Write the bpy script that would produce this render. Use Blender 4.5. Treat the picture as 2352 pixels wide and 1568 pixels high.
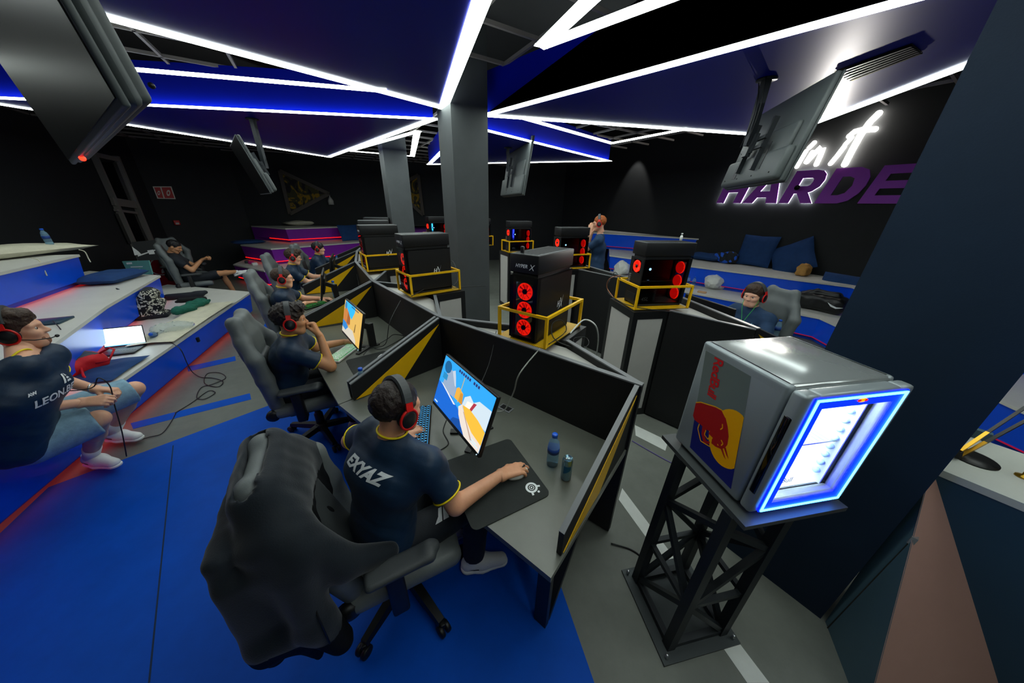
import bpy, bmesh, math, random
import numpy as np
from mathutils import Vector, Matrix

for _o in list(bpy.data.objects):
    bpy.data.objects.remove(_o)
scene = bpy.context.scene
COL = scene.collection
rnd = random.Random(7)
PI = math.pi

# ---------------------------------------------------------------- camera
H_CAM = 2.0
F_PX = 689.0
PITCH, ROLL = math.radians(24.21), math.radians(1.235)
_f = Vector((0, math.cos(PITCH), -math.sin(PITCH)))
_r0 = Vector((1, 0, 0))
_u0 = _r0.cross(_f)
CR = _r0 * math.cos(ROLL) + _u0 * math.sin(ROLL)
CU = -_r0 * math.sin(ROLL) + _u0 * math.cos(ROLL)
CF = _f
cam_data = bpy.data.cameras.new('camera')
cam_data.sensor_fit = 'HORIZONTAL'
cam_data.sensor_width = 36.0
cam_data.lens = F_PX / 2352.0 * 36.0
cam_data.clip_start = 0.05
cam_data.clip_end = 60
cam = bpy.data.objects.new('camera', cam_data)
COL.objects.link(cam)
_m = Matrix.Identity(4)
for _i in range(3):
    _m[_i][0] = CR[_i]
    _m[_i][1] = CU[_i]
    _m[_i][2] = -CF[_i]
_m.translation = Vector((0, 0, H_CAM))
cam.matrix_world = _m
scene.camera = cam

# ---------------------------------------------------------------- light and exposure
world = bpy.data.worlds.new('world')
scene.world = world
world.use_nodes = True
world.node_tree.nodes['Background'].inputs[0].default_value = (0.05, 0.07, 0.12, 1)
world.node_tree.nodes['Background'].inputs[1].default_value = 0.02
scene.view_settings.view_transform = 'Standard'
scene.view_settings.look = 'None'
scene.view_settings.gamma = 1.0
scene.view_settings.use_curve_mapping = False
scene.view_settings.exposure = 0.0
LED_WHITE = 14.0
LED_RED = 3.5

def ray(px, py):
    return CF + CR * ((px - 1176) / F_PX) - CU * ((py - 784) / F_PX)

def at(px, py, z):
    """point of height z seen at pixel (px, py)"""
    d = ray(px, py)
    t = (z - H_CAM) / d.z
    return Vector((d.x * t, d.y * t, z))

def on_wall(px, py, a, b, off=0.0):
    """point of the vertical plane through plan points a, b seen at a pixel"""
    a = Vector(a); b = Vector(b)
    n = Vector((-(b - a).y, (b - a).x)).normalized()
    d = ray(px, py)
    t = (n.dot(a) + off) / (n.x * d.x + n.y * d.y)
    return Vector((d.x * t, d.y * t, H_CAM + d.z * t))

# ---------------------------------------------------------------- materials
def lin(hexs):
    hexs = hexs.lstrip('#')
    out = []
    for i in (0, 2, 4):
        c = int(hexs[i:i + 2], 16) / 255
        out.append(c / 12.92 if c <= 0.04045 else ((c + 0.055) / 1.055) ** 2.4)
    return out + [1.0]

MATS = {}
def mat(name, col, rough=0.6, metal=0.0, emit=None, strength=0.0, var=0.0, scale=20.0, bump=0.0,
        bscale=80.0, spec=0.5, trans=0.0, ior=1.45, alpha=1.0, coat=0.0, sheen=0.0, sss=0.0):
    if name in MATS:
        return MATS[name]
    m = bpy.data.materials.new(name)
    m.use_nodes = True
    nt = m.node_tree
    b = nt.nodes['Principled BSDF']
    c = lin(col) if isinstance(col, str) else list(col)
    b.inputs['Base Color'].default_value = c
    b.inputs['Roughness'].default_value = rough
    b.inputs['Metallic'].default_value = metal
    b.inputs['Specular IOR Level'].default_value = spec
    b.inputs['IOR'].default_value = ior
    b.inputs['Transmission Weight'].default_value = trans
    b.inputs['Alpha'].default_value = alpha
    b.inputs['Coat Weight'].default_value = coat
    b.inputs['Sheen Weight'].default_value = sheen
    if sss:
        b.inputs['Subsurface Weight'].default_value = sss
        b.inputs['Subsurface Radius'].default_value = (0.012, 0.004, 0.002)
        b.inputs['Subsurface Scale'].default_value = 1.0
    if emit is not None:
        b.inputs['Emission Color'].default_value = lin(emit) if isinstance(emit, str) else list(emit)
        b.inputs['Emission Strength'].default_value = strength
    tc = None
    if var or bump:
        tc = nt.nodes.new('ShaderNodeTexCoord')
    if var:
        n = nt.nodes.new('ShaderNodeTexNoise')
        n.inputs['Scale'].default_value = scale
        n.inputs['Detail'].default_value = 6
        n.inputs['Roughness'].default_value = 0.65
        nt.links.new(tc.outputs['Object'], n.inputs['Vector'])
        r = nt.nodes.new('ShaderNodeValToRGB')
        lo = [max(0, x * (1 - var)) for x in c[:3]] + [1]
        hi = [min(1, x * (1 + var)) for x in c[:3]] + [1]
        r.color_ramp.elements[0].color = lo
        r.color_ramp.elements[1].color = hi
        r.color_ramp.elements[0].position = 0.3
        r.color_ramp.elements[1].position = 0.7
        nt.links.new(n.outputs['Fac'], r.inputs['Fac'])
        nt.links.new(r.outputs['Color'], b.inputs['Base Color'])
    if bump:
        n2 = nt.nodes.new('ShaderNodeTexNoise')
        n2.inputs['Scale'].default_value = bscale
        n2.inputs['Detail'].default_value = 4
        nt.links.new(tc.outputs['Object'], n2.inputs['Vector'])
        bp = nt.nodes.new('ShaderNodeBump')
        bp.inputs['Strength'].default_value = bump
        bp.inputs['Distance'].default_value = 0.01
        nt.links.new(n2.outputs['Fac'], bp.inputs['Height'])
        nt.links.new(bp.outputs['Normal'], b.inputs['Normal'])
    MATS[name] = m
    return m

def glow(name, col, strength):
    return mat(name, '#000000', 0.5, emit=col, strength=strength)

M_WALL = mat('dark_wall_paint', '#1e2123', 0.75, var=0.12, scale=3, bump=0.08, bscale=120)
M_PILLAR = mat('charcoal_pillar_paint', '#43484a', 0.7, var=0.08, scale=5, bump=0.05, bscale=150)
M_PILLAR2 = mat('slate_pillar_paint', '#16273a', 0.6, spec=0.3, var=0.08, scale=5, bump=0.05, bscale=150)
M_SOFFIT = mat('blue_soffit_paint', '#01139a', 0.38, var=0.06, scale=2, spec=0.18)
M_TILE = mat('black_ceiling_tile', '#17191b', 0.8, var=0.15, scale=4)
M_TBAR = mat('grey_ceiling_bar', '#7d7874', 0.45, metal=0.2)
M_LED = glow('white_led_diffuser', '#f2fdf6', LED_WHITE)
M_FLOOR = mat('grey_floor_paint', '#6a6e67', 0.5, var=0.12, scale=6, bump=0.03, bscale=60)
M_FLOORB = mat('blue_floor_paint', '#004fbe', 0.55, spec=0.15, var=0.10, scale=4, bump=0.03, bscale=60)
M_FLOORW = mat('white_floor_paint', '#cfd3cf', 0.5, var=0.06, scale=9)
M_SEAM = mat('floor_seam', '#0a2a4a', 0.8)
M_BENCHW = mat('white_bench_laminate', '#c9c9c2', 0.45, var=0.05, scale=3)
M_BENCHB = mat('blue_bench_laminate', '#0854ea', 0.28, var=0.05, scale=3)
M_BENCHP = mat('purple_bench_laminate', '#7a1ca0', 0.45, var=0.05, scale=3)
M_RED = glow('red_led_strip', '#ff1408', LED_RED)
M_REDMID = glow('red_led_strip_mid', '#ff1408', LED_RED * 1.5)
M_REDDIM = glow('red_led_strip_dim', '#c01040', .5)
M_BLACK = mat('black_laminate', '#141517', 0.38, var=0.1, scale=8)
M_DESK = mat('graphite_desk_laminate', '#5c5f57', 0.30, var=0.10, scale=5, bump=0.02, bscale=300)
M_PANEL = mat('black_panel', '#101113', 0.55, var=0.12, scale=6)
M_EDGE = mat('grey_edge_trim', '#6f7275', 0.4)
M_YEL = mat('yellow_paint', '#e8b400', 0.42, var=0.04, scale=10)
M_STEEL = mat('black_steel', '#23282c', 0.45, metal=0.3)
M_BLKPL = mat('black_plastic', '#121315', 0.45)
M_BLKGL = mat('black_gloss', '#08080a', 0.08, coat=0.5)
M_TVSCR = mat('matte_tv_screen', '#050608', 0.38, spec=0.12)
M_GREYPL = mat('grey_tv_plastic', '#4c5252', 0.5, var=0.05, scale=6)
M_GREYLAM = mat('light_grey_laminate', '#b4b3ae', 0.5, var=0.05, scale=5)
M_WHITE = mat('white_plastic', '#e4e6e4', 0.4)
M_SKIN = mat('skin_light', '#d49a78', 0.5, var=0.06, scale=25, bump=0.06, bscale=200, sss=0.15)
M_SKIN2 = mat('skin_pale', '#e0aa8c', 0.5, var=0.06, scale=25, bump=0.06, bscale=200, sss=0.15)
M_SKIN3 = mat('skin_tan', '#c08a62', 0.5, var=0.06, scale=25, bump=0.06, bscale=200, sss=0.15)
M_JERSEY = mat('navy_jersey', '#0a2842', 0.55, var=0.2, scale=10, bump=0.08, bscale=300, sheen=0.03)
M_NAVY = mat('navy_cotton', '#183656', 0.8, var=0.1, scale=14, bump=0.1, bscale=250)
M_BLKCLOTH = mat('black_cloth', '#111821', 0.75, var=0.2, scale=10, bump=0.15, bscale=220, sheen=0.03)
M_DENIM = mat('light_denim', '#7fa3b8', 0.85, var=0.16, scale=30, bump=0.2, bscale=300)
M_TRIM = mat('yellow_trim', '#ecd200', 0.6)
M_CHAIRG = mat('grey_chair_leather', '#656b6b', 0.5, var=0.06, scale=12, bump=0.1, bscale=260)
M_CHAIRD = mat('dark_chair_leather', '#3c4042', 0.5, var=0.08, scale=12, bump=0.1, bscale=260)
M_REDPL = mat('red_plastic', '#d81a16', 0.4)
M_CUSHB = mat('navy_cushion', '#123a6c', 0.85, var=0.12, scale=14, bump=0.2, bscale=200)
M_CREAM = mat('cream_cotton', '#c9c6b0', 0.9, var=0.1, scale=9, bump=0.25, bscale=120)
M_CABLE = mat('black_cable', '#16181a', 0.5)
M_CABLEW = mat('white_cable', '#c8cbc8', 0.5)
M_HAIRD = mat('dark_brown_hair', '#231813', 0.55, var=0.35, scale=60, bump=0.6, bscale=90)
M_HAIRB = mat('brown_hair', '#3c2a1e', 0.55, var=0.35, scale=60, bump=0.6, bscale=90)
M_HAIRG = mat('ginger_hair', '#a2541c', 0.55, var=0.3, scale=60, bump=0.6, bscale=90)
M_HAIRK = mat('black_hair', '#120f10', 0.5, var=0.3, scale=60, bump=0.6, bscale=90)
M_STUBBLE = mat('brown_stubble', '#8a5a42', .7, var=.3, scale=90)
M_EYE = mat('eye_white', '#b8aea6', 0.3)
M_IRIS = mat('eye_iris', '#2a1c14', 0.2)
M_LIP = mat('lip', '#b06a5c', 0.45)
M_SILVER = mat('brushed_metal', '#b8bcbe', 0.3, metal=0.9)
M_TEXTW = mat('white_print', '#dfe4e6', 0.6)

# ---------------------------------------------------------------- object helpers
def tag(o, label=None, cat=None, group=None, kind=None):
    if label: o['label'] = label
    if cat: o['category'] = cat
    if group: o['group'] = group
    if kind: o['kind'] = kind
    return o

def empty(name, loc=(0, 0, 0), rz=0.0, label=None, cat=None, group=None, parent=None):
    o = bpy.data.objects.new(name, None)
    o.empty_display_size = 0.1
    COL.objects.link(o)
    o.location = loc
    o.rotation_euler = (0, 0, rz)
    o.parent = parent
    return tag(o, label, cat, group)

def link_mesh(name, me, mats, parent=None, smooth=False):
    for m in (mats if isinstance(mats, (list, tuple)) else [mats]):
        me.materials.append(m)
    if smooth:
        me.polygons.foreach_set('use_smooth', [True] * len(me.polygons))
    o = bpy.data.objects.new(name, me)
    COL.objects.link(o)
    o.parent = parent
    return o

class MB:
    """collects shapes into one mesh"""
    def __init__(self):
        self.v = []; self.f = []; self.mi = []; self.sm = []
    def add(self, verts, faces, mi=0, smooth=False, M=None):
        b = len(self.v)
        for p in verts:
            p = Vector(p)
            self.v.append(tuple(M @ p) if M else tuple(p))
        for fc in faces:
            self.f.append(tuple(i + b for i in fc))
            self.mi.append(mi); self.sm.append(smooth)
        return self
    def box(self, lo, hi, mi=0, M=None):
        x0, y0, z0 = lo; x1, y1, z1 = hi
        v = [(x0, y0, z0), (x1, y0, z0), (x1, y1, z0), (x0, y1, z0), (x0, y0, z1), (x1, y0, z1), (x1, y1, z1), (x0, y1, z1)]
        f = [(0, 3, 2, 1), (4, 5, 6, 7), (0, 1, 5, 4), (1, 2, 6, 5), (2, 3, 7, 6), (3, 0, 4, 7)]
        return self.add(v, f, mi, False, M)
    def rbox(self, lo, hi, r=0.01, seg=2, mi=0, M=None, smooth=True):
        bm = bmesh.new()
        c = [(lo[i] + hi[i]) / 2 for i in range(3)]
        s = [abs(hi[i] - lo[i]) for i in range(3)]
        bmesh.ops.create_cube(bm, size=1.0, matrix=Matrix.Translation(c) @ Matrix.Diagonal((*s, 1)))
        bmesh.ops.bevel(bm, geom=bm.edges[:], offset=min(r, min(s) * 0.49), segments=seg, profile=0.5, affect='EDGES')
        self.bm(bm, mi, M, smooth)
        bm.free()
        return self
    def bm(self, bm, mi=0, M=None, smooth=False):
        bm.verts.index_update()
        return self.add([v.co for v in bm.verts], [[v.index for v in f.verts] for f in bm.faces], mi, smooth, M)
    def prism(self, poly, z0, z1, mi=0, M=None, top=None):
        """poly: plan points (counter-clockwise); top: other plan for the top"""
        n = len(poly); top = top or poly
        a = sum(poly[i][0] * poly[(i + 1) % n][1] - poly[(i + 1) % n][0] * poly[i][1] for i in range(n))
        if a < 0:
            poly = list(reversed(poly)); top = list(reversed(top))
        v = [(p[0], p[1], z0) for p in poly] + [(p[0], p[1], z1) for p in top]
        f = [tuple(range(n - 1, -1, -1)), tuple(range(n, 2 * n))]
        f += [(i, (i + 1) % n, n + (i + 1) % n, n + i) for i in range(n)]
        return self.add(v, f, mi, False, M)
    def slab(self, pts, nrm, th, mi=0, M=None):
        """planar polygon pts extruded by th along nrm"""
        n = len(pts); nrm = Vector(nrm).normalized() * th
        pts = [Vector(p) for p in pts]
        c = Vector((0, 0, 0))
        for i in range(n):
            c += pts[i].cross(pts[(i + 1) % n])
        if c.dot(nrm) < 0:
            pts.reverse()
        v = pts + [p + nrm for p in pts]
        f = [tuple(range(n - 1, -1, -1)), tuple(range(n, 2 * n))]
        f += [(i, (i + 1) % n, n + (i + 1) % n, n + i) for i in range(n)]
        return self.add(v, f, mi, False, M)
    def tube(self, pts, r, seg=8, mi=0, M=None, caps=True, smooth=True):
        pts = [Vector(p) for p in pts]
        rs = r if isinstance(r, (list, tuple)) else [r] * len(pts)
        rings = []; up = None
        for i, p in enumerate(pts):
            t = (pts[min(i + 1, len(pts) - 1)] - pts[max(i - 1, 0)])
            if t.length < 1e-9: t = Vector((0, 0, 1))
            t.normalize()
            if up is None:
                up = Vector((0, 0, 1)) if abs(t.z) < 0.9 else Vector((1, 0, 0))
            s = t.cross(up)
            if s.length < 1e-6: s = t.cross(Vector((0, 1, 0)))
            s.normalize(); up = s.cross(t).normalized()
            rings.append([p + (s * math.cos(2 * PI * k / seg) + up * math.sin(2 * PI * k / seg)) * rs[i] for k in range(seg)])
        v = [q for rg in rings for q in rg]
        f = []
        for i in range(len(pts) - 1):
            for k in range(seg):
                a = i * seg + k; b2 = i * seg + (k + 1) % seg
                f.append((a, b2, b2 + seg, a + seg))
        if caps:
            f.append(tuple(range(seg - 1, -1, -1)))
            f.append(tuple(range(len(v) - seg, len(v))))
        return self.add(v, f, mi, smooth, M)
    def bar(self, a, b, w, h=None, mi=0, up=(0, 0, 1), M=None):
        """square section bar from a to b"""
        h = h or w; a = Vector(a); b = Vector(b); t = (b - a).normalized(); up = Vector(up)
        if abs(t.dot(up)) > 0.95: up = Vector((1, 0, 0))
        s = t.cross(up).normalized(); u = s.cross(t)
        v = []
        for p in (a, b):
            for sx, sy in ((-1, -1), (1, -1), (1, 1), (-1, 1)):
                v.append(p + s * sx * w / 2 + u * sy * h / 2)
        f = [(3, 2, 1, 0), (4, 5, 6, 7), (0, 1, 5, 4), (1, 2, 6, 5), (2, 3, 7, 6), (3, 0, 4, 7)]
        return self.add(v, f, mi, False, M)
    def lathe(self, prof, seg=20, mi=0, M=None, smooth=True):
        """prof: (radius, z) from bottom to top"""
        v = []; f = []
        for r, z in prof:
            for k in range(seg):
                v.append((r * math.cos(2 * PI * k / seg), r * math.sin(2 * PI * k / seg), z))
        for i in range(len(prof) - 1):
            for k in range(seg):
                a = i * seg + k; b = i * seg + (k + 1) % seg
                f.append((a, b, b + seg, a + seg))
        f.append(tuple(range(seg - 1, -1, -1)))
        f.append(tuple(range(len(v) - seg, len(v))))
        return self.add(v, f, mi, smooth, M)
    def torus(self, R, r, seg=28, ring=8, mi=0, M=None, sx=1.0, sy=1.0):
        v = []; f = []
        for i in range(seg):
            a = 2 * PI * i / seg
            for k in range(ring):
                b = 2 * PI * k / ring
                v.append(((R + r * math.cos(b)) * math.cos(a) * sx, (R + r * math.cos(b)) * math.sin(a) * sy, r * math.sin(b)))
        for i in range(seg):
            for k in range(ring):
                f.append((i * ring + k, ((i + 1) % seg) * ring + k, ((i + 1) % seg) * ring + (k + 1) % ring, i * ring + (k + 1) % ring))
        return self.add(v, f, mi, True, M)
    def sphere(self, c, r, seg=14, rings=8, mi=0, M=None):
        r = r if isinstance(r, (list, tuple)) else (r, r, r)
        v = [(c[0], c[1], c[2] - r[2])]; f = []
        for i in range(1, rings):
            a = -PI / 2 + PI * i / rings
            for k in range(seg):
                b = 2 * PI * k / seg
                v.append((c[0] + r[0] * math.cos(a) * math.cos(b), c[1] + r[1] * math.cos(a) * math.sin(b), c[2] + r[2] * math.sin(a)))
        v.append((c[0], c[1], c[2] + r[2]))
        for k in range(seg):
            f.append((0, 1 + (k + 1) % seg, 1 + k))
        for i in range(rings - 2):
            for k in range(seg):
                a = 1 + i * seg + k; b = 1 + i * seg + (k + 1) % seg
                f.append((a, b, b + seg, a + seg))
        t = len(v) - 1; b0 = 1 + (rings - 2) * seg
        for k in range(seg):
            f.append((b0 + k, b0 + (k + 1) % seg, t))
        return self.add(v, f, mi, True, M)
    def poly(self, pts, mi=0, M=None):
        return self.add(pts, [tuple(range(len(pts)))], mi, False, M)
    def mesh(self, name):
        me = bpy.data.meshes.new(name)
        me.from_pydata(self.v, [], self.f)
        me.polygons.foreach_set('material_index', self.mi)
        me.polygons.foreach_set('use_smooth', self.sm)
        me.update()
        return me
    def build(self, name, mats, parent=None, label=None, cat=None, group=None, kind=None):
        o = link_mesh(name, self.mesh(name), mats, parent)
        return tag(o, label, cat, group, kind)

def frame(o, x, y=None, z=None):
    """matrix with origin o and x, z (approximate) axes"""
    x = Vector(x).normalized()
    z = Vector(z if z is not None else (0, 0, 1))
    y = z.cross(x).normalized()
    z = x.cross(y)
    M = Matrix.Identity(4)
    for i in range(3):
        M[i][0] = x[i]; M[i][1] = y[i]; M[i][2] = z[i]
    M.translation = Vector(o)
    return M

def text_mb(s, size=1.0, shear=0.0, bold=0.0, extrude=0.0, align='LEFT', spacing=1.0):
    """lettering as a mesh in the XY plane"""
    cu = bpy.data.curves.new('lettering', 'FONT')
    cu.body = s; cu.size = size; cu.shear = shear; cu.offset = bold; cu.extrude = extrude
    cu.align_x = align; cu.space_character = spacing; cu.resolution_u = 3
    ob = bpy.data.objects.new('lettering', cu)
    COL.objects.link(ob)
    dg = bpy.context.evaluated_depsgraph_get()
    me = bpy.data.meshes.new_from_object(ob.evaluated_get(dg))
    v = [tuple(q.co) for q in me.vertices]
    f = [tuple(p.vertices) for p in me.polygons]
    bpy.data.objects.remove(ob); bpy.data.curves.remove(cu); bpy.data.meshes.remove(me)
    return v, f

def copy_tree(o, parent=None):
    c = o.copy(); COL.objects.link(c); c.parent = parent
    for ch in list(o.children):
        copy_tree(ch, c)
    return c

def cable(name, pts, r=0.003, m=None, label=None, group=None, sub=6):
    """smooth cable through the points"""
    pts = [Vector(p) for p in pts]
    out = []
    n = len(pts)
    for i in range(n - 1):
        p0, p1, p2, p3 = pts[max(i - 1, 0)], pts[i], pts[i + 1], pts[min(i + 2, n - 1)]
        for k in range(sub):
            t = k / sub
            out.append(0.5 * ((2 * p1) + (p2 - p0) * t + (2 * p0 - 5 * p1 + 4 * p2 - p3) * t * t + (3 * p1 - p0 - 3 * p2 + p3) * t ** 3))
    out.append(pts[-1])
    return MB().tube(out, r, 6).build(name, m or M_CABLE, None, label, 'cable', group)
# ================================================================ SETTING
CEIL, SOFF, HIGH = 3.33, 2.95, 4.2            # open grid, soffit underside, structural ceiling
WR_A, WR_B = (6.45, 5.71), (3.02, 11.2)                     # plan line of the wall with the sign
ROOM = [(9.6, 0.62), (1.9, 13.0), (-4.5, 11.9), (-8.47, 10.2), (-9.42, 8.51), (-6.9, 1.5), (-6.2, -3.0), (8.0, -3.0)]
def wall(name, pts):
    b = MB()
    cx, cy = 0.0, 4.0
    for p, q in zip(pts[:-1], pts[1:]):
        p = Vector((*p, 0)); q = Vector((*q, 0))
        n = Vector((-(q - p).y, (q - p).x, 0)).normalized()
        if n.dot(Vector((cx, cy, 0)) - p) > 0: n = -n
        b.slab([p, q, q + Vector((0, 0, HIGH)), p + Vector((0, 0, HIGH))], n, 0.12)
    return b.build(name, M_WALL, kind='structure')
wall('wall_right', [ROOM[7], ROOM[0], ROOM[1]])
wall('wall_back', [ROOM[1], ROOM[2], ROOM[3]])
wall('wall_left', [ROOM[3], ROOM[4], ROOM[5], ROOM[6]])
wall('wall_front', [ROOM[6], ROOM[7]])
MB().prism(ROOM, -0.1, 0.0).build('floor', M_FLOOR, kind='structure')
ceiling = MB().prism(ROOM, HIGH, HIGH + .1).build('ceiling', M_TILE, kind='structure')

# painted floor areas
def paint(name, pix, m, z=0.002, world=None):
    pts = world or [at(x, y, 0).xy for x, y in pix]
    return MB().prism([tuple(p) for p in pts], 0.0005, z).build(name, m, kind='structure')
_a, _b = at(432, 1000, 0), at(591, 941, 0)
_d = (_b - _a).normalized()
_e, _g = at(1365, 1568, 0), at(1305, 1395, 0)
_k = (_g - _e).normalized()
paint('floor_blue_zone', None, M_FLOORB, 0.002, [(-2.75, -0.4), (.58, -0.4), tuple((_e).xy), tuple((_e + _k * 1.75).xy), tuple((_b + _d * 1.2).xy), tuple((_a - _d * .75).xy), tuple(at(0, 1225, 0).xy)])
paint('floor_blue_zone', [(570, 810), (640, 690), (735, 690), (640, 875)], M_FLOORB)
paint('floor_blue_stripe', [(300, 972), (574, 903), (577, 917), (306, 985)], M_FLOORB)
paint('floor_blue_stripe', [(430, 842), (540, 818), (542, 828), (432, 853)], M_FLOORB)
paint('floor_white_stripe', [(1429, 1121), (1543, 1273), (1767, 1568), (1716, 1568), (1515, 1277), (1421, 1147)], M_FLOORW)
paint('floor_white_stripe', [(1458, 976), (1535, 1013), (1528, 1035), (1460, 1000)], M_FLOORW)
_s0, _s1 = at(343, 1568, 0), at(398, 1023, 0)
_sn = Vector((-(_s1 - _s0).y, (_s1 - _s0).x, 0)).normalized() * .0035
paint('floor_seam', None, M_SEAM, 0.0028, [(_s0 - _sn).xy, (_s0 + _sn).xy, (_s1 + _sn).xy, (_s1 - _sn).xy])

# suspended ceiling grid, one object per bar
_g0, _g1 = at(1109, 46, CEIL), at(1235.6, 90, CEIL)
GD = (_g1 - _g0).xy.normalized()
GN = Vector((-GD.y, GD.x))
_gc = at(1235.6, 92, CEIL).xy
def clip_line(p, d):
    """part of the line p + t d inside the room polygon"""
    ts = []
    n = len(ROOM)
    for i in range(n):
        a = Vector(ROOM[i]); b = Vector(ROOM[(i + 1) % n]); e = b - a
        den = d.x * e.y - d.y * e.x
        if abs(den) < 1e-9: continue
        w = a - p
        t = (w.x * e.y - w.y * e.x) / den; s = (w.x * d.y - w.y * d.x) / den
        if 0 <= s <= 1: ts.append(t)
    return (min(ts), max(ts)) if len(ts) >= 2 else None
for base, d, nn in ((_g0.xy, GD, GN), (_gc, GN, GD)):
    for k in range(-22, 23):
        p = base + nn * (0.6 * k)
        c = clip_line(p, d)
        if c is None or c[1] - c[0] < .5: continue
        a, e = p + d * c[0], p + d * c[1]
        # the open grid stops short of the sign wall
        ks = [q for q in (a, e)]
        lim = 6.75
        fa, fe = a.x * .848 + a.y * .53, e.x * .848 + e.y * .53
        if fa > lim and fe > lim: continue
        if fa > lim: a = a.lerp(e, (fa - lim) / (fa - fe))
        if fe > lim: e = e.lerp(a, (fe - lim) / (fe - fa))
        if (e - a).length < .3: continue
        MB().bar((a.x, a.y, CEIL), (e.x, e.y, CEIL), .026, .03).build('grid_bar', M_TBAR, ceiling)

# blue dropped soffits
def P2(x, y, z=SOFF): return at(x, y, z).xy
A0 = P2(1018, 247); A1 = P2(150, 13); A2 = P2(1102, 10)
A1e = A0 + (A1 - A0).normalized() * 5.3; A2e = A0 + (A2 - A0).normalized() * 6.0
B0 = P2(997, 272); B1 = P2(755, 360); B2 = P2(-134, 217)
D0 = P2(1112, 264); D1 = P2(2074, 0); D2 = P2(1790, 312); D3 = P2(2203, 155)
D1e = D0 + (D1 - D0).normalized() * 5.6; D3e = D2 + (D3 - D2).normalized() * 6.5
E0 = P2(1076, 288); E1 = P2(1399, 369); E2 = P2(985, 377)
def soffit(pts):
    c = sum((Vector(p) for p in pts), Vector((0, 0))) / len(pts)
    ins = [Vector(p) + (c - Vector(p)).normalized() * .012 for p in pts]
    return MB().prism([tuple(p) for p in ins], SOFF, CEIL + .005).build('ceiling_soffit', M_SOFFIT, kind='structure')
soffit([A0, A1e, A2e]); soffit([B0, B1, B2]); soffit([D0, D1e, D3e, D2]); soffit([E0, E1, E2])

# white line lights
def line_light(a, b, label, w=.095, z=SOFF, ext=.045):
    a = Vector(a); b = Vector(b); d = (b - a).normalized()
    a3 = (a - d * ext).to_3d(); b3 = (b + d * ext).to_3d()
    a3.z = b3.z = z - .0045
    root = empty('line_light', ((a3 + b3) / 2), 0, label, 'ceiling light', 'white line lights on the ceiling')
    mid = (a3 + b3) / 2
    MB().bar(a3 - mid, b3 - mid, w, .004).build('diffuser', M_LED, root)
    MB().bar(a3 - mid + Vector((0, 0, .0025)), b3 - mid + Vector((0, 0, .0025)), w * .25, .001).build('housing', M_TBAR, root)
    return root
line_light(A0, A1e, 'longest white line light, from the front dark pillar to the near hanging TV')
line_light(A0, A2e, 'wide white line light running from the front dark pillar overhead')
line_light(B0, B2, 'white line light with a bright glow on the blue face above it')
line_light(B0, B1, 'white line light beside the slim triangular light loop')
line_light(B1, B2, 'white line light passing behind the slim edge-on hanging TV')
line_light(D0, D1e, 'long white line light above the TV hanging in front of the wall sign')
line_light(D0, D2, 'white line light from the front pillar to the TV before the wall sign')
line_light(D2, D3e, 'white line light above the glowing script lettering')
line_light(E0, E1, 'white line light starting right behind the front pillar')
line_light(E1, E2, 'far white line light crossed by the small hanging TV')
line_light(E2, E0, 'short white line light disappearing behind the front pillar')
S20, S21 = P2(878, 207), P2(240, 152)
line_light(S20, S20 + (S21 - S20).normalized() * 5.0, 'white line light joining the longest light at a sharp angle')
line_light(P2(1205, 271), P2(1405, 328), 'white line light forming the near leg of a shallow V')
line_light(P2(1405, 328), P2(1572, 296), 'white line light forming the short leg of a shallow V')
line_light(P2(803, 346), P2(958, 301), 'long top side of the slim triangular light loop')
line_light(P2(958, 301), P2(947, 358), 'short end of the slim triangular light loop')
line_light(P2(947, 358), P2(803, 346), 'lower side of the slim triangular light loop behind the rear pillar')
_v0, _v1, _v2 = P2(1245, 103), P2(1352, 0), P2(1515, 0)
line_light(_v0, _v0 + (_v1 - _v0).normalized() * 3.0, 'left arm of the big white V of light overhead', ext=.02)
line_light(_v0, _v0 + (_v2 - _v0).normalized() * 3.0, 'right arm of the big white V of light overhead', ext=.02)

# pillars
def pillar(name, corners, m):
    return MB().prism(corners, 0, HIGH).build(name, m, kind='structure')
def pillar_at(px_l, px_m, px_r, y_px, depth_y):
    a = ray(px_l, y_px); b = ray(px_m, y_px); c = ray(px_r, y_px)
    m = Vector((b.x, b.y)) * (depth_y / b.y)
    return a, m, c
# front pillar: visible edges at x = 1014 | 1038 | 1094 (y = 300)
_mx = ray(1044, 420); _pm = Vector((_mx.x, _mx.y)) * (3.75 / _mx.y)
_n = GD
_w = .42
_c0 = _pm; _c1 = _pm + Vector((GD.x, GD.y)) * _w * 1.0; _c3 = _pm + Vector((-GD.y, GD.x)) * _w
PILL = [tuple(_c0), tuple(_c1), tuple(_c1 + (_c3 - _c0)), tuple(_c3)]
pillar('pillar_front', PILL, M_PILLAR)
_mx = ray(889, 420); _pm2 = Vector((_mx.x, _mx.y)) * (6.6 / _mx.y)
pillar('pillar_rear', [tuple(_pm2), tuple(_pm2 + GD * .44), tuple(_pm2 + GD * .44 + GN * .44), tuple(_pm2 + GN * .44)], M_PILLAR)
pillar('pillar_right', [(1.43, 1.25), (1.70, .88), (2.07, 1.15), (1.80, 1.52)], M_PILLAR2)

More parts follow.
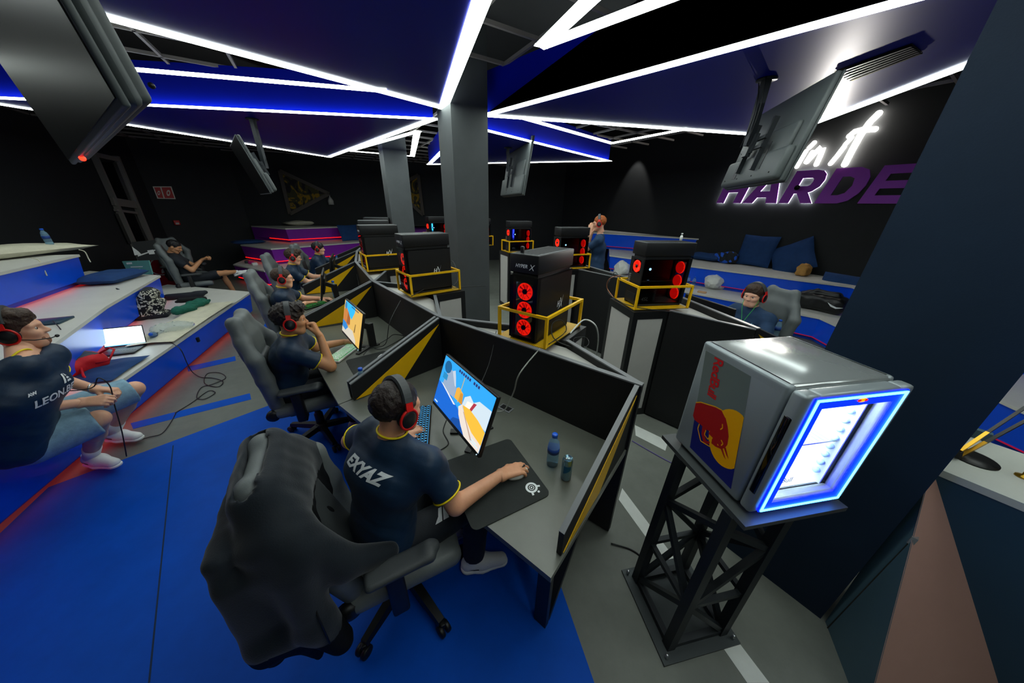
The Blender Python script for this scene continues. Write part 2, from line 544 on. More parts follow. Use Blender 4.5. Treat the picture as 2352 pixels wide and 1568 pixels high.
# ---------------------------------------------------------------- tiered benches
def bench(name, label, tiers, fm, inward, red=M_RED, shown=False):
    """tiers: (front points, back points, z0, z1); inward: plan vector into the bench"""
    root = empty(name, (*tiers[0][0][0], 0), 0, label, 'bench')
    o = Vector(root.location)
    inw = Vector(inward).normalized()
    for front, back, z0, z1 in tiers:
        fr = [Vector(p) for p in front]; bk = [Vector(p) for p in back]
        top = fr + list(reversed(bk))
        L = lambda p, z: (p.x - o.x, p.y - o.y, z)
        MB().prism([(p.x - o.x, p.y - o.y) for p in top], z1 - .03, z1).build('seat_top', M_BENCHW, root)
        up = [p + inw * .02 for p in fr]; lo = [p + inw * .07 for p in fr]; pl = [p + inw * .16 for p in fr]
        loc = lambda pts: [(p.x - o.x, p.y - o.y) for p in pts + list(reversed(bk))]
        MB().prism(loc(lo), z0 + .075, z1 - .03, 0, None, loc(up)).build('riser', fm, root)
        MB().prism(loc(pl), z0, z0 + .076).build('plinth', fm, root)
        for p, q in zip(fr[:-1], fr[1:]):
            k = inw * (.066 if shown else .125)
            zz = z0 + (.082 if shown else .068)
            MB().bar(L(p + k, zz), L(q + k, zz), .012, .012).build('red_light_strip', red, root)
    return root
Z1, Z2, Z3 = .44, .87, 1.28
_p, _q = at(0, 1062, Z1).xy, at(576, 670, Z1).xy
_dn = (_p - _q).normalized()
L1F = [_p + _dn * 2.2, _p, _q]
L1B = [Vector((-6.5, -.8)), Vector((-6.6, 2.0)), at(385, 653, Z1).xy]
_p2 = [at(115, 795, Z2).xy, at(245, 702, Z2).xy, at(368, 632, Z2).xy]
L2F = [_p2[0] + (_p2[0] - _p2[1]).normalized() * 2.5] + _p2
L2B = [Vector((-6.45, -.5)), Vector((-6.65, 1.8)), Vector((-6.9, 3.2)), at(205, 622, Z2).xy]
_p3 = [at(0, 625, Z3).xy, at(182, 584, Z3).xy]
L3F = [_p3[0] + (_p3[0] - _p3[1]).normalized() * 2.5] + _p3
L3B = [Vector((-6.6, .3)), Vector((-7.0, 2.2)), Vector((-7.45, 3.6))]
bench('tiered_bench', 'blue-fronted tiered bench with the laptop and the headset-wearing sitter on it',
      [(L1F, L1B, 0, Z1), (L2F, L2B, Z1, Z2), (L3F, L3B, Z2, Z3)], M_BENCHB, (-.93, -.37), M_REDMID)
pf = lambda z, *pp: [at(x, y, z).xy for x, y in pp]
PZ3 = 1.28
P1F = pf(Z1, (535, 607), (606, 622), (822, 590), (1000, 566))
P2F = pf(Z2, (552, 562), (622, 571), (822, 556), (990, 542))
P3F = pf(PZ3, (610, 521), (655, 524.5), (815, 519.5), (972, 514))
_bk = [Vector((-8.35, 10.1)), Vector((-7.6, 10.45)), Vector((-4.6, 11.7)), Vector((-2.0, 12.2))]
bench('tiered_bench', 'purple tiered bench with bright red light lines along the back wall',
      [(P1F, _bk, 0, Z1), (P2F, _bk, Z1, Z2), (P3F, _bk, Z2, PZ3)], M_BENCHP, (-.3, .95), M_RED, True)
RZ3 = 1.33
R1F = pf(Z1, (1400, 640), (1567, 668), (1699, 692), (1816, 716), (1883, 729), (1916, 744), (2250, 897), (2352, 943)) + [Vector((4.6, .9))]
R1B = [Vector((3.3, 10.4)), Vector((4.3, 8.9)), Vector((6.3, 5.7)), Vector((6.3, .9))]
R2F = pf(Z2, (1400, 586), (1583, 610), (1955, 657)) + [Vector((5.45, 3.1)), Vector((5.5, .9))]
R2B = [Vector((3.2, 10.6)), Vector((4.7, 8.3)), Vector((6.6, 5.2)), Vector((7.6, 3.6)), Vector((8.6, 1.6))]
R3F = pf(RZ3, (1300, 530), (1425, 537), (1606, 548))
R3B = [Vector((2.3, 12.1)), Vector((3.3, 10.6)), Vector((4.55, 8.62))]
bench('tiered_bench', 'blue tiered bench with cushions and bags below the wall sign',
      [(R1F, R1B, 0, Z1), (R2F, R2B, Z1, Z2), (R3F, R3B, Z2, RZ3)], M_BENCHB, (.85, .53), M_REDDIM, True)
# ================================================================ DESKS AND SERVICE CABINETS
TL = [Vector(p) for p in ((.69, 1.34), (-.59, 2.32), (-1.64, 3.50), (-2.44, 4.74), (-2.98, 5.91), (-3.42, 7.35))]
TR = [Vector(p) for p in ((1.90, 2.18), (1.62, 3.72), (.95, 5.20), (.30, 6.70), (-.75, 7.95), (-1.75, 8.95))]
PAN = 1.17
DZ = .74

def norm2(a, b, toward):
    d = (b - a).normalized()
    n = Vector((-d.y, d.x))
    return n if n.dot(toward - a) > 0 else -n

def station_normals(T, inner):
    return [norm2(T[i], T[i + 1], inner) for i in range(len(T) - 1)]
NL = station_normals(TL, Vector((1.2, 4.5)))
NR = station_normals(TR, Vector((-.8, 4.6)))
DEPTH = .86

def joint_front(T, N, i):
    """front corner of the desk at tip i"""
    if i == 0: n = N[0]; k = 1
    elif i == len(T) - 1: n = N[-1]; k = 1
    else:
        n = (N[i - 1] + N[i]).normalized(); k = 1 / n.dot(N[i])
    return T[i] - n * DEPTH * k

def make_desk(T, N, i, label, group):
    a, b, n = T[i], T[i + 1], N[i]
    fa, fb = joint_front(T, N, i), joint_front(T, N, i + 1)
    d = (b - a).normalized()
    c = (a + b + fa + fb) / 4
    root = empty('gaming_desk', (c.x, c.y, 0), 0, label, 'desk', group)
    L = lambda p, z: Vector((p.x - c.x, p.y - c.y, z))
    g = .004
    quad = [fa + d * g, fb - d * g, b - d * g - n * .03, a + d * g - n * .03]
    MB().prism([(p.x - c.x, p.y - c.y) for p in quad], DZ - .03, DZ).build('desk_top', M_DESK, root)
    fe = MB()
    fe.bar(L(fa + n * .06 + d * .05, DZ - .055), L(fb + n * .06 - d * .05, DZ - .055), .04, .05)
    fe.build('frame_beam', M_STEEL, root)
    pn = MB()
    pn.slab([L(a, .03), L(b, .03), L(b, PAN), L(a, PAN)], L(-n, 0) - L(Vector((0, 0)), 0), .03)
    pn.build('back_panel', M_PANEL, root)
    MB().bar(L(a - n * .015, PAN + .004), L(b - n * .015, PAN + .004), .034, .008).build('panel_edge', M_EDGE, root)
    for e, f, s in ((a, fa, 1), (b, fb, -1)):
        t = (e - f); ln = t.length; t = t.normalized()
        side = Vector((-t.y, t.x))
        if side.dot(d * s) < 0: side = -side
        o = f + side * .012
        p0 = o + t * .09; p1 = o + t * (ln - .035)
        dv = MB().slab([L(p0, DZ + .004), L(p1, DZ + .004), L(p1, PAN - .005), L(p0, DZ + .13)], (side.x, side.y, 0), .022).build('divider', M_PANEL, root)
        q0, q1 = p0 + side * .011, p1 + side * .011
        MB().bar(L(q0, DZ + .134), L(q1, PAN - .001), .024, .008).build('edge_trim', M_EDGE, dv)
        y0 = side * .0225
        m = p0 + (p1 - p0) * .50
        MB().slab([L(p0 + (p1 - p0) * .02 + y0, DZ + .008), L(m + y0, DZ + .008), L(p1 - t * .01 + y0, PAN - .05)], (side.x, side.y, 0), .003).build('yellow_triangle', M_YEL, dv)
        if e is T[0] or e is T[-1]:
            y1 = side * -.003
            MB().slab([L(p0 + (p1 - p0) * .02 + y1, DZ + .008), L(m + y1, DZ + .008), L(p1 - t * .01 + y1, PAN - .05)], (side.x, side.y, 0), .003).build('yellow_triangle', M_YEL, dv)
        # folded flat-bar leg
        fo = f + t * .16 + side * .10
        lg = MB()
        lg.bar(L(fo, .0), L(fo, DZ - .03), .07, .03, 0, (t.x, t.y, 0))
        lg.bar(L(fo + t * .02, .02), L(fo + t * .46, DZ - .035), .07, .03, 0, (t.x, t.y, 0))
        lg.build('leg', M_STEEL, root)
    return root

DG = 'gaming desks with yellow triangles on the dividers'
make_desk(TL, NL, 0, 'black desk with can, water bottle and large dark mouse pad', DG)
make_desk(TL, NL, 1, 'black desk with the white green-lit keyboard', DG)
make_desk(TL, NL, 2, 'black desk with the small black green-lit keyboard', DG)
make_desk(TL, NL, 3, 'black desk where the curly-haired player in glasses sits', DG)
make_desk(TL, NL, 4, 'farthest black desk before the purple bench', DG)
make_desk(TR, NR, 0, 'black desk facing the player with green earphone cords', DG)
make_desk(TR, NR, 1, 'black desk beside the standing ginger-haired person', DG)
make_desk(TR, NR, 2, 'black desk behind the computer with the blue light tube', DG)

# ================================================================ COMPUTERS
def M_glass():
    return mat('smoked_glass', '#8a8a8e', 0.02, trans=1.0, ior=1.2)
M_FAN = glow('red_fan_glow', '#ff1c08', 3.0)
M_FAN2 = glow('deep_red_fan_glow', '#ff0a06', 1.2)
M_MESHTOP = mat('perforated_top', '#70777a', 0.5, metal=0.3)
M_TUBE_B = glow('blue_light_tube', '#2030ff', 14.0)
M_TUBE_C = glow('cyan_light_tube', '#30b8ff', 10.0)
M_DOT = glow('white_blue_emblem', '#9fd8ff', 6.0)
PCW, PCD, PCH = .210, .484, .572

def fan_mesh():
    b = MB()
    b.torus(.052, .0045, 28, 6, 0)
    for k in range(9):
        a = 2 * PI * k / 9
        pts = []
        for (r, da) in ((.018, 0), (.034, .22), (.05, .30), (.05, .72), (.034, .70), (.018, .52)):
            pts.append((r * math.cos(a + da), r * math.sin(a + da), .002 if da < .4 else -.006))
        b.add(pts, [(0, 1, 2, 3, 4, 5)], 0)
        b.add([(x, y, z - .001) for x, y, z in pts], [(5, 4, 3, 2, 1, 0)], 0)
    b.lathe([(.0, -.008), (.017, -.008), (.017, .006), (.0, .006)], 16, 1)
    b.lathe([(.0, -.011), (.053, -.011), (.053, -.0095), (.0, -.0095)], 28, 2)
    for k in range(6):
        a = 2 * PI * k / 6 + .3
        b.bar((.016 * math.cos(a), .016 * math.sin(a), .0075), (.055 * math.cos(a), .055 * math.sin(a), .0075), .002, .002, 1)
    return b.mesh('fan')
FAN_ME = fan_mesh()
for _mm in (M_FAN, M_BLKPL, M_FAN2): FAN_ME.materials.append(_mm)

def hx_logo(size):
    """slanted HX mark: an H stroke pair and a long sweeping X"""
    b = MB()
    s = size
    for x in (0, .28):
        b.add([(x * s, .25 * s, 0), ((x + .10) * s, .25 * s, 0), ((x + .22) * s, .75 * s, 0), ((x + .12) * s, .75 * s, 0)], [(0, 1, 2, 3)])
    b.add([(.10 * s, .46 * s, 0), (.42 * s, .46 * s, 0), (.44 * s, .54 * s, 0), (.12 * s, .54 * s, 0)], [(0, 1, 2, 3)])
    b.add([(.50 * s, .95 * s, 0), (.62 * s, .95 * s, 0), (.90 * s, .12 * s, 0), (.84 * s, .10 * s, 0)], [(0, 1, 2, 3)][:1] and [(3, 2, 1, 0)])
    arc = [(1.02, 1.12), (.92, .80), (.78, .52), (.55, .26), (.18, .02)]
    w = [.02, .05, .07, .06, .01]
    v = []
    for (x, y), ww in zip(arc, w):
        v += [(x * s, (y + ww) * s, .0002), ((x + ww * .3) * s, (y - ww) * s, .0002)]
    b.add(v, [(2 * i, 2 * i + 2, 2 * i + 3, 2 * i + 1) for i in range(len(arc) - 1)])
    b.add(v, [(2 * i + 1, 2 * i + 3, 2 * i + 2, 2 * i) for i in range(len(arc) - 1)])
    return b

def make_pc(tube=None, usb=False):
    root = empty('gaming_computer')
    w, d, h = PCW / 2, PCD / 2, PCH
    t = .006
    b = MB()                                                     # chassis
    b.box((-w, -d + .01, .015), (-w + t, d - .008, .435))        # solid side
    b.box((-w, -d + .01, .015), (w - .004, d - .008, .03))       # bottom
    b.box((-w, -d + .01, .425), (w - .004, d - .008, .435))      # top of the chamber
    b.box((-w, -d, .015), (w, -d + .012, .30))                   # back plate
    b.box((-w, -d, .415), (w, -d + .012, .435))
    b.box((-w, -d, .30), (-w + .05, -d + .012, .415))
    b.box((w - .04, -d, .30), (w, -d + .012, .415))
    b.box((-w, d - .035, .015), (-w + .03, d - .004, .435))      # front frame
    b.box((w - .03, d - .035, .015), (w, d - .004, .435))
    b.box((-w, d - .035, .015), (w, d - .004, .036))
    b.box((-w, d - .040, .40), (w, d - .004, .435))
    b.box((-w + .012, -d + .012, .03), (w - .012, -d + .19, .118))  # power supply shroud
    b.box((-w + .006, -d + .012, .12), (-w + .018, d - .05, .42))   # board tray
    b.build('case_body', M_BLKPL, root)
    f = MB()
    f.rbox((-w, -d, 0), (-w + .03, d - .02, .016), .004); f.rbox((w - .03, -d, 0), (w, d - .02, .016), .004)
    f.build('foot', M_BLKPL, root)
    lid = MB()
    lid.rbox((-w, -d, .458), (w, d, h), .006)
    lid.box((-w + .012, -d + .02, .435), (w - .012, d - .02, .458))
    lo = lid.build('cooling_lid', M_BLKPL, root)
    g = MB()
    g.box((-w + .018, -d + .02, h), (w - .018, d - .02, h + .0015), 0)
    for i in range(26):
        y = -d + .03 + i * (2 * d - .06) / 25
        g.box((-w + .022, y - .003, h + .0015), (w - .022, y + .003, h + .003), 1)
    g.build('top_grille', [M_MESHTOP, M_BLKPL], lo)
    MB().box((-w + .004, d - .004, .016), (w - .004, d, .452)).build('front_glass', M_glass(), root)
    MB().box((w - .004, -d + .012, .022), (w, d - .012, .43)).build('side_glass', M_glass(), root)
    R = Matrix.Rotation(-PI / 2, 4, 'X')
    for z in (.092, .215, .338):
        fo = link_mesh_shared('fan', FAN_ME, root)
        fo.location = (0, d - .024, z); fo.rotation_euler = (-PI / 2, 0, 0)
    fo = link_mesh_shared('fan', FAN_ME, root)
    fo.location = (.002, -d + .004, .357); fo.rotation_euler = (PI / 2, 0, 0); fo.scale = (.95, .95, .95)
    # graphics card, cooler and memory
    c = MB()
    c.rbox((-w + .02, -d + .03, .19), (w - .03, d - .13, .235), .008)
    c.build('graphics_card', M_BLKGL, root)
    c = MB()
    c.lathe([(0, 0), (.03, 0), (.032, .028), (.028, .034), (0, .034)], 20, 0, Matrix.Translation((-w + .02, -.06, .315)) @ Matrix.Rotation(PI / 2, 4, 'Y'))
    co = c.build('cpu_cooler', M_BLKPL, root)
    MB().lathe([(0, 0), (.012, 0), (.012, .003), (0, .003)], 14, 0, Matrix.Translation((-w + .054, -.06, .315)) @ Matrix.Rotation(PI / 2, 4, 'Y')).build('emblem', M_DOT, co)
    if tube:
        MB().box((-w + .03, -.10, .25), (-w + .045, -.075, .41)).build('light_tube', tube, root)
    # marks
    lg = hx_logo(.085)
    q = MB(); q.add(lg.v, lg.f, 0, False, frame((-w - .0012, -d + .20, .17), (0, -1, 0), z=(-1, 0, 0)))
    q.build('side_logo', M_TEXTW, root)
    v, fc = text_mb('HYPER', .03, .25, .0006)
    q = MB(); q.add(v, fc, 0, False, frame((.062, d + .0012, .492), (-1, 0, 0), z=(0, 1, 0)))
    v, fc = text_mb('X', .05, .25, .0)
    q.add(v, fc, 0, False, frame((-.038, d + .0012, .482), (-1, 0, 0), z=(0, 1, 0)))
    q.build('front_logo', M_TEXTW, root)
    v, fc = text_mb('45L', .05, .2, .0006)
    q = MB(); q.add(v, fc, 0, False, frame((w - .0113, -d + .05, .05), (0, 1, 0), z=(1, 0, 0)))
    q.build('case_number', M_TEXTW, root)
    # ports and plugs on the back
    q = MB()
    for k in range(5):
        q.box((-.085, -d - .008, .20 + k * .017), (-.055, -d, .21 + k * .017), 0)
    q.box((-.08, -d - .004, .05), (.07, -d, .11), 1)
    q.build('rear_ports', [M_SILVER, M_STEEL], root)
    if usb:
        MB().rbox((.03, d - .05, h + .002), (.05, d - .03, h + .04), .004).build('usb_receiver', M_BLKPL, root)
    return root

def link_mesh_shared(name, me, parent):
    o = bpy.data.objects.new(name, me); COL.objects.link(o); o.parent = parent
    return o

M_PERF = mat('yellow_perforated_plate', '#e2ae00', 0.45)
_nt = M_PERF.node_tree
_w = _nt.nodes.new('ShaderNodeTexWave'); _w.inputs['Scale'].default_value = 26; _w.bands_direction = 'X'
_tc = _nt.nodes.new('ShaderNodeTexCoord'); _nt.links.new(_tc.outputs['Object'], _w.inputs['Vector'])
_rp = _nt.nodes.new('ShaderNodeValToRGB'); _rp.color_ramp.elements[0].color = lin('#5a4600'); _rp.color_ramp.elements[0].position = .25
_rp.color_ramp.elements[1].color = lin('#e8b600'); _rp.color_ramp.elements[1].position = .5
_nt.links.new(_w.outputs['Fac'], _rp.inputs['Fac']); _nt.links.new(_rp.outputs['Color'], _nt.nodes['Principled BSDF'].inputs['Base Color'])

def make_cage():
    root = empty('computer_cage')
    x0, x1, y0, y1 = -.195, .195, -.30, .25
    MB().box((x0, y0, 0), (x1, y1, .006)).build('base_plate', M_PERF, root)
    for x in (x0 + .009, x1 - .009):
        for y in (y0 + .009, y1 - .009):
            MB().box((x - .009, y - .009, .006), (x + .009, y + .009, .20)).build('post', M_YEL, root)
    r = MB()
    r.box((x0, y0, .20), (x1, y0 + .018, .218)); r.box((x0, y1 - .018, .20), (x1, y1, .218))
    r.box((x0, y0 + .018, .20), (x0 + .018, y1 - .018, .218)); r.box((x1 - .018, y0 + .018, .20), (x1, y1 - .018, .218))
    r.build('top_rail', M_YEL, root)
    return root

def make_cabinet(label, c, ang):
    """pedestal under a cage: black frame with pale inset panels"""
    root = empty('service_cabinet', (*c, 0), ang, label, 'cabinet', 'service cabinets carrying the computers')
    x0, x1, y0, y1, z1 = -.235, .235, -.325, .03, 1.155
    MB().box((x0 + .012, y0 + .012, .01), (x1 - .012, y1 - .005, z1 - .03)).build('cabinet_body', M_BLACK, root)
    MB().box((x0, y0, z1 - .03), (x1, y1, z1)).build('cabinet_top', M_EDGE if False else M_BLACK, root)
    for sx in (x0, x1):
        s = 1 if sx > 0 else -1
        a, b = sorted((sx - s * .012, sx - s * .004))
        MB().box((a, y0 + .05, .08), (b, y1 - .05, z1 - .07)).build('inset_panel', M_GREYLAM, root)
        fr = MB()
        a, b = sorted((sx - s * .012, sx))
        fr.box((a, y0, 0), (b, y0 + .05, z1 - .03)); fr.box((a, y1 - .05, 0), (b, y1, z1 - .03))
        fr.box((a, y0 + .05, z1 - .07), (b, y1 - .05, z1 - .03)); fr.box((a, y0 + .05, 0), (b, y1 - .05, .08))
        fr.build('panel_frame', M_BLACK, root)
    MB().box((x0 + .05, y0 + .004, .08), (x1 - .05, y0 + .012, z1 - .07)).build('inset_panel', M_GREYLAM, root)
    fr = MB()
    fr.box((x0 + .012, y0, 0), (x0 + .05, y0 + .012, z1 - .03)); fr.box((x1 - .05, y0, 0), (x1 - .012, y0 + .012, z1 - .03))
    fr.box((x0 + .05, y0, z1 - .07), (x1 - .05, y0 + .012, z1 - .03)); fr.box((x0 + .05, y0, 0), (x1 - .05, y0 + .012, .08))
    fr.build('panel_frame', M_BLACK, root)
    return root

# (plan centre, front direction, cluster, station, labels ...)
PCS = [
    ((.201, 2.062), (-.574, -.819), 'L', 0, None, 'black tower showing three glowing red fans on its front'),
    ((-.924, 3.174), (-.777, -.629), 'L', 1, None, 'black tower with solid side left of the front pillar'),
    ((-1.86, 4.33), (-.819, -.574), 'L', 2, None, 'black tower with solid side at the bend of the desk row'),
    ((-2.42, 5.50), (-.91, -.42), 'L', 3, None, 'black tower third behind the front pillar tower, only its lid showing'),
    ((-2.86, 6.68), (-.95, -.30), 'L', 4, None, 'farthest black tower with solid side, a thin strip of lid'),
    ((1.368, 2.858), (.985, .175), 'R', 0, None, 'black tower with glass side, 45L lettering and orange-red fans'),
    ((.862, 4.757), (.935, .354), 'R', 1, None, 'black tower with glass side next to the standing person'),
    ((.09, 6.47), (.90, .43), 'R', 2, 'b', 'black tower with a bright blue tube inside'),
    ((-.80, 7.33), (.80, .60), 'R', 3, None, 'black tower half hidden behind the front pillar'),
    ((-1.93, 7.95), (.80, .60), 'R', 4, 'c', 'black tower with a bright cyan tube inside'),
]
CAGEN = ['yellow cage around the tower with three red front fans', 'yellow cage left of the front pillar',
         'yellow cage at the bend of the desk row', 'yellow cage below the second-farthest solid-sided tower', 'yellow cage of the farthest solid-sided tower',
         'yellow cage around the tower lettered 45L', 'yellow cage beside the standing person', 'yellow cage around the blue-lit tower',
         'yellow cage half hidden by the front pillar', 'yellow cage below the cyan-lit tower']
CABN = [s.replace('yellow cage', 'black cabinet with pale panels under the yellow cage') for s in CAGEN]
CABN = ['black cabinet carrying the tower with three red front fans', 'black cabinet with pale panel left of the front pillar', 'black cabinet at the bend of the desk row',
        'black cabinet under the second-farthest solid-sided tower', 'black cabinet under the farthest solid-sided tower', 'black cabinet with tall pale panel under the tower lettered 45L',
        'black cabinet beside the standing person', 'black cabinet under the blue-lit tower', 'black cabinet half hidden by the front pillar', 'black cabinet under the cyan-lit tower']
pc_plain = make_pc(usb=False)
pc_usb = make_pc(usb=True)
pc_blue = make_pc(M_TUBE_B)
pc_cyan = make_pc(M_TUBE_C)
cage0 = make_cage()
PZ = 1.16
for k, (c, fd, cl, st, tube, lab) in enumerate(PCS):
    ang = math.atan2(fd[1], fd[0]) - PI / 2
    if k == 0: o = pc_usb
    elif tube == 'b': o = pc_blue
    elif tube == 'c': o = pc_cyan
    elif k == 1: o = pc_plain
    else: o = copy_tree(pc_plain)
    o.location = (*c, PZ + .0065); o.rotation_euler = (0, 0, ang)
    tag(o, lab, 'computer', 'tower computers in yellow cages')
    g = cage0 if k == 0 else copy_tree(cage0)
    g.location = (*c, PZ); g.rotation_euler = (0, 0, ang)
    tag(g, CAGEN[k], 'cage', 'yellow computer cages')
    make_cabinet(CABN[k], c, ang)

# pale service counters and black inner walls between the back panels and the cabinets
def service_counter(T, N, i, c, fd, label):
    fd = Vector(fd).normalized(); xr = Vector((fd.y, -fd.x)); c = Vector(c)
    a, b, n = T[i], T[i + 1], N[i]
    s = 1 if xr.dot(a - c) > 0 else -1
    ca = c + xr * s * .247 + fd * .02; cb = c - xr * s * .247 + fd * .02
    m = (a + b + ca + cb) / 4
    root = empty('service_counter', (m.x, m.y, 0), 0, label, 'counter', 'pale counters behind the desk panels')
    L = lambda p, z: Vector((p.x - m.x, p.y - m.y, z))
    off = n * .006
    MB().prism([((p - m).x, (p - m).y) for p in (a + off, b + off, cb + fd * .03, ca + fd * .03)], 1.09, 1.115).build('counter_top', M_GREYLAM, root)
    for p, q in ((a + n * .008, ca), (b + n * .008, cb)):
        nn = norm2(p, q, (a + b) / 2)
        MB().slab([L(p, .02), L(q, .02), L(q, 1.16), L(p, 1.16)], (nn.x, nn.y, 0), .022).build('inner_wall', M_PANEL, root)
        MB().bar(L(p + nn * .011, 1.164), L(q + nn * .011, 1.164), .03, .008).build('wall_edge', M_EDGE, root)
    return root
SCL = ['pale triangular counter beside the tower with three red fans', 'pale triangular counter left of the front pillar', 'pale counter at the bend of the desk row',
       'narrow pale counter behind the curly-haired player', 'pale counter at the end of the left desk row', 'pale wedge counter before the player with green earphone cords',
       'pale counter beside the standing person', 'pale counter at the blue-lit tower']
for k in (0, 1, 2, 3, 4):
    service_counter(TL, NL, k, PCS[k][0], PCS[k][1], SCL[k])
for k in (0, 1, 2):
    service_counter(TR, NR, k, PCS[5 + k][0], PCS[5 + k][1], SCL[5 + k])
# ================================================================ HANGING TVs
def make_tv(base, xdir, tilt, w, h, pole_top, label, bulge=.05, led=False, pole=True, th=.045):
    """base: middle of the lower edge; local +y is the screen side"""
    x = Vector((xdir[0], xdir[1], xdir[2] if len(xdir) > 2 else 0)).normalized()
    fr = Vector((-x.y, x.x, 0)).normalized()
    up = Vector((0, 0, 1)) * math.cos(tilt) + fr * math.sin(tilt)
    M = frame(base, x, z=up)
    root = empty('hanging_television', (0, 0, 0), 0, label, 'television', 'televisions hung from the ceiling')
    root.matrix_world = M
    b = MB()
    b.rbox((-w / 2, -.012, 0), (w / 2, .0, h), .004)
    b.build('bezel', M_GREYPL, root)
    MB().box((-w / 2 + .012, .0002, .014), (w / 2 - .012, .0022, h - .012)).build('screen', M_TVSCR, root)
    s = MB()
    s.rbox((-w / 2 + .004, -th, .004), (w / 2 - .004, -.010, h - .004), .012)
    s.rbox((-w / 2 + .02, -th - bulge, .012), (w / 2 - .02, -th + .012, h * .36), min(.025, bulge * .6), 3)
    s.rbox((-w / 2 + .10, -th - bulge * .56, h * .30), (w / 2 - .10, -th + .012, h * .62), .02, 3)
    s.build('back_shell', M_GREYPL, root)
    q = MB()
    q.box((-.16, -th - .085, h * .16), (-.13, -th - .05, h * .74)); q.box((.13, -th - .085, h * .16), (.16, -th - .05, h * .74))
    q.box((-.19, -th - .10, h * .40), (.19, -th - .082, h * .44)); q.box((-.19, -th - .10, h * .50), (.19, -th - .082, h * .54))
    q.box((-.07, -th - .115, h * .36), (.07, -th - .098, h * .58))
    q.build('wall_bracket', M_STEEL, root)
    q = MB()
    q.box((-.28, -th - .053, h * .10), (-.20, -th - .049, h * .28)); q.box((.22, -th - .053, h * .16), (.24, -th - .049, h * .46))
    for k in range(4):
        q.sphere((-w / 2 + .12 + k * (w - .24) / 3, -th - .051, .06), .006, 8, 5)
    q.build('socket_recess', M_BLKPL, root)
    if led:
        MB().sphere((w * .26, -.006, -.004), .008, 8, 5).build('standby_light', glow('standby_red', '#ff2010', 8), root)
    if pole:
        Mi = M.inverted()
        p0 = Vector((0, -th - .13, h * .45)); pw = M @ p0
        top = Vector((pw.x, pw.y, pole_top))
        pl = MB().bar(p0, Mi @ top, .05, .05, 0, Mi.to_3x3() @ Vector((1, 0, 0))).build('ceiling_pole', M_STEEL, root)
        fl = MB(); fl.lathe([(0, 0), (.07, 0), (.07, .01), (0, .01)], 18, 0, Mi @ Matrix.Translation(top - Vector((0, 0, .011))))
        fl.build('ceiling_flange', M_STEEL, pl)
        MB().bar(p0 + Vector((0, 0, 0)), p0 + Vector((0, .035, 0)), .09, .16).build('pole_clamp', M_STEEL, root)
        cb = MB()
        for k, (dx, bulge) in enumerate(((.06, .10), (-.06, .16))):
            pts = []
            for t in range(9):
                u = t / 8
                wpt = pw.lerp(top, u)
                pts.append(Mi @ (wpt + x * (dx + bulge * math.sin(u * PI) * .6) - fr * .03))
            cb.tube(pts, .004, 6)
        cb.build('cables', M_CABLE, root)
    return root
_N = at(283, 245, 2.15); _F = at(165, 378, 2.11)
_x = (_F - _N)
make_tv((_N + _F) / 2, _x, math.radians(8), 1.13, .64, CEIL, 'large hanging TV with dark screen and red standby light, nearest the bench laptop', led=True, pole=False, th=.034, bulge=.018)
make_tv((2.07, 2.97, 2.195), (-.25, -.97), math.radians(10), 1.12, .63, SOFF, 'hanging TV seen from behind in front of the wall sign')
make_tv((-3.04 - .682 * .55, 4.13 + .731 * .55, 2.085), (-.682, .731), math.radians(17), 1.1, .62, SOFF, 'slim hanging TV seen edge-on above the left bench end')
make_tv((-.035, 6.28, 2.17), (.262, -.965), math.radians(9), 1.5, .86, SOFF, 'small-looking hanging TV right of the front pillar')

# ================================================================ WALL SIGN
WA, WB = Vector(WR_A), Vector(WR_B)
WD = (WA - WB).normalized()                          # toward the right of the picture
WN = Vector((-WD.y, WD.x))
if WN.dot(Vector((0, 4)) - WA) < 0: WN = -WN         # into the room
M_PURP = mat('purple_letter', '#a23cc6', 0.5, emit='#4a1060', strength=0.0)
M_HALO = glow('white_letter_backlight', '#f6f8ff', 16)
M_NEON = glow('white_script_neon', '#fff8ee', 24)
def letter_polys(ch):
    S = {'H': [[(0, 0), (.3, 0), (.3, .38), (.7, .38), (.7, 0), (1, 0), (1, 1), (.7, 1), (.7, .62), (.3, .62), (.3, 1), (0, 1)]],
         'A': [[(0, 0), (.30, 0), (.36, .19), (.36, .40), (.43, .62), (.5, .82), (.5, 1), (.36, 1)], [(.36, .19), (.64, .19), (.64, .40), (.36, .40)],
               [(1, 0), (.70, 0), (.64, .19), (.64, .40), (.57, .62), (.5, .82), (.5, 1), (.64, 1)]],
         'R': [[(0, 0), (.3, 0), (.3, 1), (0, 1)], [(.3, 1), (.3, .77), (.58, .77), (.64, .74), (.66, .66), (.95, .70), (.90, .86), (.78, .96), (.60, 1)],
               [(.3, .30), (.60, .30), (.78, .36), (.92, .50), (.95, .70), (.66, .66), (.64, .56), (.58, .53), (.3, .53)], [(.40, .30), (.60, .30), (.70, .33), (1, 0), (.68, 0)]],
         'D': [[(0, 0), (.3, 0), (.3, 1), (0, 1)], [(.3, 1), (.3, .76), (.48, .76), (.62, .70), (.68, .5), (1, .5), (.96, .72), (.82, .92), (.6, 1)],
               [(.3, 0), (.3, .24), (.48, .24), (.62, .30), (.68, .5), (1, .5), (.96, .28), (.82, .08), (.6, 0)]],
         'E': [[(0, 0), (.3, 0), (.3, 1), (0, 1)], [(.3, 0), (1, 0), (1, .22), (.3, .22)], [(.3, .40), (.92, .40), (.92, .60), (.3, .60)], [(.3, .78), (1, .78), (1, 1), (.3, 1)]]}
    return S[ch]
def wall_pt(px, py): return on_wall(px, py, WR_A, WR_B)
zb = wall_pt(1800, 467).z; zt = wall_pt(1665, 404).z
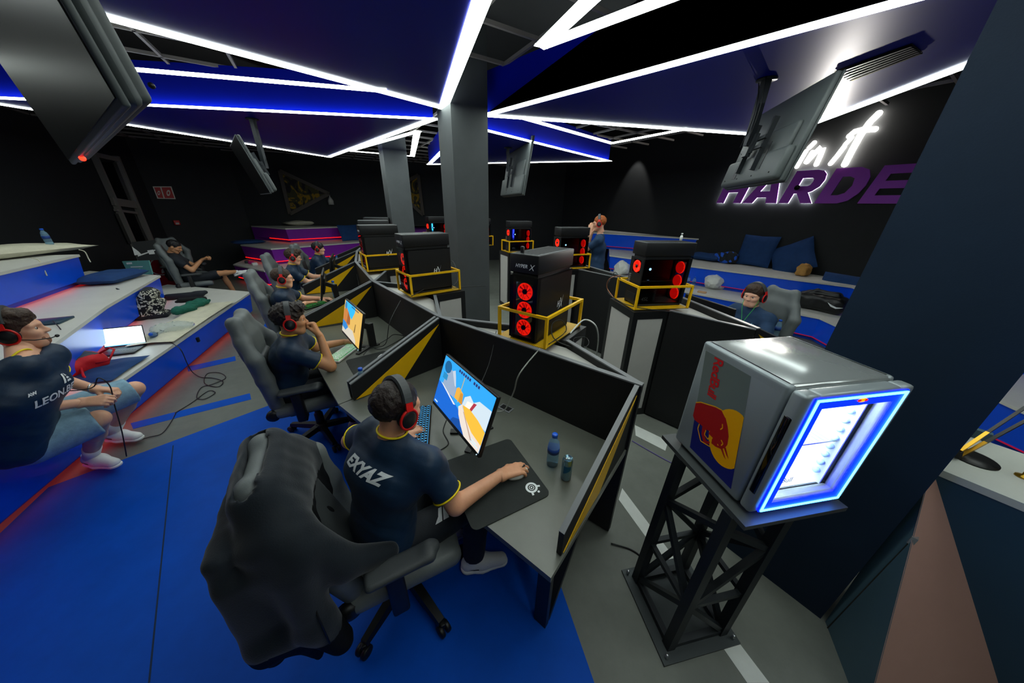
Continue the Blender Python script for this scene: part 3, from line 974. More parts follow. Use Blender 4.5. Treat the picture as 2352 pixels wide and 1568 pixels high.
for ch, pl, pr, halo, lab in (('H', 1649, 1704, 1, 'purple H of the wall sign with white backlight'), ('A', 1708, 1786, 1, 'purple A of the wall sign, partly behind the hanging TV'),
                              ('R', 1791, 1867, 1, 'purple R of the wall sign with white backlight'), ('D', 1873, 1962, 0, 'purple D of the wall sign without backlight'),
                              ('E', 1972, 2062, 0, 'purple E of the wall sign beside the big slate pillar')):
    a = wall_pt(pl, 467); b2 = wall_pt(pr, 467)
    lw = (b2 - a).length; lh = zt - zb; o = Vector((a.x, a.y, zb))
    root = empty('sign_letter', o, 0, lab, 'sign letter', 'purple letters of the wall sign')
    n3 = Vector((WN.x, WN.y, 0)); d3 = Vector((WD.x, WD.y, 0))
    b = MB(); g = MB()
    for pl_ in letter_polys(ch):
        pts = [d3 * (u * lw + v * lh * .22) + Vector((0, 0, v * lh)) + n3 * .05 for u, v in pl_]
        b.slab(pts, n3, .035)
        g.slab([p - n3 * .012 for p in pts], n3, .010)
    b.build('letter_face', M_PURP, root)
    if halo: g.build('backlight', M_HALO, root)
neon = empty('script_sign', wall_pt(1900, 330), 0, 'glowing white handwritten in it script above the purple letters', 'neon sign')
no = Vector(neon.location)
def zs(*pp): return [(1640 + x / 4.9, 250 + y / 4.9) for x, y in pp]
for nm, pp, r in (('stroke', zs((1050, 478), (1010, 545), (945, 655)), .040), ('dot', zs((1140, 385), (1085, 440)), .045),
                  ('stroke', zs((1120, 490), (1085, 545), (1050, 600)), .042), ('stroke', zs((1060, 598), (1130, 520), (1215, 435), (1240, 450), (1205, 540), (1165, 625)), .050),
                  ('stroke', zs((1475, 432), (1400, 530), (1325, 618)), .044), ('dot', zs((1560, 330), (1488, 405)), .040),
                  ('stroke', zs((1862, 60), (1770, 150), (1660, 300), (1560, 480), (1485, 625)), .060),
                  ('stroke', zs((1535, 310), (1590, 262), (1680, 238), (1825, 235)), .050)):
    pts = [on_wall(x, y, WR_A, WR_B) + Vector((WN.x, WN.y, 0)) * .06 - no for x, y in pp]
    r = r * .80
    b = MB(); b.tube(pts, r, 8)
    for e in (pts[0], pts[-1]): b.sphere(e, r, 10, 6)
    b.build(nm, M_NEON, neon)

# ================================================================ MONITORS
def em(hexs, s=1.25):
    return glow('screen_' + hexs.strip('#'), hexs, s)
SCENE_A = [('#2f9fe8', [(0, 0), (1, 0), (1, 1), (0, 1)]),
           ('#1763c8', [(0, 0), (0, .47), (.30, .41), (.50, .31), (.60, .20), (.66, .0)]),
           ('#0f4a9a', [(.42, 0), (.46, .10), (.58, .18), (.62, .08), (.72, .10), (.80, 0)]),
           ('#8fa3bd', [(.09, .46), (.13, .76), (.20, .84), (.29, .80), (.37, .60), (.37, .42), (.28, .40)]),
           ('#b9c4d2', [(.22, .83), (.27, .88), (.31, .78), (.36, .62), (.33, .62)]),
           ('#d9dde4', [(.05, .475), (.11, .47), (.44, .33), (.40, .305)]),
           ('#e1a640', [(.38, .43), (.38, .62), (.42, .67), (.52, .62), (.55, .43)]),
           ('#c98a30', [(.47, .43), (.47, .60), (.52, .62), (.55, .43)]),
           ('#c6d6e0', [(.55, .43), (.56, .60), (.64, .70), (.72, .64), (.80, .74), (1, .76), (1, .40)]),
           ('#e8e4dc', [(.60, .44), (.62, .58), (.72, .62), (.72, .46)]),
           ('#a83244', [(.685, .47), (.725, .64), (.775, .66), (.725, .48)]),
           ('#f0b53c', [(.56, .45), (.70, .49), (.86, .45), (1, .38), (1, .14), (.82, .18), (.66, .30)]),
           ('#ded2c6', [(.50, .36), (.55, .45), (.66, .30), (.82, .18), (1, .14), (1, 0), (.72, .0), (.62, .12), (.54, .24)]),
           ('#b59a8a', [(.60, .36), (.62, .36), (.86, .06), (.84, .04)]),
           ('#c9a84a', [(.455, .40), (.465, .40), (.475, .90), (.465, .90)]),
           ('#1b5d8e', [(.12 + .075 * math.cos(2 * PI * k / 18), .84 + .12 * math.sin(2 * PI * k / 18)) for k in range(18)]),
           ('#2a86b8', [(.06, .58), (.06, .70), (.16, .70), (.16, .58)])]
SCENE_A += [('#2b2e66', [(.34 + k * .042, .915), (.34 + k * .042, .965), (.37 + k * .042, .965), (.37 + k * .042, .915)]) for k in range(10) if k != 6]
SCENE_A += [('#bfe4ff', [(.03, .05), (.03, .075), (.10, .075), (.10, .05)]), ('#bfe4ff', [(.84, .05), (.84, .065), (.97, .065), (.97, .05)]), ('#bfe4ff', [(.84, .09), (.84, .105), (.94, .105), (.94, .09)])]
SCENE_B = [('#d8ae58', [(0, 0), (1, 0), (1, 1), (0, 1)]),
           ('#2fb0ea', [(.05, 1), (.10, .60), (.30, .66), (.48, .58), (.62, .86), (.62, 1)]),
           ('#c07a3c', [(0, .38), (.02, .72), (.16, .82), (.40, .60), (.42, .40), (.30, .30)]),
           ('#9c5a2c', [(.22, .34), (.26, .74), (.40, .60), (.42, .40)]),
           ('#2f7fc6', [(0, .16), (0, .38), (.20, .36), (.34, .28), (.20, .12)]),
           ('#c9c2b2', [(0, 0), (0, .16), (.20, .12), (.34, .28), (.60, .30), (.80, .10), (.80, 0)]),
           ('#8a6a30', [(.66, .30), (.70, .56), (.74, .56), (.72, .30)]),
           ('#3e7aa8', [(.10 + .07 * math.cos(2 * PI * k / 16), .86 + .11 * math.sin(2 * PI * k / 16)) for k in range(16)])]
SCENE_B += [('#23305e', [(.42 + k * .05, .93), (.42 + k * .05, .97), (.455 + k * .05, .97), (.455 + k * .05, .93)]) for k in range(8)]

def screen_part(polys, w, h, parent, M, name='screen'):
    """flat picture: coloured areas a hair apart"""
    b = MB(); mats = []; idx = {}
    for k, (col, pts) in enumerate(polys):
        if col not in idx:
            idx[col] = len(mats); mats.append(em(col))
        b.poly([M @ Vector(((u - .5) * w, -.00012 * k, v * h)) for u, v in pts], idx[col])
        f = b.f[-1]
        # face the -y side
        p = [Vector(b.v[i]) for i in f]
        nn = sum((p[i].cross(p[(i + 1) % len(p)]) for i in range(len(p))), Vector())
        if (M.to_3x3() @ Vector((0, -1, 0))).dot(nn) < 0: b.f[-1] = tuple(reversed(f))
    return b.build(name, mats, parent)

def make_monitor(base, yaw, tilt, label, polys, desk_z=DZ, w=.56, h=.335, foot=True):
    """base: middle of the lower edge of the housing; the picture faces local -y"""
    root = empty('monitor', (base[0], base[1], 0), yaw, label, 'monitor', 'gaming monitors on the desks')
    z = base[2]
    T = Matrix.Translation((0, 0, z)) @ Matrix.Rotation(-tilt, 4, 'X')
    b = MB(); b.rbox((-w / 2, 0, 0), (w / 2, .022, h), .004, 2, 0, T)
    b.rbox((-w * .33, .02, h * .18), (w * .33, .045, h * .82), .012, 2, 0, T)
    b.build('housing', M_BLKPL, root)
    if polys: screen_part(polys, w - .016, h - .03, root, T @ Matrix.Translation((0, -.0008, .022)))
    else: MB().box((-w / 2 + .008, -.001, .02), (w / 2 - .008, 0, h - .008), 0, T).build('screen', M_BLKGL, root)
    MB().sphere((w / 2 - .02, -.001, .008), .0022, 8, 5, 0, T).build('power_light', M_DOT, root)
    neck = T @ Vector((0, .045, h * .5))
    by = neck.y + .10
    st = MB(); st.bar(neck + Vector((0, .0, .0)), (0, by, neck.z - .05), .05, .05, 0, (1, 0, 0)); st.bar((0, by, desk_z + .012), (0, by, neck.z - .02), .065, .03, 0, (1, 0, 0))
    st.build('stand_neck', M_BLKPL, root)
    ft = MB(); ft.prism([(-.12, by - .16), (-.02, by - .02), (-.02, by + .06), (.02, by + .06), (.02, by - .02), (.12, by - .16), (.09, by - .18), (0, by - .06), (-.09, by - .18)], desk_z, desk_z + .012)
    ft.build('stand_foot', M_BLKPL, root)
    return root
make_monitor((-.324, 1.334, .865), math.radians(-52.8), math.radians(20.7), 'monitor with blue and yellow game scene before the player holding the mouse', SCENE_A)
make_monitor((-1.49, 2.50, .845), math.radians(-49), math.radians(16), 'monitor with sandy game scene above the white keyboard', SCENE_B)
make_monitor((-2.62, 3.98, .84), math.radians(-62), math.radians(12), 'narrow-looking monitor beyond the black green-lit keyboard', SCENE_B)
make_monitor((-3.22, 5.30, .84), math.radians(-66), math.radians(10), 'dark monitor in front of the curly-haired player in glasses', None)
make_monitor((1.99, 2.90, .86), math.radians(108), math.radians(8), 'monitor seen from behind before the player with green earphone cords', SCENE_A)

# ================================================================ KEYBOARDS, MICE, PADS
def make_keyboard(c, xdir, label, w=.44, d=.135, case=None, glowc='#28b0ff', cols=20, keym=None, s=.55):
    x = Vector((xdir.x, xdir.y, 0)).normalized()
    root = empty('keyboard', (c.x, c.y, DZ), math.atan2(x.y, x.x), label, 'keyboard', 'keyboards on the gaming desks')
    b = MB(); b.rbox((-w / 2, -d / 2, .002), (w / 2, d / 2, .02), .005); b.build('case', case or M_BLKPL, root)
    MB().box((-w / 2 + .008, -d / 2 + .008, .02), (w / 2 - .008, d / 2 - .008, .0208)).build('backlight', glow('key_glow_' + glowc.strip('#'), glowc, s), root)
    k = MB()
    rows = 6; pw = (w - .02) / cols; pd = (d - .02) / rows
    for r in range(rows):
        i = 0
        while i < cols:
            n = 1
            if r == 0 and 4 <= i < 10: n = 6
            if r in (1, 2) and i == 0: n = 2
            n = min(n, cols - i)
            x0 = -w / 2 + .01 + i * pw; y0 = -d / 2 + .01 + r * pd
            a = .0016
            k.prism([(x0 + a, y0 + a), (x0 + n * pw - a, y0 + a), (x0 + n * pw - a, y0 + pd - a), (x0 + a, y0 + pd - a)], .0206, .030, 0, None,
                    [(x0 + 2.2 * a, y0 + 2 * a), (x0 + n * pw - 2.2 * a, y0 + 2 * a), (x0 + n * pw - 2.2 * a, y0 + pd - 1.2 * a), (x0 + 2.2 * a, y0 + pd - 1.2 * a)])
            if rnd.random() < .9 and n == 1:
                k.box((x0 + pw * .38, y0 + pd * .40, .030), (x0 + pw * .66, y0 + pd * .66, .0303), 1)
            i += n
    o = k.build('keycaps', [keym or M_BLKPL, glow('legend_' + glowc.strip('#'), glowc, s * 3.2)], root)
    return root
_a1, _a2 = at(985, 1037, .75), at(992, 935, .75)
_kx = (_a1 - _a2)
_kc = (_a1 + _a2) / 2; _ky = Vector((-_kx.y, _kx.x, 0)).normalized()
make_keyboard(_kc - _ky * .068, _kx, 'black keyboard with blue lit keys beside the player whose hand rests on the mouse', w=.44)
_b1, _b2 = at(771, 834, .75), at(832, 788, .75)
_bx = _b1 - _b2; _by = Vector((-_bx.y, _bx.x, 0)).normalized()
make_keyboard((_b1 + _b2) / 2 - _by * .05, _bx, 'white keyboard glowing green under the game monitor', w=.37, d=.13, case=M_WHITE, glowc='#20e070', cols=16, keym=M_WHITE)
make_keyboard(at(722, 702, .75), Vector((.35, .94, 0)), 'small black keyboard with a green glow under the player in glasses', w=.32, d=.12, glowc='#10c040', cols=14)
make_keyboard(at(722, 646, .75), Vector((.45, .9, 0)), 'pale keyboard in front of the curly-haired player', w=.32, d=.12, case=M_WHITE, glowc='#c0c8c8', cols=14, keym=M_WHITE, s=.3)

def rounded_rect(w, h, r, n=6):
    out = []
    for cx, cy, a0 in ((w / 2 - r, h / 2 - r, 0), (-w / 2 + r, h / 2 - r, PI / 2), (-w / 2 + r, -h / 2 + r, PI), (w / 2 - r, -h / 2 + r, 1.5 * PI)):
        for k in range(n + 1):
            a = a0 + PI / 2 * k / n
            out.append((cx + r * math.cos(a), cy + r * math.sin(a)))
    return out
M_PAD = mat('black_cloth_pad', '#1f2423', 0.8, var=0.2, scale=8, bump=0.1, bscale=500)
def make_pad(c, xdir, w, h, label, logo=False):
    x = Vector((xdir.x, xdir.y, 0)).normalized()
    root = empty('mouse_pad', (c.x, c.y, DZ), math.atan2(x.y, x.x), label, 'mouse pad', 'mouse pads on the gaming desks')
    MB().prism(rounded_rect(w, h, .03), .0005, .005).build('pad', M_PAD, root)
    if logo:
        q = MB()
        M0 = Matrix.Translation((w / 2 - .065, -h / 2 + .075, .0056)) @ Matrix.Rotation(.5, 4, 'Z')
        for r0, r1 in ((.019, .030), (.010, .0135), (0, .0045)):
            v = []; n = 28
            for i in range(n):
                a = 2 * PI * i / n
                v += [(r0 * math.cos(a), r0 * math.sin(a), 0), (r1 * math.cos(a), r1 * math.sin(a), 0)]
            q.add(v, [(2 * i, 2 * i + 1, 2 * ((i + 1) % n) + 1, 2 * ((i + 1) % n)) for i in range(n)], 0, False, M0)
        for s in (-1, 1):
            q.add([(s * .018, -.020, 0), (s * .026, -.014, 0), (s * .036, -.026, 0), (s * .028, -.032, 0)], [(0, 1, 2, 3) if s > 0 else (3, 2, 1, 0)], 0, False, M0)
        n = 14
        q.add([(.006 * math.cos(2 * PI * i / n), -.040 + .006 * math.sin(2 * PI * i / n), 0) for i in range(n)], [tuple(range(n))], 0, False, M0)
        q.build('printed_logo', M_TEXTW, root)
    return root
_m = [at(*p, .745) for p in ((1085, 1213), (1262, 1135), (1180, 1003), (1012, 1068))]
make_pad((_m[0] + _m[1] + _m[2] + _m[3]) / 4, (_m[1] - _m[0]) + (_m[2] - _m[3]), .40, .43, 'large black mouse pad with a round white logo', True)
_m2 = at(855, 835, .745)
make_pad(_m2, Vector((.62, -.78, 0)), .40, .34, 'black mouse pad with a white mouse before the sandy game screen')
make_pad(at(765, 735, .745), Vector((.5, -.86, 0)), .38, .30, 'black mouse pad near the black green-lit keyboard')

def make_mouse(p, xdir, label, z=DZ + .0052):
    x = Vector((xdir.x, xdir.y, 0)).normalized()
    root = empty('computer_mouse', (p.x, p.y, z), math.atan2(x.y, x.x), label, 'mouse', 'white mice on the desks')
    bm = bmesh.new(); bmesh.ops.create_uvsphere(bm, u_segments=20, v_segments=12, radius=1)
    for v in bm.verts:
        x_, y_, z_ = v.co
        v.co = (x_ * .061, y_ * (.031 + .004 * math.cos(x_ * 3)), max(z_, -.0) * (.038 if x_ < 0 else .036))
    b = MB(); b.bm(bm, 0, None, True); bm.free(); b.build('shell', M_WHITE, root)
    MB().rbox((.016, -.005, .030), (.044, .005, .0375), .002).build('scroll_wheel', M_BLKPL, root)
    return root
make_mouse(at(1190, 1083, .76), Vector((.80, .60, 0)), 'white mouse under the resting hand on the logo pad')
make_mouse(at(880, 818, .76), Vector((.6, .8, 0)), 'white mouse lying free on the pad by the white keyboard')

# ================================================================ DRINKS ON THE DESK
M_WATER = mat('clear_bottle_plastic', '#a8d4ee', 0.05, trans=.72, ior=1.12)
M_CAP = mat('blue_bottle_cap', '#0f55c8', 0.4)
M_LABEL = mat('blue_bottle_label', '#123c88', 0.5)
def make_bottle(p, label, s=1.0, z=None, tilt=0.0, group='water bottles with blue caps'):
    root = empty('water_bottle', (p.x, p.y, p.z if z is None else z), rnd.random() * 6, label, 'bottle', group)
    root.rotation_euler = (tilt, 0, root.rotation_euler[2])
    pr = [(.0, 0), (.026, .0), (.031, .006), (.031, .05), (.029, .055), (.031, .06), (.0305, .115), (.031, .13), (.026, .160), (.014, .180), (.0125, .192), (0, .192)]
    MB().lathe([(r * s, h * s) for r, h in pr], 20).build('bottle_body', M_WATER, root)
    MB().lathe([(0, .190 * s), (.0155 * s, .190 * s), (.0155 * s, .206 * s), (.013 * s, .209 * s), (0, .209 * s)], 18).build('cap', M_CAP, root)
    MB().lathe([(.0308 * s, .092 * s), (.0315 * s, .092 * s), (.0315 * s, .125 * s), (.0308 * s, .125 * s)], 20).build('paper_label', M_LABEL, root)
    return root
make_bottle(at(1268, 1066, DZ), 'half-full water bottle with blue cap beside the slim can')
def make_can(p, label):
    root = empty('drink_can', (p.x, p.y, DZ), 0, label, 'can')
    MB().lathe([(0, 0), (.022, 0), (.0265, .006), (.0265, .122), (.0235, .131), (.0235, .134), (.0225, .134), (.022, .130), (0, .130)], 24).build('can_body', mat('blue_silver_can', '#7ea2b4', 0.25, metal=.85), root)
    v = MB()
    n = 24
    for a0, a1, z0, z1 in ((-2.4, -1.0, .05, .10), (-.6, .8, .02, .06)):
        pts = []
        for k in range(9):
            a = a0 + (a1 - a0) * k / 8
            pts += [(.0267 * math.cos(a), .0267 * math.sin(a), z0 + (z1 - z0) * (k / 8) * .5), (.0267 * math.cos(a), .0267 * math.sin(a), z1)]
        v.add(pts, [(2 * k, 2 * k + 2, 2 * k + 3, 2 * k + 1) for k in range(8)])
    v.build('printed_panel', mat('deep_blue_print', '#1c5f8c', 0.3, metal=.5), root)
    t = MB(); t.torus(.006, .0016, 14, 6, 0, Matrix.Translation((.004, .002, .1325))); t.box((-.010, -.003, .1315), (-.001, .003, .1325))
    t.build('pull_tab', M_SILVER, root)
    n = 16
    MB().add([(-.010 + .006 * math.cos(2 * PI * k / n), .0085 * math.sin(2 * PI * k / n), .1306) for k in range(n)], [tuple(range(n))]).build('opening', M_BLKPL, root)
    return root
make_can(at(1299, 1097, DZ), 'slim silver-blue drink can on the desk')
make_bottle(at(834, 856, .945) + Vector((-.05, .06, 0)), 'blue-capped bottle at the divider foot on the white-mouse desk', 1.0, DZ)
make_bottle(at(772, 682, DZ), 'water bottle with blue cap standing on the third desk', 1.15)
make_bottle(at(778, 613, DZ), 'water bottle beside the far yellow divider', 1.1)
make_bottle(at(1777, 775, DZ), 'bottle with blue cap by the elbow of the player with green cords', 1.0)

# ================================================================ DRINK FRIDGE ON A TRUSS STAND
FY = math.radians(10.6); FO = Vector((1.082, .784, .995))
M_FRG = mat('fridge_grey', '#8e979b', 0.35, metal=.35, var=.03, scale=4)
M_FRGT = mat('fridge_top_silver', '#aab0b0', 0.18, metal=.6)
fr = empty('drink_fridge', FO, FY, 'small grey drink fridge with glowing blue door frame on a truss stand', 'fridge')
FW, FD, FH = .43, .405, .515
b = MB()
b.rbox((-FW / 2, .05, 0), (-FW / 2 + .035, FD, FH), .012); b.rbox((FW / 2 - .035, .05, 0), (FW / 2, FD, FH), .012)
b.box((-FW / 2 + .02, FD - .03, .01), (FW / 2 - .02, FD - .002, FH - .01)); b.box((-FW / 2 + .02, .052, .005), (FW / 2 - .02, FD - .01, .04))
b.build('cabinet_body', M_FRG, fr)
MB().rbox((-FW / 2, .05, FH - .05), (FW / 2, FD, FH), .016, 3).build('cabinet_top', M_FRGT, fr)
for x in (-.17, .17):
    MB().rbox((x - .02, .10, -.012), (x + .02, .14, .002), .004).build('foot', M_BLKPL, fr)
    MB().rbox((x - .02, .34, -.012), (x + .02, .38, .002), .004).build('foot', M_BLKPL, fr)
dr = MB()
dr.rbox((-FW / 2, 0, .004), (-.155, .045, FH - .004), .012); dr.rbox((.155, 0, .004), (FW / 2, .045, FH - .004), .012)
dr.rbox((-.16, 0, .004), (.16, .045, .05), .01); dr.rbox((-.16, 0, FH - .06), (.16, .045, FH - .004), .01)
door = dr.build('door', M_FRG, fr)
MB().rbox((-FW / 2 - .002, .008, .09), (-FW / 2 + .012, .034, FH - .09), .006).build('grip_recess', M_BLKGL, door)
M_BLUEGLOW = glow('blue_acrylic_glow', '#0010ff', 7.0)
M_NEONB = glow('cyan_neon_line', '#3fa0ff', 11.0)
fb = MB()
x0, x1, z0, z1 = -.180, .180, .012, FH - .012
def ring(b, x0, x1, z0, z1, w, y0, y1):
    b.box((x0, y0, z0), (x1, y1, z0 + w)); b.box((x0, y0, z1 - w), (x1, y1, z1)); b.box((x0, y0, z0 + w), (x0 + w, y1, z1 - w)); b.box((x1 - w, y0, z0 + w), (x1, y1, z1 - w))
ring(fb, x0, x1, z0, z1, .04, -.004, -.0005); fb.build('acrylic_frame', M_BLUEGLOW, door)
nb = MB(); ring(nb, x0 + .004, x1 - .004, z0 + .004, z1 - .004, .007, -.008, -.0045); nb.build('neon_line', M_NEONB, door)
MB().box((-.139, .010, .053), (.139, .014, FH - .063)).build('door_glass', mat('clear_glass', '#ffffff', 0.0, trans=1.0, ior=1.1), door)
em_ = MB(); em_.sphere((0, -.006, FH - .032), (.020, .002, .008), 12, 6, 0); em_.build('door_emblem', glow('emblem_yellow', '#ffb000', 1.2), door)
q = MB(); q.sphere((-.013, -.007, FH - .032), (.008, .002, .005), 10, 5); q.sphere((.013, -.007, FH - .032), (.008, .002, .005), 10, 5); q.build('emblem_animals', glow('emblem_red', '#e02010', 1.0), door)
it = MB()
it.box((-.155, .36, .04), (.155, .366, FH - .05)); it.box((-.146, .046, .04), (-.140, .36, FH - .05)); it.box((.140, .046, .04), (.146, .36, FH - .05)); it.box((-.155, .055, .036), (.155, .36, .042))
it.build('interior', mat('white_liner', '#eef4f8', 0.4), fr)
MB().box((-.14, .06, FH - .056), (.14, .34, FH - .052)).build('interior_light', glow('fridge_white_light', '#e8f8ff', 16), fr)
sh = MB()
for i in range(14): sh.box((-.15 + i * .0225, .07, .235), (-.147 + i * .0225, .35, .239))
sh.bar((-.15, .07, .237), (.15, .07, .237), .006, .006); sh.build('wire_shelf', M_SILVER, fr)
for i in range(9):
    MB().lathe([(0, 0), (.011, 0), (.011, .012), (0, .012)], 12, 0, Matrix.Translation((.128, .07, .09 + i * .04)) @ Matrix.Rotation(PI / 2, 4, 'Y')).build('shelf_clip', mat('pale_clip', '#b8dcec', .3), fr)
v, f = text_mb('RedBull', .034, .0, .0004)
q = MB(); q.add(v, f, 0, False, frame((-.085, .0, .058 - .02), (1, 0, 0), z=(0, -1, 0)) @ Matrix.Translation((0, .02, -.06)))
q.build('interior_lettering', mat('grey_print', '#7a8a96', .5), fr)
# printed side: slanted band with lettering, bull and sun (side is local x = -FW/2)
SX = -FW / 2 - .0006
def sp(y, z, k=0): return Vector((SX - .0004 * k, y, z - .055))
def side_poly(b, pts, k, mi=0):
    P = [sp(y, z, k) for y, z in pts]
    n = sum((P[i].cross(P[(i + 1) % len(P)]) for i in range(len(P))), Vector())
    if n.x > 0: P.reverse()
    b.poly(P, mi)
b = MB()
side_poly(b, [(.382, .535), (.172, .535), (.125, .30), (.345, .30)], 0, 0)
side_poly(b, [(.345, .30), (.125, .30), (.085, .085), (.308, .085)], 0, 1)
sunc = (.163, .262)
sun = []
for k in range(40):
    a = 2 * PI * k / 40
    y, z = sunc[0] + .088 * math.cos(a), sunc[1] + .125 * math.sin(a)
    edge = .125 + (z - .30) * .2 + .0
    sun.append((max(y, .085 + (z - .085) * .186 + .0015), z))
side_poly(b, sun, 1, 2)
bull = [(.349, .296), (.327, .314), (.29, .328), (.258, .341), (.228, .347), (.202, .33), (.183, .305), (.166, .272), (.159, .238), (.163, .218), (.176, .2), (.201, .19), (.221, .189), (.224, .205), (.223, .215), (.248, .217), (.244, .231), (.269, .223), (.29, .225), (.329, .222), (.343, .234)]
side_poly(b, bull, 2, 3)
side_poly(b, [(.168, .215), (.160, .222), (.134, .188), (.148, .196)], 2, 3)
side_poly(b, [(.180, .203), (.170, .208), (.143, .176), (.155, .182)], 2, 3)
side_poly(b, [(.284, .226), (.262, .226), (.262, .196), (.245, .180), (.228, .190), (.228, .176), (.255, .163), (.276, .190)], 2, 3)
for pts in ([(.349, .299), (.327, .317), (.29, .331), (.258, .344), (.228, .350), (.204, .333)], [(.300, .223), (.300, .198), (.268, .158), (.222, .170), (.224, .188)], [(.262, .222), (.262, .198), (.240, .192), (.236, .215)],
            [(.206, .300), (.200, .285), (.206, .272)], [(.188, .236), (.176, .228), (.180, .214)], [(.196, .208), (.190, .204)]):
    for p, r in zip(pts[:-1], pts[1:]):
        d = Vector((r[0] - p[0], r[1] - p[1])); n = Vector((-d.y, d.x)).normalized() * .0022
        side_poly(b, [(p[0] + n.x, p[1] + n.y), (r[0] + n.x, r[1] + n.y), (r[0] - n.x, r[1] - n.y), (p[0] - n.x, p[1] - n.y)], 3, 2)
b.build('side_print', [mat('print_grey', '#7a8684', .25, metal=.4), mat('print_navy', '#0c1a6e', .4), mat('print_yellow', '#f0a800', .4), mat('print_red', '#a8101c', .4)], fr)
v, f = text_mb('RedBull', .060, .12, .0012, spacing=.92)
ax = Vector((0, -.14, -1)).normalized()            # reads downward
q = MB(); q.add(v, f, 0, False, frame(sp(.332, .535, 3), ax, z=(-1, 0, 0)))
q.build('side_lettering', mat('lettering_red', '#c8141c', .4), fr)

st = empty('truss_stand', (.95, .93, 0), 0, 'black steel truss stand with a square top board under the fridge', 'stand')
so = Vector(st.location)
pa, pb_, pc = at(1427, 1311, 0), at(1525, 1532, 0), at(1700, 1480, 0)
pd_ = pa + pc - pb_
MB().prism([((p - so).x, (p - so).y) for p in (pa, pb_, pc, pd_)], .001, .012).build('base_plate', mat('grey_steel_plate', '#3c4244', .45, metal=.4), st)
for p in (pa, pb_, pc, pd_):
    q = (p - so) * .88 + ((pa + pc) / 2 - so) * .12
    MB().lathe([(0, 0), (.008, 0), (.008, .03), (0, .03)], 10, 0, Matrix.Translation((q.x, q.y, .012))).build('bolt', M_SILVER, st)
ba, bb, bc = at(1520, 1003, .97), at(1710, 1215, .97), at(1945, 1170, .97)
bd = ba + bc - bb
MB().prism([((p - so).x, (p - so).y) for p in (ba, bb, bc, bd)], .962, .982).build('top_board', mat('dark_steel_board', '#4a4f50', .4, metal=.3), st)
bcn = (ba + bc) / 2; pcn = (pa + pc) / 2
feet = [pcn + (p - pcn) * .70 for p in (pa, pb_, pc, pd_)]
tops = [bcn + (p - bcn) * .52 for p in (ba, bb, bc, bd)]
tops = [Vector(((f.x * .75 + t.x * .25), (f.y * .75 + t.y * .25), 0)) for f, t in zip(feet, tops)]
LP = [(Vector((f.x - so.x, f.y - so.y, .012)), Vector((t.x - so.x, t.y - so.y, .962))) for f, t in zip(feet, tops)]
for a, b2 in LP:
    MB().bar(a, b2, .042, .042, 0, (1, .2, 0)).build('leg', M_STEEL, st)
for i in range(4):
    (a0, a1), (c0, c1) = LP[i], LP[(i + 1) % 4]
    for lo, hi, fl in ((.02, .36, 0), (.36, .70, 1), (.70, .90, 0)):
        p, q = (a0.lerp(a1, lo), c0.lerp(c1, hi)) if (fl + i) % 2 == 0 else (c0.lerp(c1, lo), a0.lerp(a1, hi))
        MB().bar(p, q, .026, .026).build('brace', M_STEEL, st)
    MB().bar(a0.lerp(a1, .36), c0.lerp(c1, .36), .024, .024).build('brace', M_STEEL, st)
    MB().bar(a0.lerp(a1, .02), c0.lerp(c1, .02), .03, .03).build('brace', M_STEEL, st)
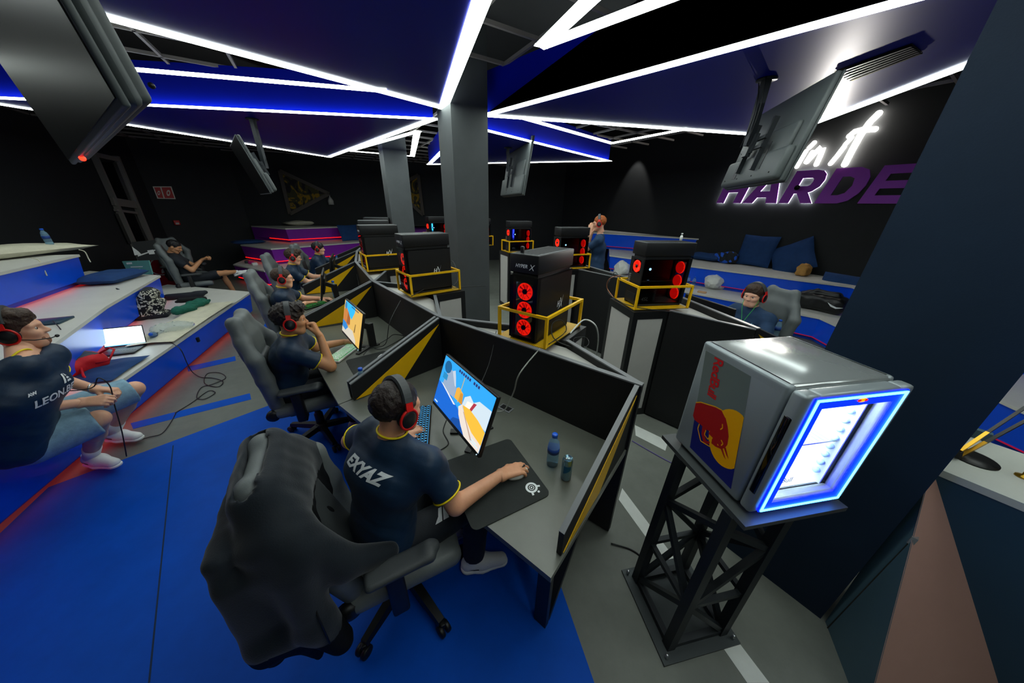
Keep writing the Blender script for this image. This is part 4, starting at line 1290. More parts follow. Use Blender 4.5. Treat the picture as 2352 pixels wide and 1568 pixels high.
# ================================================================ ORGANIC SURFACES (signed distance fields meshed with surface nets)
class Field:
    def __init__(self, lo, hi, res):
        self.res = res
        self.lo = np.array(lo, float)
        self.n = np.maximum(4, np.ceil((np.array(hi, float) - self.lo) / res).astype(int) + 1)
        self.D = np.full(tuple(self.n), 1.0, np.float32)
    def block(self, blo, bhi):
        i0 = np.clip(np.floor((np.array(blo) - self.lo) / self.res).astype(int), 0, self.n)
        i1 = np.clip(np.ceil((np.array(bhi) - self.lo) / self.res).astype(int) + 1, 0, self.n)
        if np.any(i1 <= i0): return None
        ax = [(self.lo[k] + np.arange(i0[k], i1[k]) * self.res).astype(np.float32) for k in range(3)]
        P = np.stack(np.meshgrid(*ax, indexing='ij'), -1)
        return tuple(slice(i0[k], i1[k]) for k in range(3)), P
    def apply(self, sl, d, k, op):
        a = self.D[sl]
        if op == 'sub':
            d = -d
            if k > 0:
                h = np.clip(.5 - .5 * (d - a) / k, 0, 1)
                # smooth max
                self.D[sl] = d + (a - d) * h + k * h * (1 - h)
            else: self.D[sl] = np.maximum(a, d)
        else:
            if k > 0:
                h = np.clip(.5 + .5 * (d - a) / k, 0, 1)
                self.D[sl] = d + (a - d) * h - k * h * (1 - h)
            else: self.D[sl] = np.minimum(a, d)
    def cap(self, a, b, ra, rb, k=.02, op='add', cut=None):
        a = np.array(a, np.float32); b = np.array(b, np.float32)
        m = max(ra, rb) + k * 1.5 + self.res * 3
        r = self.block(np.minimum(a, b) - m, np.maximum(a, b) + m)
        if r is None: return
        sl, P = r
        ab = b - a; L = float(ab @ ab) + 1e-12
        t = np.clip(((P - a) @ ab) / L, 0, 1)
        d = np.linalg.norm(P - (a + t[..., None] * ab), axis=-1) - (ra + (rb - ra) * t)
        if cut is not None:
            for (q, n) in cut:
                d = np.maximum(d, (P - np.array(q, np.float32)) @ np.array(n, np.float32))
        self.apply(sl, d, k, op)
    def ell(self, c, r, k=.02, op='add', M=None, noise=None, cut=None):
        """ellipsoid; M: 3x3 rows = axes"""
        c = np.array(c, np.float32); r = np.array(r, np.float32)
        m = float(r.max()) + k * 1.5 + self.res * 3 + (noise[0] if noise else 0)
        rr = self.block(c - m, c + m)
        if rr is None: return
        sl, P = rr
        p = P - c
        if M is not None: p = p @ np.array(M, np.float32).T
        k0 = np.linalg.norm(p / r, axis=-1); k1 = np.linalg.norm(p / (r * r), axis=-1) + 1e-6
        d = k0 * (k0 - 1) / k1
        if noise:
            d = d - noise[0] * np_noise(P, noise[1])
        if cut is not None:
            for (q, n) in cut:
                d = np.maximum(d, (P - np.array(q, np.float32)) @ np.array(n, np.float32))
        self.apply(sl, d, k, op)
    def box(self, c, half, r, k=.02, op='add', M=None, noise=None):
        c = np.array(c, np.float32); half = np.array(half, np.float32)
        m = float(np.linalg.norm(half)) + k * 1.5 + self.res * 3
        rr = self.block(c - m, c + m)
        if rr is None: return
        sl, P = rr
        p = P - c
        if M is not None: p = p @ np.array(M, np.float32).T
        q = np.abs(p) - (half - r)
        d = np.linalg.norm(np.maximum(q, 0), axis=-1) + np.minimum(q.max(-1), 0) - r
        if noise: d = d - noise[0] * np_noise(P, noise[1])
        self.apply(sl, d, k, op)
    def plane(self, q, n):
        P = self.block(self.lo, self.lo + self.n * self.res)[1]
        self.D = np.maximum(self.D, ((P - np.array(q, np.float32)) @ np.array(n, np.float32)).astype(np.float32))
    def mesh(self):
        D = self.D.copy()
        D[0], D[-1] = 1, 1; D[:, 0], D[:, -1] = 1, 1; D[:, :, 0], D[:, :, -1] = 1, 1
        S = D < 0
        nx, ny, nz = (s - 1 for s in D.shape)
        cnt = np.zeros((nx, ny, nz), np.int16)
        for i in (0, 1):
            for j in (0, 1):
                for k in (0, 1):
                    cnt += S[i:i + nx, j:j + ny, k:k + nz]
        act = (cnt > 0) & (cnt < 8)
        ids = np.full(act.shape, -1, np.int64)
        cells = np.argwhere(act)
        ids[act] = np.arange(len(cells))
        acc = np.zeros((len(cells), 3)); num = np.zeros(len(cells))
        off = [(i, j, k) for i in (0, 1) for j in (0, 1) for k in (0, 1)]
        for a in off:
            for ax in range(3):
                if a[ax] == 1: continue
                b = list(a); b[ax] = 1
                ca = cells + a; cb = cells + b
                da = D[ca[:, 0], ca[:, 1], ca[:, 2]]; db = D[cb[:, 0], cb[:, 1], cb[:, 2]]
                x = (da < 0) != (db < 0)
                t = np.where(x, da / np.where(da == db, 1, da - db), 0)
                p = np.array(a, float)[None] + np.zeros((len(cells), 3)); p[:, ax] += t
                acc[x] += p[x]; num[x] += 1
        V = self.lo + (cells + acc / np.maximum(num, 1)[:, None]) * self.res
        quads = []
        for ax in range(3):
            u, v = [(1, 2), (2, 0), (0, 1)][ax]
            sl0 = [slice(1, -1)] * 3; sl1 = [slice(1, -1)] * 3
            sl0[ax] = slice(0, -1); sl1[ax] = slice(1, None)
            A = S[tuple(sl0)]; B = S[tuple(sl1)]
            ch = np.argwhere(A != B)
            if not len(ch): continue
            ch = ch + np.array([0 if q == ax else 1 for q in range(3)])
            flip = S[ch[:, 0], ch[:, 1], ch[:, 2]]
            eu = np.zeros(3, int); eu[u] = 1; ev = np.zeros(3, int); ev[v] = 1
            g = [ch - eu - ev, ch - ev, ch, ch - eu]
            q = np.stack([ids[c[:, 0], c[:, 1], c[:, 2]] for c in g], 1)
            q[~flip] = q[~flip][:, ::-1]
            quads.append(q)
        Q = np.concatenate(quads) if quads else np.zeros((0, 4), int)
        return V, Q[(Q >= 0).all(1)]

def np_noise(P, s):
    x, y, z = P[..., 0] * s, P[..., 1] * s, P[..., 2] * s
    n = np.sin(x * 1.0 + 1.7 * np.sin(y * .9 + z * .4)) + np.sin(y * 1.13 + 1.5 * np.sin(z * 1.1 + x * .5)) + np.sin(z * 1.07 + 1.6 * np.sin(x * .8 + y * .6))
    return (n / 3 + .5 * np.sin(x * 2.3 + y * 1.9) * np.sin(z * 2.1 - x)).astype(np.float32)

def smooth_verts(V, Q, it=1):
    for _ in range(it):
        acc = np.zeros_like(V); n = np.zeros(len(V))
        for a, b in ((0, 1), (1, 2), (2, 3), (3, 0)):
            np.add.at(acc, Q[:, a], V[Q[:, b]]); np.add.at(n, Q[:, a], 1)
            np.add.at(acc, Q[:, b], V[Q[:, a]]); np.add.at(n, Q[:, b], 1)
        V = V * .4 + .6 * acc / np.maximum(n, 1)[:, None]
    return V

def np_mesh(name, parts, mats, parent=None, fmat=None):
    """parts: list of (V, Q); joined into one smooth mesh"""
    V = np.concatenate([p[0] for p in parts]); o = 0; Qs = []
    for v, q in parts:
        Qs.append(q + o); o += len(v)
    Q = np.concatenate(Qs)
    me = bpy.data.meshes.new(name)
    me.vertices.add(len(V)); me.vertices.foreach_set('co', V.astype(np.float32).ravel())
    me.loops.add(Q.size); me.loops.foreach_set('vertex_index', Q.astype(np.int32).ravel())
    me.polygons.add(len(Q)); me.polygons.foreach_set('loop_start', np.arange(0, Q.size, 4, dtype=np.int32))
    me.polygons.foreach_set('loop_total', np.full(len(Q), 4, np.int32))
    me.update(calc_edges=True)
    if fmat is not None:
        c = V[Q].mean(1)
        me.polygons.foreach_set('material_index', fmat(c).astype(np.int32))
    me.polygons.foreach_set('use_smooth', np.ones(len(Q), bool))
    me.validate()
    for m in (mats if isinstance(mats, (list, tuple)) else [mats]): me.materials.append(m)
    ob = bpy.data.objects.new(name, me); COL.objects.link(ob); ob.parent = parent
    return ob

def nv(v): return np.array(tuple(v), float)

# ---------------------------------------------------------------- head
HEAD_CACHE = {}
def head_local(res):
    if res in HEAD_CACHE: return HEAD_CACHE[res]
    F = Field((-.105, -.135, -.15), (.105, .135, .135), res)
    F.ell((0, -.016, .030), (.074, .094, .084), .0)
    F.ell((0, .016, -.040), (.059, .070, .074), .035)
    F.cap((-.022, .055, -.094), (.022, .055, -.094), .021, .021, .03)
    F.cap((-.050, -.005, -.060), (-.026, .048, -.090), .020, .018, .03); F.cap((.050, -.005, -.060), (.026, .048, -.090), .020, .018, .03)
    for s in (-1, 1):
        F.ell((s * .043, .052, -.022), (.022, .024, .020), .03)
        F.cap((s * .012, .078, .018), (s * .048, .062, .020), .010, .011, .02)
    for s in (-1, 1):
        F.ell((s * .031, .088, .000), (.017, .016, .011), .014, 'sub')
    F.cap((0, .078, .008), (0, .101, -.026), .0065, .010, .014)
    for s in (-1, 1): F.ell((s * .010, .092, -.031), (.008, .010, .007), .008)
    F.cap((-.017, .078, -.055), (.017, .078, -.055), .006, .006, .008); F.cap((-.015, .077, -.066), (.015, .077, -.066), .0065, .0065, .008)
    F.cap((-.020, .089, -.0605), (.020, .089, -.0605), .003, .003, .003, 'sub')
    for s in (-1, 1):
        F.ell((s * .077, -.010, -.010), (.011, .021, .031), .010)
        F.ell((s * .087, -.004, -.006), (.006, .011, .018), .006, 'sub')
    F.cap((0, -.022, -.05), (0, -.035, -.145), .046, .050, .03)
    V, Q = F.mesh(); V = smooth_verts(V, Q, 1)
    HEAD_CACHE[res] = (V, Q)
    return V, Q

def hair_mesh(style, res):
    key = (style, res)
    if key not in HEAD_CACHE:
        HEAD_CACHE[key] = hair_fields(style, res)
    return HEAD_CACHE[key]

def hair_fields(style, res):
    F = Field((-.135, -.165, -.12), (.135, .16, .175), res)
    P = {'short': ((0, -.022, .036), (.081, .102, .090), (.0035, 130), None, -.035, .082, .085),
         'curly': ((0, -.020, .044), (.090, .110, .094), (.009, 150), ((0, .060, .098), (.065, .045, .034)), -.045, .088, .080),
         'swept': ((0, -.018, .044), (.083, .106, .090), (.004, 110), ((.014, .040, .090), (.056, .046, .026)), -.043, .090, .085),
         'bowl': ((0, -.016, .040), (.090, .110, .094), (.004, 120), None, -.055, .080, .085)}[style]
    F.ell(P[0], P[1], 0, noise=P[2])
    if P[3]: F.ell(P[3][0], P[3][1], .02, noise=P[2])
    F.ell((0, .108, P[4]), (.085, .075, P[5]), .028, 'sub')
    F.ell((0, .02, -.118), (.12, .12, P[6]), .015, 'sub')
    for s in (-1, 1): F.cap((s * .013, .085, .021), (s * .046, .070, .026), .0048, .004, .002)
    V, Q = F.mesh()
    return smooth_verts(V, Q, 1), Q

# ---------------------------------------------------------------- hand
def hand_local(pose, res):
    key = ('hand', pose, res)
    if key in HEAD_CACHE: return HEAD_CACHE[key]
    curl = {'mouse': [(.25, .35, .30), (.25, .35, .30), (.35, .45, .35), (.45, .5, .4)],
            'type': [(.35, .55, .4), (.35, .6, .4), (.4, .6, .4), (.45, .6, .4)],
            'fist': [(1.25, 1.5, 1.0)] * 4,
            'grip': [(.75, .95, .7), (.8, 1.0, .7), (.85, 1.0, .7), (.9, 1.0, .7)],
            'flat': [(.15, .2, .15)] * 4}[pose]
    F = Field((-.03, -.075, -.095), (.21, .085, .05), res)
    ys = (.030, .010, -.010, -.028)
    base = (.088, .092, .088, .080)
    ln = (.074, .082, .076, .060)
    for y, bx in zip(ys, base):
        F.cap((-.005, y * .6, -.002), (bx, y, -.001), .0145, .0120, .012)
    F.cap((-.02, -.008, -.003), (-.02, .008, -.003), .024, .024, .02)
    for i in range(4):
        p = np.array([base[i], ys[i], 0.0]); a = 0
        segs = (ln[i] * .45, ln[i] * .32, ln[i] * .26); rr = (.0098, .0090, .0082, .0072)
        for j in range(3):
            a += curl[i][j]
            q = p + np.array([math.cos(a), (ys[i]) * .9 * .12, -math.sin(a)]) * segs[j]
            F.cap(p, q, rr[j], rr[j + 1], .004)
            p = q
    tb = {'fist': [(.02, .024, -.012), (.060, .040, -.026), (.082, .022, -.042)], 'grip': [(.02, .024, -.012), (.062, .046, -.034), (.090, .036, -.056)],
          'mouse': [(.018, .026, -.006), (.052, .050, -.016), (.082, .052, -.022)], 'type': [(.018, .026, -.006), (.052, .052, -.016), (.082, .056, -.024)],
          'flat': [(.018, .026, -.004), (.050, .056, -.010), (.080, .066, -.012)]}[pose]
    F.cap(tb[0], tb[1], .0145, .0115, .012); F.cap(tb[1], tb[2], .0112, .0088, .004)
    V, Q = F.mesh(); V = smooth_verts(V, Q, 1)
    HEAD_CACHE[key] = (V, Q)
    return V, Q

def place(VQ, M, mirror=False):
    V, Q = VQ
    V = V.copy()
    if mirror:
        V[:, 1] *= -1; Q = Q[:, ::-1]
    A = np.array(M)
    return V @ A[:3, :3].T + A[:3, 3], Q

# ---------------------------------------------------------------- headset (its own thing)
def make_headset(HM, label, sc=1.0, mic=False):
    root = empty('gaming_headset', (0, 0, 0), 0, label, 'headset', 'black and red headsets on the players')
    root.matrix_world = HM @ Matrix.Scale(sc, 4)
    pts = []; n = 22
    for k in range(n + 1):
        a = PI * k / n
        pts.append((.096 * math.cos(a), -.012, .005 + .128 * math.sin(a)))
    b = MB(); v = []
    for (x, y, z) in pts:
        d = Vector((x, 0, z - .005)); d.normalize()
        o = Vector((x, y, z))
        v += [o + Vector((0, -.021, 0)), o + Vector((0, .021, 0)), o + Vector((0, .017, 0)) + d * .012, o + Vector((0, -.017, 0)) + d * .012]
    f = []
    for k in range(n):
        for j in range(4):
            f.append((4 * k + j, 4 * k + 4 + j, 4 * k + 4 + (j + 1) % 4, 4 * k + (j + 1) % 4))
    lo, hi = 3, n - 3
    f = [q for q in f if lo * 4 <= min(q) and max(q) < (hi + 1) * 4]
    b.add(v, f, 0, False); b.build('headband', M_CHAIRD, root)
    for s in (-1, 1):
        R = Matrix.Translation((s * .088, -.010, -.012)) @ Matrix.Rotation(s * PI / 2, 4, 'Y')
        y = MB()
        p0 = Vector((s * .100, -.012, .052)); p1 = Vector((s * .104, -.012, .012))
        y.bar((s * .094, -.012, .062), (s * .105, -.012, .028), .030, .008, 0, (1, 0, 0))
        y.torus(.040, .006, 26, 8, 0, R @ Matrix.Translation((0, 0, .013)), 1.08, .94)
        y.build('yoke', M_REDPL, root)
        c = MB()
        c.lathe([(0, -.012), (.036, -.012), (.041, -.004), (.041, .006), (.036, .016), (.028, .021), (0, .022)], 24, 0, R @ Matrix.Diagonal((1.08, .94, 1, 1)))
        ec = c.build('ear_cup', M_BLKPL, root)
        MB().torus(.030, .012, 24, 8, 0, R @ Matrix.Translation((0, 0, -.016)), 1.1, .9).build('ear_cushion', M_BLKCLOTH, ec)
    if mic:
        m = MB(); m.tube([(.095, .01, -.035), (.085, .06, -.055), (.050, .105, -.066), (.022, .118, -.066)], .003, 8); m.sphere((.018, .119, -.066), (.014, .009, .009), 10, 6)
        m.build('microphone', M_BLKPL, root)
    return root

# ---------------------------------------------------------------- person
def person(label, J, skin=None, hair='short', hairm=None, shirt=None, trim=None, sleeve=.62, pants=None, pant_end=1.0, pant_flare=.012,
           shoes=None, res=.011, face=(0, 1, 0), headup=(0, 0, 1), handL='type', handR='type', fL=None, fR=None, nL=None, nR=None, sc=1.0,
           beard=False, glasses=False, headset=None, mic=False, socks=None, hres=.0055, legs=True):
    """J: world joint positions; face: where the head looks; fX / nX: finger direction and back-of-hand normal"""
    J = {k: nv(v) for k, v in J.items()}
    skin = skin or M_SKIN; shirt = shirt or M_JERSEY; pants = pants or M_BLKCLOTH; hairm = hairm or M_HAIRD
    root = empty('person', (J['pelvis'][0], J['pelvis'][1], 0), 0, label, 'person')
    org = np.array([J['pelvis'][0], J['pelvis'][1], 0])
    Jl = {k: v - org for k, v in J.items()}
    K = sc
    sd = Jl['shR'] - Jl['shL']; sd = sd / np.linalg.norm(sd)                # to the right hand
    hd = Jl['hipR'] - Jl['hipL']; hd = hd / np.linalg.norm(hd)
    pel, nek = Jl['pelvis'], Jl['neck']
    ch = Jl.get('chest', pel + (nek - pel) * .68)
    wa = pel + (ch - pel) * .45
    allp = np.array(list(Jl.values()))
    lo, hi = allp.min(0) - .22 * K, allp.max(0) + .22 * K
    def torso(F, e, lowcut=None):
        F.cap(pel - hd * .075 * K, pel + hd * .075 * K, (.108 + e) * K, (.108 + e) * K, .03)
        F.cap(wa - hd * .055 * K, wa + hd * .055 * K, (.100 + e) * K, (.100 + e) * K, .09)
        F.cap(ch - sd * .075 * K, ch + sd * .075 * K, (.110 + e) * K, (.110 + e) * K, .09)
        F.cap(wa, ch, (.098 + e) * K, (.105 + e) * K, .06)
        for s, k in ((-1, 'shL'), (1, 'shR')):
            F.cap(nek - (nek - ch) * .12, Jl[k], (.058 + e * .7) * K, (.062 + e * .7) * K, .05)
            F.cap(Jl[k], ch + sd * s * .09 * K, (.058 + e * .6) * K, (.08 + e * .6) * K, .05)
    f3 = np.array(face, float); f3 /= np.linalg.norm(f3)
    hu = np.array(headup, float); hr = np.cross(f3, hu); hr /= np.linalg.norm(hr); hu = np.cross(hr, f3)
    HM = Matrix(((hr[0], f3[0], hu[0], Jl['head'][0]), (hr[1], f3[1], hu[1], Jl['head'][1]), (hr[2], f3[2], hu[2], Jl['head'][2]), (0, 0, 0, 1))) @ Matrix.Scale(K, 4)
    # skin
    F = Field(lo, hi, res)
    torso(F, -.012)
    hb = Jl['head'] - hu * .075 * K - f3 * .022 * K
    F.cap(nek, hb, .052 * K, .047 * K, .03)
    for s in 'LR':
        F.cap(Jl['sh' + s], Jl['el' + s], .050 * K, .041 * K, .03)
        F.cap(Jl['el' + s], Jl['wr' + s], .0425 * K, .0275 * K, .015)
        if legs:
            F.cap(Jl['hip' + s], Jl['kn' + s], .080 * K, .056 * K, .03)
            F.cap(Jl['kn' + s], Jl['kn' + s] * .6 + Jl['an' + s] * .4, .054 * K, .053 * K, .02)
            F.cap(Jl['kn' + s] * .6 + Jl['an' + s] * .4, Jl['an' + s], .053 * K, .034 * K, .02)
    V, Q = F.mesh()
    parts = [(smooth_verts(V, Q, 1), Q), place(head_local(hres), HM)]
    for s, pose, fd, nn in (('L', handL, fL, nL), ('R', handR, fR, nR)):
        w = Jl['wr' + s]
        d = np.array(fd, float) if fd is not None else (w - Jl['el' + s])
        d = d / np.linalg.norm(d)
        n = np.array(nn, float) if nn is not None else np.array([0, 0, 1.0])
        n = n - d * (n @ d); n /= np.linalg.norm(n)
        y = np.cross(n, d)
        M = np.eye(4); M[:3, 0] = d * K; M[:3, 1] = y * K; M[:3, 2] = n * K; M[:3, 3] = w + d * .02 * K
        parts.append(place(hand_local(pose, .0042 if res < .012 else .006), M, mirror=(s == 'L')))
    body = np_mesh('body', parts, skin, root)
    # eyes
    for s in (-1, 1):
        e = MB(); e.sphere((s * .0305, .0668, -.001), .0116, 14, 10, 0)
        e.sphere((s * .0305, .0728, -.001), (.0076, .0062, .0076), 12, 8, 1)
        eo = MB(); eo.add([HM @ Vector(v) for v in e.v], e.f, 0, True); eo.mi = e.mi
        eo.build('eye', [M_EYE, M_IRIS], root)
    # lips colour and hair
    if hair:
        np_mesh('hair', [place(hair_mesh(hair, hres), HM)], hairm, root)
    if beard:
        B = Field((-.10, -.03, -.15), (.10, .12, .0), hres)
        B.ell((0, .016, -.042), (.0605, .0715, .0755), 0); B.cap((-.022, .055, -.094), (.022, .055, -.094), .0225, .0225, .03)
        B.ell((0, .095, -.022), (.055, .06, .030), .012, 'sub'); B.ell((0, .0, .0), (.09, .085, .035), .01, 'sub'); B.cap((-.016, .092, -.060), (.016, .092, -.060), .010, .010, .004, 'sub')
        np_mesh('beard', [place(B.mesh(), HM)], beard if beard is not True else hairm, root)
    if glasses:
        g = MB()
        for s in (-1, 1):
            g.torus(.021, .0016, 20, 6, 0, HM @ Matrix.Translation((s * .032, .096, -.002)) @ Matrix.Rotation(PI / 2, 4, 'X'), 1.1, .85)
            g.tube([HM @ Vector((s * .055, .094, .002)), HM @ Vector((s * .078, .05, .004)), HM @ Vector((s * .082, -.01, .002))], .0016, 6)
        g.tube([HM @ Vector((-.010, .098, .0)), HM @ Vector((.010, .098, .0))], .0016, 6)
        g.build('glasses', M_BLKPL, root)
    # shirt
    F = Field(lo, hi, res)
    torso(F, .010)
    ends = {}
    for s in 'LR':
        a, b = Jl['sh' + s], Jl['el' + s]
        d = (b - a) / np.linalg.norm(b - a)
        e = a + (b - a) * sleeve
        F.cap(a, e + d * .05, .064 * K, .066 * K, .03, cut=[(e, d)])
        ends[s] = (e, d)
    up = (nek - ch) / np.linalg.norm(nek - ch)
    na = (hb - nek) / np.linalg.norm(hb - nek)
    c0 = nek + na * .030 * K
    F.cap(c0 + na * .055 * K, c0 + na * .2, .056 * K, .075 * K, .006, 'sub')
    axis = (pel - wa) / np.linalg.norm(pel - wa)
    F.plane(pel + axis * .07 * K, axis)
    V, Q = F.mesh()
    V = smooth_verts(V, Q, 1)
    # folds
    nrm = np_noise(V + 3, 26) * .004 + np_noise(V * [1, 1, 1.6] + 1, 60) * .0016
    cen = wa
    dirv = V - cen; dirv /= np.linalg.norm(dirv, axis=1)[:, None]
    V = V + dirv * nrm[:, None]
    sh = np_mesh('shirt', [(V, Q)], shirt, root)
    if trim:
        for s in 'LR':
            e, d = ends[s]
            M = frame(Vector(e - d * .004), Vector(np.cross(d, [.3, .5, .8])), z=Vector(d))
            MB().torus(.0655 * K, .0042 * K, 30, 6, 0, M).build('cuff_trim', trim, sh)
        nc = c0 + na * .022 * K
        M = frame(Vector(nc), Vector(sd), z=Vector(na))
        MB().torus(.0605 * K, .0048 * K, 34, 6, 0, M, 1.05, 1.0).build('collar_trim', trim, sh)
    # trousers
    if legs:
        F = Field(lo, hi, res)
        F.cap(pel - hd * .078 * K, pel + hd * .078 * K, .108 * K, .108 * K, .03)
        F.plane(pel - axis * .06 * K, -axis)
        for s in 'LR':
            h, k, a = Jl['hip' + s], Jl['kn' + s], Jl['an' + s]
            if pant_end <= 1.0:
                e = h + (k - h) * pant_end; d = (k - h) / np.linalg.norm(k - h)
                F.cap(h, e + d * .04, (.088 + pant_flare) * K, (.068 + pant_flare) * K, .03, cut=[(e, d)])
            else:
                u = pant_end - 1
                d = (a - k) / np.linalg.norm(a - k); e = k + (a - k) * u
                F.cap(h, k, (.088 + pant_flare) * K, (.064 + pant_flare) * K, .03)
                F.cap(k, e + d * .04, (.064 + pant_flare) * K, (.050 + pant_flare) * K, .015, cut=[(e, d)])
        V, Q = F.mesh(); V = smooth_verts(V, Q, 1)
        n = np_noise(V + 5, 30) * .003
        V = V + n[:, None] * np.array([.5, .5, .7])
        np_mesh('trousers', [(V, Q)], pants, root)
        # shoes
        for s in 'LR':
            a = Jl['an' + s]; toe = Jl.get('toe' + s)
            if toe is None: continue
            d = toe - a; d[2] = 0; d /= np.linalg.norm(d)
            un = np.array([0, 0, 1.0])
            if 'footup' + s in Jl:
                un = Jl['footup' + s] + org
                d = toe - a; d /= np.linalg.norm(d); un = un - d * (un @ d); un /= np.linalg.norm(un)
            sole = a - un * .085 * K
            M = np.eye(4); M[:3, 0] = d * K; M[:3, 1] = np.cross(un, d) * K; M[:3, 2] = un * K; M[:3, 3] = sole
            S = Field((-.10, -.07, -.02), (.24, .07, .16), .007)
            S.cap((-.035, 0, .045), (.05, 0, .045), .040, .042, 0); S.cap((.05, 0, .040), (.165, 0, .030), .044, .036, .03); S.cap((-.015, 0, .06), (-.005, 0, .105), .040, .038, .02)
            S.plane((0, 0, .018), (0, 0, -1)); S.plane((0, 0, .108), (0, 0, 1))
            so = np_mesh('shoe', [place(S.mesh(), M)], shoes or M_WHITE, root)
            S = Field((-.10, -.07, -.02), (.24, .07, .06), .006)
            S.cap((-.035, 0, .012), (.05, 0, .012), .044, .045, 0); S.cap((.05, 0, .012), (.168, 0, .012), .046, .038, .03)
            S.plane((0, 0, .0), (0, 0, -1)); S.plane((0, 0, .022), (0, 0, 1))
            np_mesh('sole', [place(S.mesh(), M)], M_WHITE if shoes is None else M_TEXTW, so)
            lc = MB()
            A = Matrix(M.tolist())
            for k in range(4): lc.tube([A @ Vector((.045 + k * .018, -.022, .078 - k * .004)), A @ Vector((.050 + k * .018, 0, .088 - k * .006)), A @ Vector((.045 + k * .018, .022, .078 - k * .004))], .0028, 6)
            lc.build('laces', M_TEXTW, so)
            for sy in (-1, 1):
                sw = MB()
                pts = [A @ Vector((x, sy * (.0475 - abs(x - .03) * .05), z)) for x, z in ((-.03, .052), (.0, .038), (.03, .036), (.085, .052), (.03, .046), (.0, .048))]
                sw.poly(pts if sy > 0 else list(reversed(pts)))
                sw.build('swoosh', M_BLKPL, so)
            if socks:
                c = MB(); aa = Vector(a - un * .01); bb = Vector(a + (Jl['kn' + s] - a) * .22)
                c.tube([aa, aa.lerp(bb, .5), bb], [.042 * K, .043 * K, .046 * K], 18); c.build('sock', socks, root)
    if headset:
        make_headset(Matrix.Translation(Vector(org)) @ HM @ Matrix.Scale(1 / 1.0, 4), headset, 1.0, mic)
    root['_hm'] = 0
    del root['_hm']
    return root, Matrix.Translation(Vector(org)) @ HM, Jl, org

from mathutils.bvhtree import BVHTree
def stick(v, f, M, d, obj, m, name, off=.0025, reach=.25):
    """flat print wrapped on obj: the shape placed by M is pushed along d onto the surface"""
    dg = bpy.context.evaluated_depsgraph_get()
    me = obj.data
    par = obj.parent
    base = Vector(par.location) if par else Vector((0, 0, 0))
    tree = BVHTree.FromPolygons([x.co + base for x in me.vertices], [tuple(p.vertices) for p in me.polygons])
    d = Vector(d).normalized()
    bm = bmesh.new()
    bv = [bm.verts.new(M @ Vector(p)) for p in v]
    for q in f:
        try: bm.faces.new([bv[i] for i in q])
        except ValueError: pass
    bmesh.ops.triangulate(bm, faces=bm.faces[:])
    bmesh.ops.subdivide_edges(bm, edges=[e for e in bm.edges if e.calc_length() > .02], cuts=2, use_grid_fill=False)
    bmesh.ops.triangulate(bm, faces=bm.faces[:])
    for x in bm.verts:
        h = tree.ray_cast(x.co - d * reach, d)
        x.co = ((h[0] - d * off) if h[0] is not None else x.co) - base
    me2 = bpy.data.meshes.new(name); bm.to_mesh(me2); bm.free()
    o = link_mesh(name, me2, m, par)
    return o
